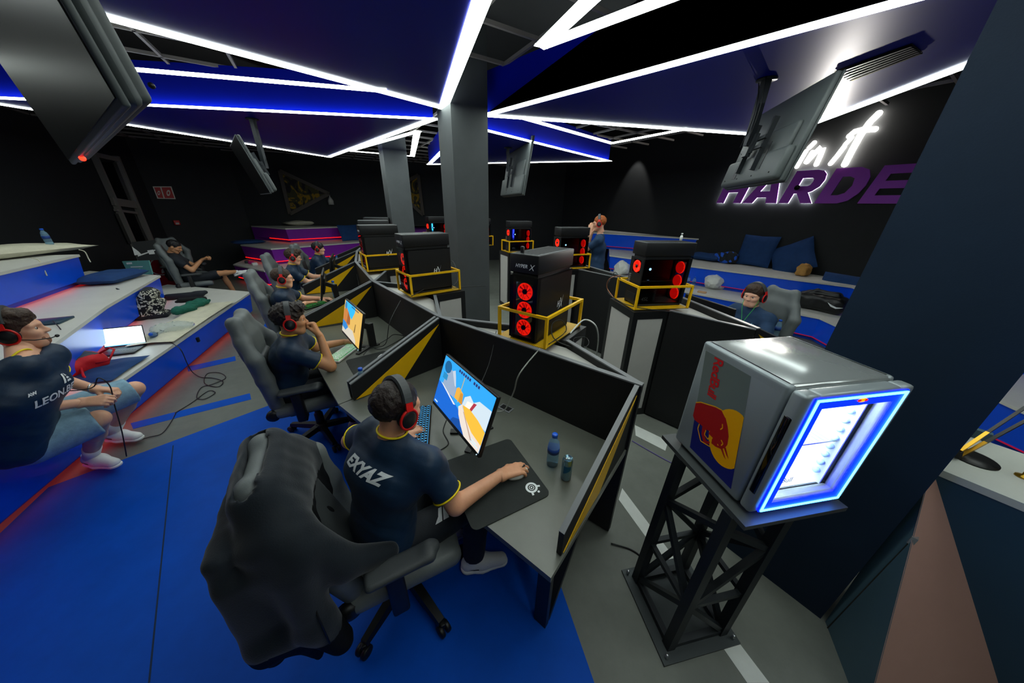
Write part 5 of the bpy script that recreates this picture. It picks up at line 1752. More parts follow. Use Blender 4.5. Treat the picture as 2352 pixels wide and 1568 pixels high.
# ================================================================ GAMING CHAIRS
def make_chair(rec_deg=6, k=.87):
    root = empty('gaming_chair')
    rec = math.radians(rec_deg)
    un = np.array([0, -math.sin(rec), math.cos(rec)]); nn = np.array([0, math.cos(rec), math.sin(rec)])
    o = np.array([0, -.23, .46])
    A = np.array([[1, 0, 0], nn, un])
    F = Field((-.34, -.60, .38), (.34, .02, 1.36), .011)
    F.box(o + un * (.36 * k), (.180, .042, .37 * k), .035, 0, M=A)
    F.box(o + un * (.72 * k), (.125, .040, .17 * k), .035, .08, M=A)
    for s in (-1, 1):
        x = np.array([s, 0, 0])
        F.cap(o + un * (.05 * k) + x * .20 + nn * .03, o + un * (.36 * k) + x * .225 + nn * .045, .048, .055, .04)
        F.cap(o + un * (.36 * k) + x * .225 + nn * .045, o + un * (.56 * k) + x * .250 + nn * .055, .055, .050, .03)
        F.cap(o + un * (.56 * k) + x * .250 + nn * .055, o + un * (.70 * k) + x * .185 + nn * .02, .050, .042, .03)
        F.cap(o + un * (.70 * k) + x * .165 + nn * .015, o + un * (.86 * k) + x * .12, .042, .045, .04)
    V, Q = F.mesh(); V = smooth_verts(V, Q, 2)
    np_mesh('backrest', [(V, Q)], M_CHAIRG, root)
    F = Field((-.20, -.62, .38), (.20, .02, 1.36), .011)
    F.box(o + un * .28 + nn * .045, (.115, .030, .19), .025, 0, M=A)
    V, Q = F.mesh(); np_mesh('lumbar_pad', [(smooth_verts(V, Q, 1), Q)], M_CHAIRD, root)
    F = Field((-.34, -.34, .34), (.34, .34, .58), .011)
    F.box((0, .01, .455), (.215, .245, .05), .04, 0)
    for s in (-1, 1): F.cap((s * .225, -.20, .475), (s * .235, .20, .470), .052, .050, .03)
    V, Q = F.mesh(); np_mesh('seat', [(smooth_verts(V, Q, 2), Q)], M_CHAIRG, root)
    b = MB(); b.rbox((-.16, -.17, .36), (.16, .15, .405), .015); b.build('seat_mechanism', M_BLKPL, root)
    for s in (-1, 1):
        a = MB(); a.bar((s * .20, -.05, .39), (s * .30, -.05, .40), .05, .03); a.rbox((s * .30 - .03, -.085, .40), (s * .30 + .03, -.015, .66), .012); 
        ar = a.build('armrest', M_BLKPL, root)
        F = Field((s * .30 - .09, -.24, .62), (s * .30 + .09, .20, .74), .009)
        F.box((s * .30, -.02, .675), (.046, .135, .018), .016, 0); F.cap((s * .30, .09, .672), (s * .285, .12, .668), .03, .026, .03)
        V, Q = F.mesh(); np_mesh('arm_pad', [(smooth_verts(V, Q, 1), Q)], M_CHAIRD, ar)
        MB().lathe([(0, 0), (.045, 0), (.045, .03), (.02, .04), (0, .04)], 18, 0, Matrix.Translation((s * .235, -.24, .47)) @ Matrix.Rotation(s * PI / 2, 4, 'Y')).build('hinge_cover', M_BLKPL, root)
    MB().lathe([(0, .10), (.035, .10), (.035, .24), (.024, .25), (.024, .37), (0, .37)], 16).build('gas_column', M_BLKPL, root)
    hub = MB(); hub.lathe([(0, .07), (.05, .07), (.055, .12), (.04, .14), (0, .14)], 16); hub.build('hub', M_BLKPL, root)
    for k in range(5):
        a = 2 * PI * k / 5 + .35
        d = Vector((math.cos(a), math.sin(a), 0))
        l = MB()
        v = []
        for t, w, h0, h1 in ((.03, .032, .085, .13), (.18, .028, .075, .115), (.31, .022, .068, .095)):
            sd = Vector((-d.y, d.x, 0)) * w
            p = d * t
            v += [p + sd + Vector((0, 0, h0)), p - sd + Vector((0, 0, h0)), p - sd * .7 + Vector((0, 0, h1)), p + sd * .7 + Vector((0, 0, h1))]
        f = []
        for i in range(2):
            for j in range(4): f.append((4 * i + j, 4 * i + 4 + j, 4 * i + 4 + (j + 1) % 4, 4 * i + (j + 1) % 4))
        f += [(3, 2, 1, 0), (8, 9, 10, 11)]
        f = [tuple(reversed(q)) for q in f]
        l.add(v, f); lg = l.build('base_leg', M_BLKPL, root)
        c = MB(); sd = Vector((-d.y, d.x, 0))
        for s in (-1, 1):
            c.lathe([(0, -.011), (.028, -.011), (.031, -.006), (.031, .006), (.028, .011), (0, .011)], 16, 0, frame(d * .32 + sd * s * .017 + Vector((0, 0, .032)), d, z=sd))
        c.rbox((-.012, -.012, .045), (.012, .012, .075), .004, 2, 0, Matrix.Translation(d * .315))
        c.build('caster', M_BLKPL, lg)
    MB().sphere((.02, -.40 + .02, .92), (.004, .004, .004), 8, 5).build('back_badge', M_SILVER, root)
    return root

chair_rec = make_chair(15, .80)
chair0 = make_chair(6)
CH = [((-.56, 1.00), (.87, .49), 'grey gaming chair with a dark jacket hung over its back'),
      ((-1.76, 2.22), (.88, .47), 'tall grey gaming chair at the white-keyboard desk'),
      ((-2.88, 3.72), (.85, .50), 'grey gaming chair of the short-haired player in glasses'),
      ((-3.66, 4.99), (.90, .43), 'pale grey gaming chair of the curly-haired player in glasses'),
      ((-4.05, 6.22), (.95, .30), 'grey gaming chair before the purple bench'),
      ((2.70, 3.19), (-.95, -.30), 'grey gaming chair of the player with green earphone cords'),
      (tuple((at(452, 650, .45)).xy), (.72, .69), 'gaming chair of the bearded person looking at a phone'),
      ((-7.25, 6.65), (.9, -.3), 'empty dark gaming chair beside the red poster board')]
for k, (c, f, lab) in enumerate(CH):
    o = chair_rec if k == 0 else chair0 if k == 1 else copy_tree(chair0)
    o.location = (*c, 0); o.rotation_euler = (0, 0, math.atan2(f[1], f[0]) - PI / 2)
    tag(o, lab, 'chair', 'grey gaming chairs')

# jacket over the first chair
def make_jacket(c, f):
    ang = math.atan2(f[1], f[0]) - PI / 2
    root = empty('dark_jacket', (*c, 0), ang, 'black and slate jacket draped over the back of a gaming chair', 'jacket')
    rec = math.radians(15)
    un = np.array([0, -math.sin(rec), math.cos(rec)]); nn = np.array([0, math.cos(rec), math.sin(rec)])
    o = np.array([0, -.23, .46]); A = np.array([[1, 0, 0], nn, un])
    F = Field((-.48, -.86, .06), (.48, .18, 1.40), .0105)
    F.box(o + un * .60, (.190, .075, .13), .055, 0, M=A)
    F.box(o + un * .42 - nn * .01, (.285, .080, .19), .055, .07, M=A)
    for s in (-1, 1):
        F.cap(o + un * .46 + [s * .245, 0, 0] + nn * .03, o + un * .64 + [s * .13, 0, 0], .072, .064, .05)
        F.box((s * .262, -.42, .70), (.024, .11, .22), .020, .05)
        F.cap((s * .255, -.49, .56), (s * .240, -.50, .42), .060, .036, .05)
    F.box((0, -.515, .75), (.262, .026, .27), .022, .06)
    F.cap((.255, -.40, .56), (.250, -.385, .29), .070, .018, .05)
    F.cap(o + un * .50 + [.23, 0, 0] + nn * .05, (.250, -.20, .76), .070, .060, .03); F.cap((.250, -.20, .76), (.22, -.06, .67), .060, .040, .02)
    F.cap(o + un * .40 + [.26, 0, 0], (.30, -.33, .60), .072, .062, .03); F.cap((.30, -.33, .60), (.33, -.27, .46), .062, .046, .03)
    F.box(o + un * .32, (.172, .034, .42), .03, .0, 'sub', M=A)
    V, Q = F.mesh(); V = smooth_verts(V, Q, 3)
    V = V + (np_noise(V, 9) * .009)[:, None] * np.array([.2, 1, 0]) + (np_noise(V * [1, 1, .30] + 2, 30) * .0035)[:, None] * np.array([.3, 1, 0])
    def fm(c):
        z = c[:, 2]; x = c[:, 0]
        yoke = (z > .93 + .06 * np.sin(x * 5)) | ((x > .17) & (z > .55))
        return np.where(yoke, 1, 0)
    np_mesh('jacket_shell', [(V, Q)], [mat('jacket_black', '#04060a', .75, spec=.25, var=.2, scale=10, bump=.12, bscale=220), mat('slate_cloth', '#121a22', .7, spec=.25, var=.15, scale=10, bump=.15, bscale=200, sheen=.2)], root, fm)
    z = MB(); z.tube([(.27, -.30, .80), (.345, -.30, .70), (.375, -.29, .56)], .003, 6); z.build('zip', M_BLKPL, root)
    return root
make_jacket(CH[0][0], CH[0][1])

# ================================================================ PEOPLE
def V3(a): return Vector(a)
# player with the hand on the mouse
J = dict(pelvis=(-.60, .93, .56), neck=(-.515, 1.015, 1.055), chest=(-.555, .985, .90), head=(-.485, 1.06, 1.205),
         shR=(-.352, .955, .985), shL=(-.635, 1.105, 1.02), elR=(-.235, .915, .785), wrR=(-.045, 1.075, .795),
         elL=(-.835, 1.215, .865), wrL=(-.64, 1.36, .79), hipR=(-.535, .875, .53), hipL=(-.67, .985, .53),
         knR=(-.17, 1.14, .545), knL=(-.32, 1.30, .545), anR=(-.20, 1.09, .105), anL=(-.30, 1.30, .105), toeR=(-.05, 1.12, .03), toeL=(-.14, 1.38, .03))
p1, HM1, _, _ = person('player in navy and yellow jersey whose hand rests on a white mouse', J, M_SKIN, 'short', M_HAIRD, M_JERSEY, M_TRIM, .70,
    M_BLKCLOTH, 1.95, face=(.62, .76, -.20), handR='mouse', handL='type', fR=(.85, .50, -.10), fL=(.8, .6, -.15), headset='black headset with red forks on the player holding the mouse', res=.010)
def child(root, nm): return [c for c in root.children if c.name.split('.')[0] == nm][0]
v, f = text_mb('EXYAZ', .062, .25, .003, align='CENTER')
bd = Vector((.70, .55, -.25)).normalized()
stick(v, f, frame((-.645, .885, .985), (.62, -.78, 0), z=(-.75, -.60, .25)), bd, child(p1, 'shirt'), M_TEXTW, 'name_print')
q = MB(); q.poly([(-.03, -.03, 0), (.005, -.03, 0), (.03, .03, 0), (.012, .03, 0), (-.005, -.008, 0)]); q.poly([(.012, -.03, 0), (.04, -.03, 0), (.05, .03, 0), (.036, .03, 0)])
stick(q.v, q.f, frame((-.34, .985, .66), (.8, .6, 0), z=(0, 0, 1)), (0, 0, -1), child(p1, 'trousers'), M_TEXTW, 'trouser_print', off=.003)

# thinking player
J = dict(pelvis=(-1.88, 2.17, .56), neck=(-1.745, 2.15, 1.02), chest=(-1.80, 2.16, .88), head=(-1.70, 2.155, 1.175),
         shR=(-1.665, 2.01, .97), shL=(-1.815, 2.29, .98), elR=(-1.475, 2.135, .780), wrR=(-1.560, 2.225, 1.015),
         elL=(-1.78, 2.45, .80), wrL=(-1.61, 2.60, .79), hipR=(-1.84, 2.09, .53), hipL=(-1.93, 2.25, .53),
         knR=(-1.46, 2.30, .54), knL=(-1.58, 2.46, .54), anR=(-1.48, 2.30, .1), anL=(-1.56, 2.46, .1), toeR=(-1.34, 2.36, .03), toeL=(-1.42, 2.52, .03))
p2, HM2, _, _ = person('player in navy and yellow jersey resting his mouth on his fist', J, M_SKIN3, 'curly', M_HAIRD, M_JERSEY, M_TRIM, .66,
    M_BLKCLOTH, 1.95, face=(.82, .57, -.08), handR='fist', handL='type', fR=(-.30, .05, 1.0), nR=(.85, .35, .25), fL=(.7, .7, -.1), headset='black headset with red forks on the player leaning on his fist', res=.011)

J = dict(pelvis=(-2.98, 3.68, .56), neck=(-2.86, 3.635, 1.00), chest=(-2.90, 3.65, .87), head=(-2.81, 3.635, 1.15),
         shR=(-2.79, 3.49, .945), shL=(-2.95, 3.77, .955), elR=(-2.72, 3.60, .775), wrR=(-2.73, 3.79, .79),
         elL=(-2.88, 3.98, .79), wrL=(-2.66, 4.0, .79), hipR=(-2.94, 3.60, .53), hipL=(-3.03, 3.76, .53),
         knR=(-2.56, 3.82, .54), knL=(-2.68, 3.96, .54), anR=(-2.58, 3.82, .1), anL=(-2.66, 3.96, .1), toeR=(-2.44, 3.88, .03), toeL=(-2.52, 4.0, .03))
p3, HM3, _, _ = person('short-haired player in glasses and navy jersey at the green-lit black keyboard', J, M_SKIN2, 'short', M_HAIRB, M_JERSEY, M_TRIM, .66,
    M_BLKCLOTH, 1.95, face=(.84, .52, -.10), handR='type', handL='type', fR=(.5, .85, -.1), glasses=True, headset='headset on the short-haired player in glasses', res=.014, hres=.007)
J = dict(pelvis=(-3.76, 4.94, .56), neck=(-3.63, 4.97, 1.03), chest=(-3.68, 4.96, .88), head=(-3.58, 4.985, 1.18),
         shR=(-3.57, 4.82, .97), shL=(-3.71, 5.11, .98), elR=(-3.42, 4.94, .78), wrR=(-3.30, 5.12, .79),
         elL=(-3.55, 5.28, .80), wrL=(-3.33, 5.36, .79), hipR=(-3.72, 4.86, .53), hipL=(-3.81, 5.02, .53),
         knR=(-3.34, 5.08, .54), knL=(-3.44, 5.22, .54), anR=(-3.36, 5.08, .1), anL=(-3.44, 5.22, .1), toeR=(-3.2, 5.14, .03), toeL=(-3.28, 5.26, .03))
p4, HM4, _, _ = person('curly-haired player in glasses and navy jersey typing', J, M_SKIN2, 'curly', M_HAIRB, M_JERSEY, M_TRIM, .66,
    M_BLKCLOTH, 1.95, face=(.84, .50, -.18), glasses=True, headset='headset on the curly-haired player in glasses', res=.015, hres=.007)
J = dict(pelvis=(-4.08, 6.19, .56), neck=(-3.97, 6.22, 1.0), chest=(-4.0, 6.21, .87), head=(-3.93, 6.24, 1.15),
         shR=(-3.93, 6.06, .95), shL=(-4.03, 6.38, .95), elR=(-3.80, 6.05, .74), wrR=(-3.62, 6.22, .79),
         elL=(-3.85, 6.52, .80), wrL=(-3.62, 6.55, .79), hipR=(-4.05, 6.10, .53), hipL=(-4.11, 6.27, .53),
         knR=(-3.64, 6.24, .54), knL=(-3.70, 6.40, .54), anR=(-3.66, 6.24, .1), anL=(-3.70, 6.40, .1), toeR=(-3.5, 6.28, .03), toeL=(-3.54, 6.42, .03))
person('dark-haired player in navy jersey before the purple bench', J, M_SKIN2, 'bowl', M_HAIRK, M_JERSEY, M_TRIM, .62,
    M_BLKCLOTH, 1.95, face=(.92, .36, -.05), headset='headset on the dark-haired player before the purple bench', res=.016, hres=.008)
# player on the other side
J = dict(pelvis=(2.74, 3.21, .56), neck=(2.62, 3.16, 1.03), chest=(2.66, 3.18, .88), head=(2.575, 3.15, 1.185),
         shR=(2.575, 3.33, .965), shL=(2.675, 2.985, .965), elR=(2.42, 3.42, .78), wrR=(2.22, 3.25, .79),
         elL=(2.56, 2.80, .775), wrL=(2.34, 2.78, .79), hipR=(2.71, 3.30, .53), hipL=(2.77, 3.12, .53),
         knR=(2.30, 3.20, .54), knL=(2.36, 3.0, .54), anR=(2.34, 3.2, .1), anL=(2.40, 3.0, .1), toeR=(2.2, 3.16, .03), toeL=(2.26, 2.96, .03))
p6, HM6, _, _ = person('player in plain navy T-shirt with green earphone cords', J, M_SKIN2, 'swept', M_HAIRB, M_NAVY, None, .66,
    M_BLKCLOTH, 1.95, face=(-.88, -.46, -.12), headset='headset on the player with green earphone cords', res=.011)
cable('earphone_cord', [HM6 @ Vector((-.07, .02, -.03)), HM6 @ Vector((-.060, .060, -.12)), HM6 @ Vector((-.03, .085, -.22)), HM6 @ Vector((0, .10, -.32))], .0022, mat('green_cord', '#3cc04a', .5), 'green earphone cord on the monitor side of the navy T-shirt')
cable('earphone_cord', [HM6 @ Vector((.07, .02, -.03)), HM6 @ Vector((.050, .065, -.12)), HM6 @ Vector((.01, .095, -.24)), HM6 @ Vector((0, .105, -.32))], .0022, mat('green_cord', '#3cc04a', .5), 'green earphone cord on the chest-print side of the navy T-shirt')
bpy.context.view_layer.update()
for _o in [o for o in bpy.data.objects if o.name.startswith('earphone_cord')]: _o['group'] = 'green earphone cords'
q = MB()
for k in range(9):
    r0 = .022 + .004 * (k % 3)
    a0 = k * .7
    q.poly([(r0 * math.cos(a0), r0 * math.sin(a0), 0), ((r0 + .006) * math.cos(a0 + .25), (r0 + .006) * math.sin(a0 + .25), 0), (r0 * .5 * math.cos(a0 + .5), r0 * .5 * math.sin(a0 + .5), 0)])
vv, ff = text_mb('CREW', .022, 0, .0006, align='CENTER')
stick(q.v, q.f, frame((2.50, 3.02, .875), (.3, -.95, 0), z=(-.95, -.3, 0)), (.95, .3, 0), child(p6, 'shirt'), mat('pale_blue_print', '#7fc4dc', .6), 'chest_print', off=.003)

# standing person
gx, gy = 1.50, 5.56
gf = Vector((-.93, .30, 0)).normalized(); gr = Vector((gf.y, -gf.x, 0))
def G(fwd, rt, z): return Vector((gx, gy, 0)) + gf * fwd + gr * rt + Vector((0, 0, z))
J = dict(pelvis=G(-.02, 0, 1.0), neck=G(.0, 0, 1.56), chest=G(0, 0, 1.36), head=G(.045, 0, 1.765), shR=G(0, .18, 1.50), shL=G(.0, -.18, 1.50),
         elR=G(.22, .20, 1.30), wrR=G(.16, .16, 1.58), elL=G(.24, -.16, 1.30), wrL=G(.17, -.13, 1.58),
         hipR=G(0, .09, .95), hipL=G(0, -.09, .95), knR=G(.04, .10, .52), knL=G(.06, -.10, .52), anR=G(0, .10, .1), anL=G(.0, -.10, .1), toeR=G(.15, .11, .03), toeL=G(.15, -.11, .03))
person('standing ginger-haired person in navy T-shirt holding headphones to the ears', J, M_SKIN2, 'short', M_HAIRG, M_NAVY, None, .6,
    M_BLKCLOTH, 1.97, face=(gf.x, gf.y, -.15), handR='flat', handL='flat', fR=(-.05, -.1, 1), nR=tuple(gr), fL=(0, 0, 1), nL=tuple(-gr), glasses=True, headset='headset held by the standing ginger-haired person', res=.014, hres=.007, sc=1.03)

# bench sitter with headset
S_ = 1.06
J = dict(pelvis=at(48, 1012, .60), neck=at(52, 838, 1.10), head=at(38, 757, 1.255), shR=at(2, 872, 1.04), shL=at(112, 818, 1.06),
         elR=at(22, 948, .84), wrR=at(180, 925, .74), elL=at(122, 868, .86), wrL=at(214, 892, .74),
         hipR=at(70, 1022, .56), hipL=at(110, 968, .56), knR=at(225, 962, .58), knL=at(308, 893, .58),
         anR=at(208, 1045, .13), anL=at(258, 990, .13), toeR=at(285, 1072, .04), toeL=at(335, 1008, .04))
J['chest'] = J['pelvis'].lerp(J['neck'], .66)
p8, HM8, J8, O8 = person('bench sitter in navy and yellow jersey and light denim shorts', J, M_SKIN2, 'swept', M_HAIRB, M_JERSEY, M_TRIM, .66,
    M_DENIM, .97, pant_flare=.030, face=(.72, .66, .02), handR='grip', handL='grip', fR=(.85, .45, -.1), fL=(.85, .2, -.2), nR=(.1, -.6, .8), nL=(-.1, .3, .95), beard=M_STUBBLE,
    headset='headset with boom microphone on the bench sitter', mic=True, socks=M_WHITE, sc=S_, res=.011)
fwd8 = (HM8.to_3x3() @ Vector((0, 1, 0))); fwd8.z = 0; fwd8.normalize(); rt8 = Vector((fwd8.y, -fwd8.x, 0))
chest8 = Vector(J8['chest']) + Vector(O8)
sd8 = (J['shR'] - J['shL']).normalized()                    # from his left to his right
cf = sd8.cross(Vector((0, 0, 1))) * -1
cf = Vector((sd8.y, -sd8.x, 0)) if Vector((sd8.y, -sd8.x, 0)).dot(Vector((.8, .5, 0))) > 0 else Vector((-sd8.y, sd8.x, 0))
cf.normalize()
txd = -Vector((sd8.x, sd8.y, 0)).normalized()
sh8 = child(p8, 'shirt')
def chest_print(kind, off_r, z, size):
    o = Vector((chest8.x, chest8.y, 0)) + txd * off_r + cf * .02; o.z = z
    M = frame(o, txd, z=cf)
    if kind == 'mark':
        q = MB()
        q.poly([(-.5 * size, -.5 * size, 0), (-.22 * size, -.5 * size, 0), (.18 * size, .5 * size, 0), (-.02 * size, .5 * size, 0)])
        q.poly([(-.05 * size, -.5 * size, 0), (.55 * size, -.5 * size, 0), (.45 * size, -.28 * size, 0), (.04 * size, -.28 * size, 0)])
        q.poly([(.08 * size, -.15 * size, 0), (.45 * size, -.15 * size, 0), (.35 * size, .05 * size, 0), (.16 * size, .05 * size, 0)])
        q.poly([(.20 * size, .15 * size, 0), (.40 * size, .15 * size, 0), (.28 * size, .5 * size, 0), (.24 * size, .42 * size, 0)])
        stick(q.v, q.f, M, -cf, sh8, M_TEXTW, 'chest_mark', off=.004)
    else:
        v, f = text_mb(kind, size, .15, .0015, align='CENTER')
        stick(v, f, M, -cf, sh8, M_TEXTW, 'chest_lettering', off=.004)
chest_print('LEON.BE', .01, .865, .062)
chest_print('mark', .095, .955, .055)
chest_print('AW', -.09, .945, .022)
MB().torus(.035, .006, 22, 6, 0, Matrix.Translation(J['wrL'] - Vector(O8.tolist())) @ frame((0, 0, 0), (0, 0, 1), z=(J['wrL'] - J['elL']))).build('wrist_watch', M_SILVER, p8)

# bearded person with phone
fc = at(452, 650, .45)
ff_ = Vector((.72, .69, 0)).normalized(); fr_ = Vector((ff_.y, -ff_.x, 0))
def B_(f, r, z): return Vector((fc.x, fc.y, 0)) + ff_ * f + fr_ * r + Vector((0, 0, z))
J = dict(pelvis=B_(-.04, 0, .56), neck=B_(-.16, 0, 1.02), chest=B_(-.13, 0, .88), head=B_(-.09, .02, 1.17), shR=B_(-.15, .17, .96), shL=B_(-.14, -.17, .96),
         elR=B_(.02, .24, .74), wrR=B_(.20, .09, .90), elL=B_(.06, -.22, .76), wrL=B_(.22, -.05, .90),
         hipR=B_(.0, .09, .53), hipL=B_(.0, -.09, .53), knR=B_(.38, .14, .62), knL=B_(.42, -.12, .55), anR=B_(.66, -.02, .60), anL=B_(.52, -.10, .1), toeR=B_(.80, .02, .64), toeL=B_(.66, -.10, .03))
J['footupR'] = Vector((0, .3, 1))
p9, HM9, _, _ = person('bearded person in black looking at a phone with one leg crossed', J, M_SKIN3, 'short', M_HAIRK, M_BLKCLOTH, None, .6,
    M_BLKCLOTH, .98, face=(.80, .35, -.45), handR='grip', handL='grip', fR=(.5, .3, .3), fL=(.5, .2, .3), beard=True, res=.015, hres=.007)
MB().rbox((-.035, -.075, -.004), (.035, .075, .004), .004, 2, 0, Matrix.Translation(B_(.30, .02, .95)) @ Matrix.Rotation(math.atan2(ff_.y, ff_.x), 4, 'Z') @ Matrix.Rotation(-.9, 4, 'Y')).build('mobile_phone', M_BLKPL, None, 'dark phone held by the bearded person', 'phone')
# ================================================================ SOFT THINGS
def soft(name, build, lo, hi, mats, loc, rz, label, cat, group=None, res=.012, it=2, fmat=None, disp=None):
    """one soft thing modelled around its own origin"""
    F = Field(lo, hi, res)
    build(F)
    V, Q = F.mesh(); V = smooth_verts(V, Q, it)
    if disp: V = V + disp(V)
    o = np_mesh(name, [(V, Q)], mats, None, fmat)
    o.location = loc; o.rotation_euler = (0, 0, rz)
    return tag(o, label, cat, group)

def cushion(name, c, ux, uy, w, h, th, m, label, group=None, tag_=True, wr=.006):
    """pillow: w along ux, h along uy, thick along ux x uy; c = centre"""
    ux = Vector(ux).normalized(); uz = ux.cross(Vector(uy)).normalized(); uy = uz.cross(ux)
    n = 18; V = []; Q = []
    top = []; 
    for s in (1, -1):
        for i in range(n + 1):
            for j in range(n + 1):
                u = -1 + 2 * i / n; v = -1 + 2 * j / n
                bul = ((1 - u ** 4) * (1 - v ** 4)) ** .55
                pin = 1 - .05 * (1 - abs(u * v)) * max(abs(u), abs(v)) ** 4
                wv = wr * math.sin(7 * u + 3 * v + s) * (1 - u * u) + wr * math.sin(5 * v - 4 * u) * (1 - v * v)
                V.append(ux * (u * w / 2 * pin) + uy * (v * h / 2 * pin) + uz * (s * th / 2 * bul + wv * bul))
    N = (n + 1) ** 2
    F = []
    for s in (0, 1):
        for i in range(n):
            for j in range(n):
                a = s * N + i * (n + 1) + j
                q = (a, a + n + 1, a + n + 2, a + 1)
                F.append(q if s == 0 else tuple(reversed(q)))
    b = MB(); b.add(V, F, 0, True)
    o = b.build(name, m, None, label, 'cushion', group)
    o.location = c
    return o

UP = Vector((0, 0, 1))
BD = (L1F[2] - L1F[1]).normalized().to_3d()                # along the left bench, away from the camera
BN = Vector((.927, .375, 0))                               # out of the left bench
# --- left bench
lp = Vector((-4.40, 3.06, Z1)); ly = math.radians(24.8)
lt = empty('laptop', lp, ly, 'open laptop with a bright white screen on the bench', 'laptop')
MB().rbox((-.17, -.235, .004), (.17, 0, .02), .006).build('keyboard_base', M_BLKPL, lt)
kb = MB()
for r in range(5):
    for i in range(14): kb.box((-.155 + i * .0222, -.135 + r * .024, .02), (-.137 + i * .0222, -.115 + r * .024, .022))
kb.build('keys', mat('laptop_keys', '#20343c', .4), lt)
T = Matrix.Translation((0, 0, .022)) @ Matrix.Rotation(-math.radians(19.5), 4, 'X')
MB().rbox((-.172, 0, 0), (.172, .008, .222), .004, 2, 0, T).build('lid', M_BLKPL, lt)
sc_ = [('#dff6ff', [(0, 0), (1, 0), (1, 1), (0, 1)]), ('#b8e2f4', [(0, .80), (1, .80), (1, .815), (0, .815)]), ('#c4eaf8', [(.52, .20), (.53, .20), (.53, .80), (.52, .80)]), ('#a8d8ec', [(.05, .64), (.50, .64), (.50, .652), (.05, .652)]),
       ('#3f7f9c', [(0, 0), (1, 0), (1, .05), (0, .05)])]
GL = {}
_b = MB(); _ms = []
for k, (col, pts) in enumerate(sc_):
    _ms.append(glow('laptop_' + col.strip('#'), col, 3.2))
    P = [T @ Vector(((u - .5) * .33, -.001 - .0002 * k, .014 + v * .198)) for u, v in pts]
    _b.poly(P, k)
_b.build('screen', _ms, lt)
cushion('seat_pad', at(437, 733, Z1 + .035), BD, BN * -1, 1.75, .42, .06, M_CREAM, 'long cream seat pad under the green shirt', 'cream seat pads', wr=.010)
M_GREEN = mat('dark_green_cloth', '#0f5a4a', .85, var=.2, scale=12, bump=.2, bscale=160)
def _g(F):
    F.box((0, 0, .03), (.27, .09, .035), .03, 0, noise=(.020, 30)); F.cap((-.26, .02, .03), (-.10, -.05, .035), .06, .05, .03); F.cap((.05, .05, .04), (.27, .02, .04), .05, .035, .03)
p = at(443, 706, Z1 + .07)
soft('green_shirt', _g, (-.36, -.17, -.02), (.36, .17, .13), M_GREEN, p - Vector((0, 0, .005)), math.atan2(BD.y, BD.x) - .18, 'crumpled dark green shirt lying on the cream seat pad', 'clothing', res=.01,
     disp=lambda V: (np_noise(V, 48) * .007)[:, None] * np.array([0, 0, 1]))
def _bag(F): F.cap((-.20, 0, .05), (.20, .03, .05), .05, .055, 0); F.cap((.16, .03, .06), (.27, .06, .075), .05, .035, .03)
soft('black_pouch', _bag, (-.32, -.13, -.02), (.36, .17, .16), M_BLKCLOTH, at(425, 686, Z1), .45, 'long black pouch lying behind the cream seat pad', 'bag', res=.01)
def _bag2(F): F.cap((-.15, 0, .035), (.14, .02, .04), .04, .035, 0, ); F.cap((-.2, -.03, .02), (-.12, 0, .03), .02, .03, .02)
soft('folded_garment', _bag2, (-.28, -.1, -.02), (.24, .1, .12), mat('black_felt', '#0f1214', .9, bump=.2), at(445, 693, Z1 + .06), .3, 'small black folded garment beside the green shirt', 'clothing', res=.009)
# patterned backpack
M_CAMO = mat('black_white_pattern', '#0d0f12', .8)
nt = M_CAMO.node_tree; tc = nt.nodes.new('ShaderNodeTexCoord'); vo = nt.nodes.new('ShaderNodeTexNoise'); vo.inputs['Scale'].default_value = 17; vo.inputs['Detail'].default_value = 1.5; vo.inputs['Distortion'].default_value = 2.2
rp = nt.nodes.new('ShaderNodeValToRGB'); rp.color_ramp.interpolation = 'CONSTANT'; rp.color_ramp.elements[0].color = lin('#0b0d12'); rp.color_ramp.elements[1].color = lin('#c9c8b8'); rp.color_ramp.elements[1].position = .53
nt.links.new(tc.outputs['Object'], vo.inputs['Vector']); nt.links.new(vo.outputs['Fac'], rp.inputs['Fac']); nt.links.new(rp.outputs['Color'], nt.nodes['Principled BSDF'].inputs['Base Color'])
def _bp(F):
    A = np.array([[1, 0, 0], [0, math.cos(.55), math.sin(.55)], [0, -math.sin(.55), math.cos(.55)]])
    F.box((0, 0, .20), (.15, .085, .235), .07, 0, M=A, noise=(.006, 30)); F.box((0, -.10, .13), (.12, .05, .13), .045, .03, M=A)
    F.cap((0, .16, .40), (0, .19, .45), .02, .012, .02); F.box((0, -.09, .03), (.13, .10, .035), .03, .03)
bpk = soft('patterned_backpack', _bp, (-.24, -.32, -.03), (.24, .34, .54), [M_CAMO, M_BLKCLOTH], at(350, 728, Z1), math.atan2(BN.y, BN.x) + PI / 2 + .25, 'black and white patterned backpack leaning on the bench step', 'backpack', res=.012,
     fmat=lambda c: np.where((c[:, 2] < .055) | (c[:, 2] > .40), 1, 0))
# plastic bag with bottle
M_FILM = mat('thin_clear_film', '#dfe8ec', .15, trans=.85, ior=1.05)
make_bottle(at(357, 770, Z1 + .035), 'bottle lying in a clear plastic bag on the bench', 1.1, tilt=1.2, group='bottles on the bench steps')
def _pb(F): F.ell((0, 0, .05), (.17, .11, .055), 0, noise=(.016, 40)); F.ell((.10, .03, .04), (.13, .08, .04), .03, noise=(.014, 46))
soft('plastic_bag', _pb, (-.26, -.2, -.01), (.30, .2, .16), M_FILM, at(392, 760, Z1 + .05), .7, 'crumpled clear plastic bag beside the laptop', 'bag', res=.011, it=1, disp=lambda V: (np_noise(V, 90) * .005)[:, None] * np.array([.5, .5, 1]))
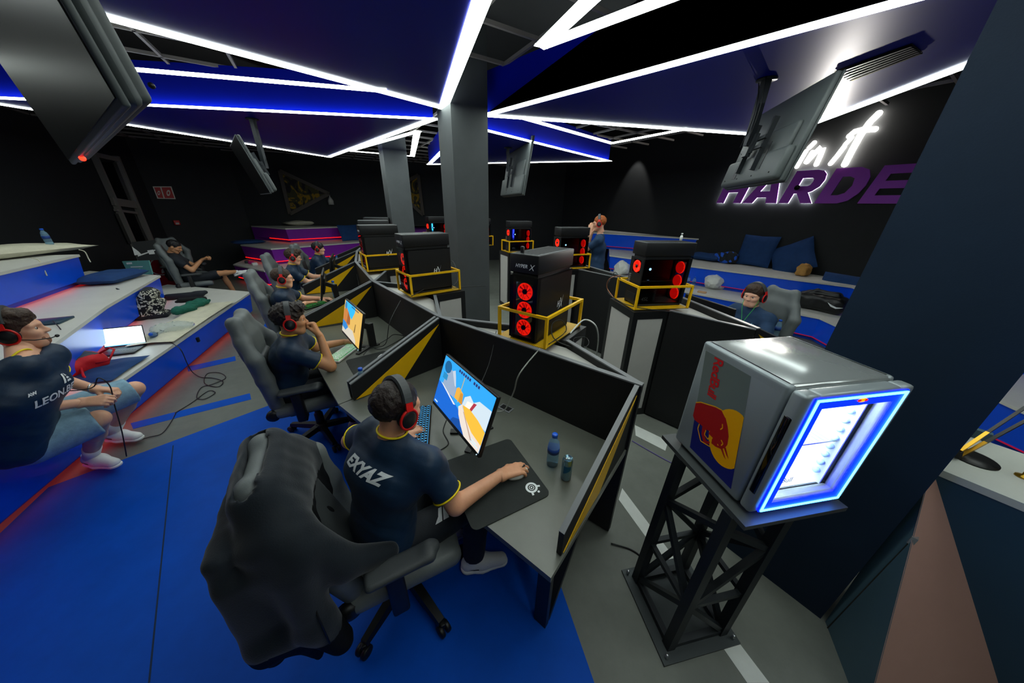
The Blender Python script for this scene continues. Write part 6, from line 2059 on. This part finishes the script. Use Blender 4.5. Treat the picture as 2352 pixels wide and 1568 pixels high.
# red and grey backpack beside the sitter
def _rb(F):
    F.box((0, 0, .09), (.25, .15, .085), .06, 0, noise=(.008, 24)); F.cap((-.2, -.08, .12), (.2, -.10, .10), .05, .05, .04)
rbk = soft('red_backpack', _rb, (-.36, -.26, -.03), (.36, .26, .26), [mat('grey_pack_cloth', '#4a4f50', .8, bump=.2), mat('red_pack_cloth', '#c81420', .7, bump=.2)], at(172, 852, Z1), -.12, 'red and grey backpack beside the bench sitter', 'backpack', res=.012,
     fmat=lambda c: np.where((c[:, 1] > .10) | (c[:, 0] > .215) | (c[:, 2] < .03) | (np.abs(c[:, 0] + .05) < .02), 1, 0))
b = MB()
b.tube([(.2, .10, .15), (.27, .16, .20), (.36, .14, .20), (.38, .06, .12), (.28, .02, .10)], .008, 8, 0)
b.tube([(.24, -.06, .10), (.34, -.12, .05), (.46, -.16, .015)], .008, 8, 0)
b.build('strap', mat('red_pack_cloth', '#c81420'), rbk)
cushion('floor_cushion', at(238, 850, Z1 + .02), BD, -BN, .55, .42, .05, M_CUSHB, 'flat navy cushion lying under the red backpack', 'navy cushions on the left bench')
MB().rbox((-.16, -.11, 0), (.16, .11, .02), .005, 2, 0, None).build('closed_laptop', mat('dark_blue_lid', '#1a3a4c', .35), None, 'closed dark laptop lying on the middle bench step', 'laptop')
bpy.data.objects['closed_laptop'].location = at(98, 742, Z2); bpy.data.objects['closed_laptop'].rotation_euler = (0, 0, .5)
cable('laptop_cable', [at(122, 737, Z2 + .03), at(140, 757, Z2 - .0), at(155, 785, .70), at(142, 800, .60), at(150, 820, Z1 + .02), at(180, 835, Z1 + .012), at(200, 825, Z1 + .012)], .004, None, 'black cable dangling from the middle bench step')
cushion('floor_cushion', at(258, 634, Z2 + .07), BD, -BN, .78, .45, .14, M_CUSHB, 'thick navy cushion on the middle bench step', 'navy cushions on the left bench')
_c0, _c1 = at(0, 600, Z3), at(186, 580, Z3)
_d = (_c1 - _c0).normalized()
cu = cushion('seat_pad', (_c0 + _c1) / 2 - _d * .45 + Vector((-.30, -.1, .075)), _d, Vector((-_d.y, _d.x, 0)), 2.3, .62, .13, M_CREAM, 'cream cushion with tie cords on the top bench step', 'cream seat pads', wr=.012)
for px, ex, ey, nm in ((84, 108, 633, 'tie cord dangling from the middle of the top cream cushion'), (190, 208, 602, 'tie cord at the end of the top cream cushion')):
    q0 = at(px, 598 if px < 100 else 578, Z3 + .02) + BN * .02; q1 = on_wall(ex, ey, tuple((q0 + BN * .03).xy), tuple((q0 + BN * .03 + BD).xy))
    cable('tie_cord', [q0 + Vector((-.04, -.02, .03)), q0, q0.lerp(q1, .5) + Vector((0, 0, -.02)), q1], .006, M_CREAM, nm)
make_bottle(at(118, 566, Z3 + .10), 'small water bottle standing on the top bench step', 1.1, group='bottles on the bench steps')
cushion('seat_pad', at(12, 1018, Z1 + .045), BD, -BN, .60, .40, .09, M_CREAM, 'cream pad at the hip of the bench sitter', 'cream seat pads', wr=.01)
cable('pad_cord', [at(2, 1032, Z1 + .01), at(22, 1018, Z1 + .012), at(34, 1035, Z1 + .01), at(15, 1050, Z1 + .01), at(0, 1052, Z1 + .01)], .006, M_CREAM, 'cream cord coiled on the bench edge')
# headset cable and charger cable
fl = lambda x, y: at(x, y, .009)
cable('charger_cable', [at(338, 785, Z1 + .012), at(372, 778, Z1 + .01), at(402, 792, Z1 + .01), at(413, 806, Z1 + .004) + BN * .015, at(425, 835, .22) + BN * .02, at(440, 855, .04) + BN * .01, fl(462, 866), fl(490, 868), fl(512, 876), fl(500, 888), fl(470, 880), fl(476, 858), fl(505, 856), fl(518, 868), fl(488, 882), fl(462, 890), fl(452, 912), fl(470, 916), fl(494, 902), fl(478, 898), fl(440, 925), fl(402, 948)], .0045, None, 'black charger cable running off the bench into a loose coil')
cable('headset_cable', [fl(404, 948), fl(392, 970), fl(372, 995), fl(345, 1003), fl(310, 1012)], .004, None, 'black cable across the grey floor to the white shoes')
_w8 = (J8['wrR'] + J8['wrL']) / 2 + O8
_w8 = Vector(_w8)
cable('hand_cable', [HM8 @ Vector((.085, -.01, -.06)), HM8 @ Vector((.06, .05, -.25)), _w8 + Vector((-.12, -.02, .06)), _w8 + Vector((.04, .02, .05)), _w8 + Vector((.10, .04, .12)), _w8 + Vector((.13, .05, .05)), _w8 + Vector((.11, .03, -.10)), _w8 + Vector((.12, -.02, -.30)), _w8 + Vector((.10, -.06, -.50))], .0035, None, 'black headset cable held in the hands of the bench sitter')
# wall plug on the bench front
q0 = at(452, 790, .30)
MB().rbox((-.02, -.012, -.03), (.02, .012, .03), .004).build('power_plug', M_BLKPL, None, 'small black plug on the blue bench front', 'plug')
bpy.data.objects['power_plug'].location = on_wall(452, 780, tuple(L1F[1]), tuple(L1F[2])) + BN * .012
bpy.data.objects['power_plug'].rotation_euler = (0, 0, math.atan2(BD.y, BD.x))

# --- back left: door frame, signs, boards
LW_A, LW_B = ROOM[4], ROOM[5]
M_ALU = mat('grey_aluminium', '#8b8782', .4, metal=.3)
dr_ = empty('door_1', (0, 0, 0)); dr_['kind'] = 'structure'
def lw(x, y): return on_wall(x, y, LW_A, LW_B, 0) 
ins = Vector((.94, .34, 0)) * .06
for nm, a, b2, w in (('rail', (205, 352), (322, 610), .10), ('rail', (258, 358), (345, 565), .10), ('rail', (200, 352), (262, 366), .09), ('rail', (249, 462), (302, 470), .16), ('rail', (256, 482), (306, 489), .05)):
    MB().bar(lw(*a) + ins, lw(*b2) + ins, w, .05, 0, (.34, -.94, 0)).build('door_' + nm, M_ALU, dr_)
MB().slab([lw(218, 372) + ins * .5, lw(262, 372) + ins * .5, lw(300, 468) + ins * .5, lw(252, 462) + ins * .5], ins, .01).build('door_pane', M_BLKGL, dr_)
MB().slab([lw(258, 490) + ins * .5, lw(306, 490) + ins * .5, lw(340, 560) + ins * .5, lw(290, 560) + ins * .5], ins, .01).build('door_pane', M_BLKGL, dr_)
BW_A, BW_B = ROOM[3], ROOM[4]
n_b = Vector((.87, -.49, 0))
def bw(x, y, k=.01): return on_wall(x, y, BW_A, BW_B) + n_b * k
s0 = bw(375, 441)
sg = empty('fire_equipment_sign', s0, 0, 'red and white fire equipment sign with two pictograms on the dark wall', 'sign')
def quad(b, pts, k, mi=0): b.poly([bw(x, y, k) - s0 for x, y in pts], mi)
b = MB(); b.slab([bw(x, y, .01) - s0 for x, y in ((350, 428), (393, 428), (403, 457), (361, 456))], n_b, .01); b.build('panel', mat('sign_white', '#d8d4c8', .5), sg)
b = MB()
for p_ in (((353, 430), (367, 430), (375, 455), (363, 454)), ((370, 430), (391, 430), (400, 455), (378, 455))):
    b.slab([bw(x, y, .021) - s0 for x, y in p_], n_b, .002)
b.build('red_squares', mat('sign_red', '#b01818', .5), sg)
b = MB()
for cx, cy, r in ((363, 443, 5), (385, 443, 7)):
    b.slab([bw(cx + (r * .62) * math.cos(2 * PI * k / 16) + 1, cy + r * math.sin(2 * PI * k / 16), .024) - s0 for k in range(16)], n_b, .001)
b.build('pictograms', mat('sign_white', '#d8d4c8'), sg)
for cx, cy, r in ((363, 443, 2.6), (385, 443, 3.4)):
    b = MB(); b.slab([bw(cx + (r * .62) * math.cos(2 * PI * k / 12) + 1, cy + r * math.sin(2 * PI * k / 12), .026) - s0 for k in range(12)], n_b, .001)
    b.build('pictogram_centre', mat('sign_red', '#b01818'), sg)
c_ = bw(405, 511, .03)
al = empty('alarm_button', c_, math.atan2(n_b.y, n_b.x), 'small red alarm button on the dark wall', 'alarm')
MB().rbox((-.03, -.06, -.06), (.03, .06, .06), .01).build('box', mat('sign_red', '#b01818'), al)
MB().box((.03, -.035, -.045), (.034, .035, .0)).build('window', M_GREYLAM, al)
# boards standing behind the bench end
def board(name, pix, z, th, m, label, cat, prints=()):
    """upright board whose lower corners stand at height z"""
    a = at(*pix[0], z); b2 = at(*pix[1], z)
    pl = lambda x, y: on_wall(x, y, tuple(a.xy), tuple(b2.xy))
    nn = Vector((b2.y - a.y, -(b2.x - a.x), 0)).normalized()
    if nn.dot(-a) < 0: nn = -nn
    pts = [pl(*q) for q in pix]
    o = sum(pts, Vector()) / len(pts)
    root = empty(name, o, 0, label, cat)
    MB().slab([p - o for p in pts], -nn, th).build('board', m, root)
    for nm, pp, mm in prints:
        q = MB(); q.slab([pl(*s) - o + nn * .002 for s in pp], nn, .002); q.build(nm, mm, root)
    return root
circ = [(372 + 28 * math.cos(2 * PI * k / 40), 611 + 20 * math.sin(2 * PI * k / 40)) for k in range(40)]
rb = board('red_poster_board', [(352, 655), (417, 660), (390, 590), (340, 597)], .16, .05, mat('crimson_board', '#a8102c', .5), 'red poster board with a white circle drawing', 'poster',
      [('zigzag', [(371, 620), (377, 614), (375, 622), (381, 617), (378, 626), (372, 628)], M_TEXTW)])
pl_a, pl_b = at(352, 655, .16), at(417, 660, .16)
q = MB(); pts = [on_wall(x, y, tuple(pl_a.xy), tuple(pl_b.xy)) - Vector(rb.location) for x, y in circ]
q.tube(pts + [pts[0]], .012, 6); q.build('circle_line', M_TEXTW, rb)
board('teal_flyer_board', [(296, 630), (350, 630), (341, 598), (280, 600)], .75, .02, mat('teal_board', '#5f9c98', .5), 'teal flyer board with pale printed lines', 'poster',
      [('printed_line', [(300, 612), (328, 611), (328, 613), (301, 614)], M_TEXTW), ('printed_line', [(302, 618), (322, 617), (322, 619), (303, 620)], M_TEXTW), ('printed_line', [(290, 603), (303, 602), (304, 606), (292, 607)], M_TEXTW)])
board('dark_notice_board', [(318, 600), (372, 596), (356, 551), (302, 556)], .85, .03, mat('dark_board', '#1e2022', .6), 'dark notice board with pinned papers beside the door', 'notice board',
      [('paper', [(303, 566), (318, 577), (325, 584), (309, 586)], M_WHITE), ('paper', [(338, 575), (352, 573), (356, 583), (343, 584)], M_WHITE), ('white_strip', [(316, 586), (362, 571), (363, 573), (317, 589)], M_WHITE)])

# --- purple bench
pd3 = (P3F[2] - P3F[1]).normalized().to_3d(); pn3 = Vector((-pd3.y, pd3.x, 0))
c3 = at(738, 517, PZ3)
cushion('seat_pad', c3 + pn3 * .22 + UP * .075, pd3, pn3, 2.1, .5, .15, M_CREAM, 'cream cushion row on top of the purple bench', 'cream seat pads', wr=.012)
cushion('floor_cushion', at(668, 516, PZ3) + pn3 * .35 + UP * .05, pd3, pn3, .62, .5, .10, M_CUSHB, 'navy cushion under the mustard one on the purple bench', 'cushions on the purple bench')
cushion('floor_cushion', at(668, 516, PZ3) + pn3 * .35 + UP * .16, pd3, pn3, .60, .46, .10, mat('mustard_cotton', '#b88420', .85, bump=.2), 'mustard cushion stacked on a navy one', 'cushions on the purple bench')
cushion('floor_cushion', at(806, 552, Z2) + UP * .24, pd3, UP + pn3 * .45, .62, .52, .12, M_CUSHB, 'navy cushion leaning on the purple bench step', 'cushions on the purple bench')
cushion('floor_cushion', at(576, 561, Z2) + pn3 * .25 + UP * .05, pd3, pn3, .75, .5, .10, M_CUSHB, 'navy cushion lying at the corner of the purple bench', 'cushions on the purple bench')
for k, (x, y, cc) in enumerate(((578, 606, '#c02080'), (586, 609, '#d8d8d8'), (568, 604, '#303840'))):
    p_ = at(x, y, Z1)
    MB().rbox((-.06, -.04, 0), (.06, .04, .07), .015, 2, 0, Matrix.Translation(p_) @ Matrix.Rotation(k, 4, 'Z')).build('small_box', mat('snack_' + str(k), cc, .5), None, ['pink snack pack on the purple bench end', 'white cup-like pack on the purple bench end', 'dark snack pack on the purple bench end'][k], 'box')

# --- camouflage triangles on the back wall
M_CAMOY = mat('camouflage_print', '#6a5a20', .8)
nt = M_CAMOY.node_tree; tc = nt.nodes.new('ShaderNodeTexCoord'); vo = nt.nodes.new('ShaderNodeTexNoise'); vo.inputs['Scale'].default_value = 3.4; vo.inputs['Detail'].default_value = 2; vo.inputs['Distortion'].default_value = 1.2
rp = nt.nodes.new('ShaderNodeValToRGB'); rp.color_ramp.interpolation = 'CONSTANT'
for i, (ps, cc) in enumerate(((0, '#1c1620'), (.42, '#3c3a20'), (.52, '#8a6c10'), (.64, '#4c4434'))):
    e = rp.color_ramp.elements[i] if i < 2 else rp.color_ramp.elements.new(ps)
    e.position = ps; e.color = lin(cc)
nt.links.new(tc.outputs['Object'], vo.inputs['Vector']); nt.links.new(vo.outputs['Fac'], rp.inputs['Fac']); nt.links.new(rp.outputs['Color'], nt.nodes['Principled BSDF'].inputs['Base Color'])
def tri_art(pix, A, B, label):
    pl = [on_wall(x, y, A, B) for x, y in pix]
    n = Vector((-(B[1] - A[1]), B[0] - A[0], 0)).normalized()
    if n.dot(-pl[0]) < 0: n = -n
    o = sum(pl, Vector()) / 3
    root = empty('triangular_panel', o, 0, label, 'wall art', 'camouflage triangles on the back wall')
    MB().slab([(p - o) * .90 + n * .05 for p in pl], n, .03).build('camouflage_print', M_CAMOY, root)
    for i in range(3):
        a, b2 = pl[i] - o, pl[(i + 1) % 3] - o
        MB().bar(a * .94 + n * .05, b2 * .94 + n * .05, .10, .10, 0, n).build('frame_side', mat('taupe_frame', '#4c453e', .6), root)
tri_art([(641, 389), (761, 445), (666, 494)], ROOM[2], ROOM[3], 'triangular camouflage panel left of the rear pillar')
tri_art([(962, 399), (905, 432), (974, 497)], ROOM[1], ROOM[2], 'triangular camouflage panel behind the rear pillar')
w_ = on_wall(760, 461, ROOM[2], ROOM[3]); 
dp = empty('wall_dispenser', w_ + Vector((.4, -.9, 0)) * .08, 0, 'small pale bell-shaped dispenser on the back wall', 'dispenser')
MB().lathe([(0, -.12), (.08, -.12), (.085, .0), (.05, .08), (.02, .12), (0, .13)], 16).build('shell', M_GREYLAM, dp); MB().lathe([(0, .12), (.015, .12), (.015, .16), (0, .16)], 10).build('knob', M_GREYLAM, dp)

# --- right bench
rd = Vector((-.53, .848, 0)); rn = Vector((.848, .53, 0))
cushion('floor_cushion', at(1612, 598, Z2) + rn * .15 + UP * .09, rd, rn, .75, .5, .16, M_CUSHB, 'navy cushion lying beside the blue backpack', 'navy cushions below the wall sign')
def _bk(F): F.box((0, 0, .12), (.24, .17, .10), .07, 0, noise=(.02, 20)); F.ell((-.1, .05, .2), (.14, .1, .08), .05)
soft('blue_backpack', _bk, (-.38, -.3, -.03), (.38, .3, .36), [M_BLKCLOTH, mat('bright_blue_cloth', '#1a5cd0', .6)], at(1660, 604, Z2) + rn * .1, 2.1, 'black and bright blue backpack on the upper step', 'backpack', res=.018,
     fmat=lambda c: np.where(np_noise(c, 14) > .25, 1, 0))
cushion('floor_cushion', at(1720, 611, Z2) + rn * .12 + UP * .33, rd, UP + rn * .22, .68, .66, .16, M_CUSHB, 'square navy cushion standing upright against the wall', 'navy cushions below the wall sign')
cushion('floor_cushion', at(1800, 624, Z2) + rn * .18 + UP * .27, (rd * .8 + UP * -.45), UP * .8 + rn * .35 + rd * .5, .72, .66, .16, M_CUSHB, 'navy cushion tilted on its corner beside the paper bag', 'navy cushions below the wall sign')
def _pp(F): F.box((0, 0, .10), (.11, .09, .10), .05, 0, noise=(.012, 28)); F.box((0, 0, .20), (.09, .05, .03), .02, .03, noise=(.012, 40))
soft('paper_bag', _pp, (-.2, -.18, -.02), (.2, .18, .28), mat('kraft_paper', '#b98a4a', .85, var=.15, scale=10, bump=.3), at(1837, 634, Z2) + rn * .08, .4, 'crumpled kraft paper bag on the upper step', 'bag', res=.012, it=1)
def _wb(F): F.ell((0, 0, .16), (.22, .18, .17), 0, noise=(.025, 18)); F.ell((.08, 0, .05), (.2, .17, .07), .04, noise=(.015, 22))
soft('white_plastic_bag', _wb, (-.34, -.3, -.02), (.36, .3, .42), mat('white_bag_film', '#d8dad6', .35, var=.12, scale=9), at(1628, 664, Z1) + rn * .15, .5, 'knotted white plastic bag on the lower step', 'bag', res=.015, it=1, disp=lambda V: (np_noise(V, 55) * .012)[:, None] * np.array([.6, .6, .8]))
make_bottle(at(1577, 660, Z1), 'clear bottle beside the white plastic bag', 1.2, group='bottles on the bench steps')
make_bottle(at(1590, 662, Z1), 'clear bottle half hidden by a yellow cage post and the white bag', 1.2, group='bottles on the bench steps')
MB().rbox((-.08, -.045, 0), (.08, .045, .03), .008).build('wooden_box', mat('pale_wood', '#c49a70', .6), None, 'small pale wooden box before the white plastic bag', 'box')
bpy.data.objects['wooden_box'].location = at(1612, 672, Z1); bpy.data.objects['wooden_box'].rotation_euler = (0, 0, 2.4)
def _du(F):
    F.box((0, 0, .15), (.34, .17, .14), .10, 0, noise=(.012, 16)); F.cap((-.18, 0, .26), (.16, 0, .30), .07, .06, .06); F.cap((-.3, -.1, .2), (-.1, -.05, .34), .03, .03, .03); F.cap((-.1, -.05, .34), (.18, -.06, .32), .03, .03, .03)
db = soft('black_duffel_bag', _du, (-.46, -.3, -.03), (.46, .3, .44), mat('black_nylon', '#121416', .4, var=.2, scale=10, bump=.15), at(1868, 716, Z1) + rn * .20, math.atan2(rd.y, rd.x) + PI, 'black sports bag with a white curved mark', 'bag', res=.015)
mk = MB(); mk.add([(x * 1.4, -.178 - .004, z + .12) for x, z in ((.08, .08), (.12, .02), (.17, .0), (.23, .035), (.17, .026), (.13, .045))], [(0, 1, 2, 3, 4, 5)]); mk.build('curved_mark', M_TEXTW, db)
cushion('floor_cushion', at(1905, 716, Z1) + rn * .50 + UP * .30, rd, UP + rn * .35, .80, .58, .16, M_CUSHB, 'navy cushion behind the black sports bag', 'navy cushions below the wall sign')
sb = Vector((PCS[5][0][0], PCS[5][0][1], 0)) + Vector((.985, .175, 0)) * .19 + Vector((-.175, .985, 0)) * .05 + UP * (PZ + .0065 + PCH + .004)
sn = empty('sanitiser_bottle', sb, 0, 'tiny white pump bottle standing on the 45L tower', 'bottle')
MB().lathe([(0, 0), (.011, 0), (.012, .035), (.008, .045), (0, .045)], 12).build('bottle_body', M_WHITE, sn); MB().lathe([(0, .045), (.005, .045), (.005, .055), (.009, .056), (.009, .064), (0, .066)], 10).build('pump', M_WHITE, sn)

# --- reception counter at the slate pillar
M_TEAL = mat('slate_teal_panel', '#3f5a66', .5, var=.05, scale=3)
M_TEALD = mat('deep_teal_panel', '#26465a', .5, var=.05, scale=3)
M_PINK = mat('pinkish_beige_panel', '#b58d80', .55, var=.05, scale=3)
ct = empty('reception_counter', (1.8, .6, 0), 0, 'faceted reception counter with a pinkish triangular panel', 'counter')
co = Vector(ct.location)
CZ = 1.04
Aq = at(2140, 1070, CZ); L0 = Vector((1.715, .868, 0)); L1 = at(1985, 1662, 0); L2 = at(2322, 1662, 0); Rq = at(2352, 1157, CZ)
Rq2 = Aq + (Rq - Aq) * 2.2
L3 = L2 + (Rq2 - Aq) * .9; L3.z = 0
for nm, pts, m in (('left_facet', [Aq, L0, L1], M_TEAL), ('pink_facet', [Aq, L1, L2], M_PINK), ('right_facet', [Aq, L2, L3, Rq2], M_TEALD)):
    n = (pts[1] - pts[0]).cross(pts[2] - pts[0]).normalized()
    if n.dot(Vector((0, 0, 2)) - pts[0]) < 0: n = -n
    MB().slab([p - co for p in pts], -n, .002).build(nm, m, ct)
tb0 = at(2185, 985, CZ); tb1 = tb0 + (Rq2 - Aq)
MB().prism([((p - co).x, (p - co).y) for p in (Aq, Rq2, tb1, tb0)], CZ - .03, CZ).build('counter_top', mat('pale_counter_top', '#b9bdb6', .4, var=.05, scale=4), ct)
ld = MB(); ld.bar(Aq - co + UP * .02, tb0 - co + UP * .02, .03, .045); ld.bar(tb0 - co + UP * .02, (tb0 + (tb1 - tb0) * .22) - co + UP * .02, .03, .045)
ld.build('raised_lip', M_TEAL, ct)
lm = at(2232, 1052, CZ)
la = empty('desk_lamp', lm, 0, 'black and gold twin-rod lamp on the reception counter', 'lamp')
MB().lathe([(0, 0), (.07, 0), (.07, .006), (0, .006)], 28).build('base', M_BLKPL, la)
e0, e1 = at(2205, 1035, CZ + .05) - lm, at(2200, 1050, CZ + .012) - lm
t0, t1 = at(2352, 937, CZ + .20) - lm, at(2352, 968, CZ + .17) - lm
M_GOLD = mat('brass', '#b98f2c', .3, metal=.9)
for nm, a, b2 in (('upper_rod', e0, t0), ('lower_rod', e1, t1)):
    b2 = a + (b2 - a) * 1.5
    m_ = a + (b2 - a) * .28
    r = MB().bar(m_, b2, .010, .010).build(nm, M_BLKPL, la)
    MB().bar(a, m_, .011, .011).build('brass_end', M_GOLD, r)
MB().bar(e0, e1, .014, .012).build('joint', M_BLKPL, la)
cable('lamp_cable', [e1 + lm, at(2190, 1030, CZ + .01), at(2165, 1022, CZ + .01), at(2150, 1035, CZ + .012)], .004, None, 'thin dark lamp cable on the reception counter')
g_ = at(2348, 1095, CZ)
gl = empty('brass_ornament', g_, 0, 'small brass stand at the edge of the reception counter', 'ornament')
MB().lathe([(0, 0), (.02, 0), (.02, .006), (.006, .012), (.006, .07), (.014, .08), (0, .085)], 14).build('stem', M_GOLD, gl); MB().torus(.03, .004, 20, 6, 0, Matrix.Translation((0, 0, .105)) @ Matrix.Rotation(PI / 2, 4, 'X')).build('ring', M_GOLD, gl)
dk = empty('leaning_panel', (1.722, .852, 0), 0, 'thin black panel with silver tip against the slate pillar', 'panel')
MB().bar((0, 0, 0), (.012, -.010, .72), .05, .012, 0, (.59, -.8, 0)).build('black_strip', M_BLKGL, dk); MB().bar((.012, -.010, .72), (.0125, -.0105, .76), .05, .018, 0, (.59, -.8, 0)).build('silver_tip', M_SILVER, dk)

# --- cables around the towers and desks
tl = lambda x, y, z: at(x, y, z)
cable('desk_cable', [at(1240, 800, 1.18), at(1205, 850, 1.10) - Vector(NL[0]).to_3d() * .05, at(1180, 900, .92), at(1160, 940, .78), at(1142, 945, .76)], .0045, mat('grey_cable', '#8a8f88', .5), 'pale cable hanging from the three-fan tower down to the desk socket')
cable('desk_cable', [at(1140, 760, 1.18), at(1125, 830, 1.02), at(1105, 880, .98)], .003, None, 'thin dark cable dropping behind the near game monitor')
_pw = at(1162, 938, DZ)
dsk = empty('desk_socket', _pw, -.65, 'dark recessed socket in the desk behind the monitor', 'socket')
MB().rbox((-.05, -.03, .0005), (.05, .03, .006), .002).build('frame', M_EDGE, dsk); MB().box((-.038, -.02, .006), (.038, .02, .0075)).build('flap', M_BLKPL, dsk)
cable('keyboard_cable', [at(985, 1040, DZ + .005), at(1000, 1052, DZ + .004), at(992, 1062, DZ + .004), at(985, 1050, DZ + .004), at(1008, 1035, DZ + .004), at(1030, 1018, DZ + .004), at(1018, 990, DZ + .004), at(1025, 965, DZ + .004)], .003, None, 'dark cable looping beside the blue-lit keyboard')
cable('network_cable', [at(1310, 765, 1.19), at(1340, 735, 1.20), at(1366, 745, 1.20), at(1374, 775, 1.05), at(1370, 815, .80)], .006, M_CABLEW, 'white network cable bending over the cabinet edge')
cable('tower_cable', [at(1260, 790, 1.175), at(1300, 760, 1.20), at(1290, 735, 1.26), at(1268, 745, 1.25), at(1275, 780, 1.18), at(1330, 800, 1.13), at(1352, 790, 1.13), at(1345, 775, 1.14), at(1318, 778, 1.13), at(1330, 805, 1.13), at(1385, 832, 1.125)], .0035, None, 'black cable tangled at the three-fan tower')
cable('tower_cable', [at(945, 680, 1.18), at(985, 655, 1.22), at(1020, 615, 1.32), at(1040, 600, 1.40), at(1052, 640, 1.25), at(1040, 660, 1.19), at(1075, 658, 1.18), at(1118, 656, 1.16)], .0045, None, 'dark cables behind the tower left of the front pillar')
cable('desk_cable', [at(920, 690, 1.18), at(895, 740, 1.05), at(885, 790, .85), at(850, 800, .76), at(835, 815, .76)], .0035, None, 'thin cable crossing the white-mouse desk')
cable('tower_cable', [at(1425, 640, 1.42), at(1412, 625, 1.40), at(1398, 650, 1.30), at(1396, 670, 1.20), at(1420, 690, 1.18), at(1460, 705, 1.18), at(1540, 716, 1.16)], .004, None, 'dark cables at the back of the 45L tower')
cable('tower_cable', [at(1425, 632, 1.45), at(1400, 640, 1.38), at(1394, 660, 1.25), at(1410, 684, 1.18)], .0035, mat('orange_cable', '#b87a5a', .5), 'pale reddish cable at the back of the 45L tower')
cable('desk_cable', [at(870, 790, DZ + .02), at(890, 778, DZ + .04), at(905, 768, DZ + .05), at(928, 772, DZ + .01), at(915, 782, DZ + .01), at(880, 800, DZ + .01), at(860, 800, DZ + .01)], .004, None, 'bundle of dark cables behind the sandy game screen')
cable('floor_cable', [at(1404, 1248, .01), at(1450, 1262, .006), at(1478, 1285, .006), at(1482, 1310, .006), at(1462, 1330, .02)], .005, None, 'black cable on the grey floor from the desk to the truss stand')
cable('floor_cable', [at(1452, 1012, .005), at(1500, 1040, .005), at(1552, 1068, .005)], .004, mat('violet_cable', '#5a4a9a', .5), 'violet cable on the grey floor behind the end divider')

# ================================================================ SPOT LAMPS ON THE WALLS
def spot(loc, target, energy, deg, col, label, blend=.5, radius=.03):
    loc = Vector(loc); d = (Vector(target) - loc).normalized()
    root = empty('spot_lamp', loc, 0, label, 'lamp', 'small black spot lamps')
    M = frame((0, 0, 0), d.orthogonal(), z=d)
    b = MB(); b.lathe([(0, -.10), (.035, -.10), (.045, -.02), (.045, .0), (.040, .0), (.038, -.03), (0, -.03)], 18, 0, M); b.build('housing', M_BLKPL, root)
    L = bpy.data.lights.new('spot_lamp_light', 'SPOT'); L.energy = energy; L.spot_size = math.radians(deg); L.spot_blend = blend; L.color = col; L.shadow_soft_size = radius
    o = bpy.data.objects.new('spot_lamp_light', L); COL.objects.link(o); o.parent = root
    o.rotation_euler = d.to_track_quat('-Z', 'Y').to_euler(); o.location = d * .01
sp_ = on_wall(1880, 330, WR_A, WR_B) + Vector((WN.x, WN.y, 0)) * .25
sp_.z = 2.45
spot(sp_, at(1890, 110, SOFF), 300, 40, (1, .96, .90), 'spot lamp behind the hanging TV, aimed at the blue soffit')
a_ = on_wall(335, 352, LW_A, LW_B)
spot(Vector((a_.x, a_.y, 3.6)) + Vector((.94, .34, 0)) * .35, Vector((a_.x, a_.y, 2.3)), 60, 70, (.35, .75, 1), 'spot lamp washing the dark wall above the door frame')
a_ = on_wall(1462, 395, WR_A, WR_B)
spot(Vector((a_.x, a_.y, 3.7)) + Vector((WN.x, WN.y, 0)) * .4, Vector((a_.x, a_.y, 2.2)), 45, 60, (1, .97, .92), 'spot lamp washing the dark wall left of the sign')

# dark slatted vent in the blue soffit
vp = [at(1917, 162, SOFF), at(2095, 98, SOFF), at(2120, 118, SOFF), at(1960, 182, SOFF)]
vo_ = sum(vp, Vector()) / 4
vt = empty('ceiling_vent', vo_ - UP * .003, 0, 'black slatted vent in the blue soffit beside the hanging TV', 'vent')
MB().slab([q - vo_ for q in vp], (0, 0, -1), .004).build('backing', M_TVSCR, vt)
for k in range(6):
    t = (k + .5) / 6
    MB().bar(vp[0].lerp(vp[3], t) - vo_ - UP * .010, vp[1].lerp(vp[2], t) - vo_ - UP * .010, .02, .006).build('slat', M_TVSCR, vt)
soft('white_plastic_bag', _wb, (-.34, -.3, -.02), (.36, .3, .42), mat('white_bag_film', '#d8dad6', .35), at(1413, 632, Z1) + rn * .25, 1.8, 'white bag lying behind the standing person', 'bag', res=.018, it=1, disp=lambda V: (np_noise(V, 55) * .012)[:, None] * np.array([.6, .6, .8]))
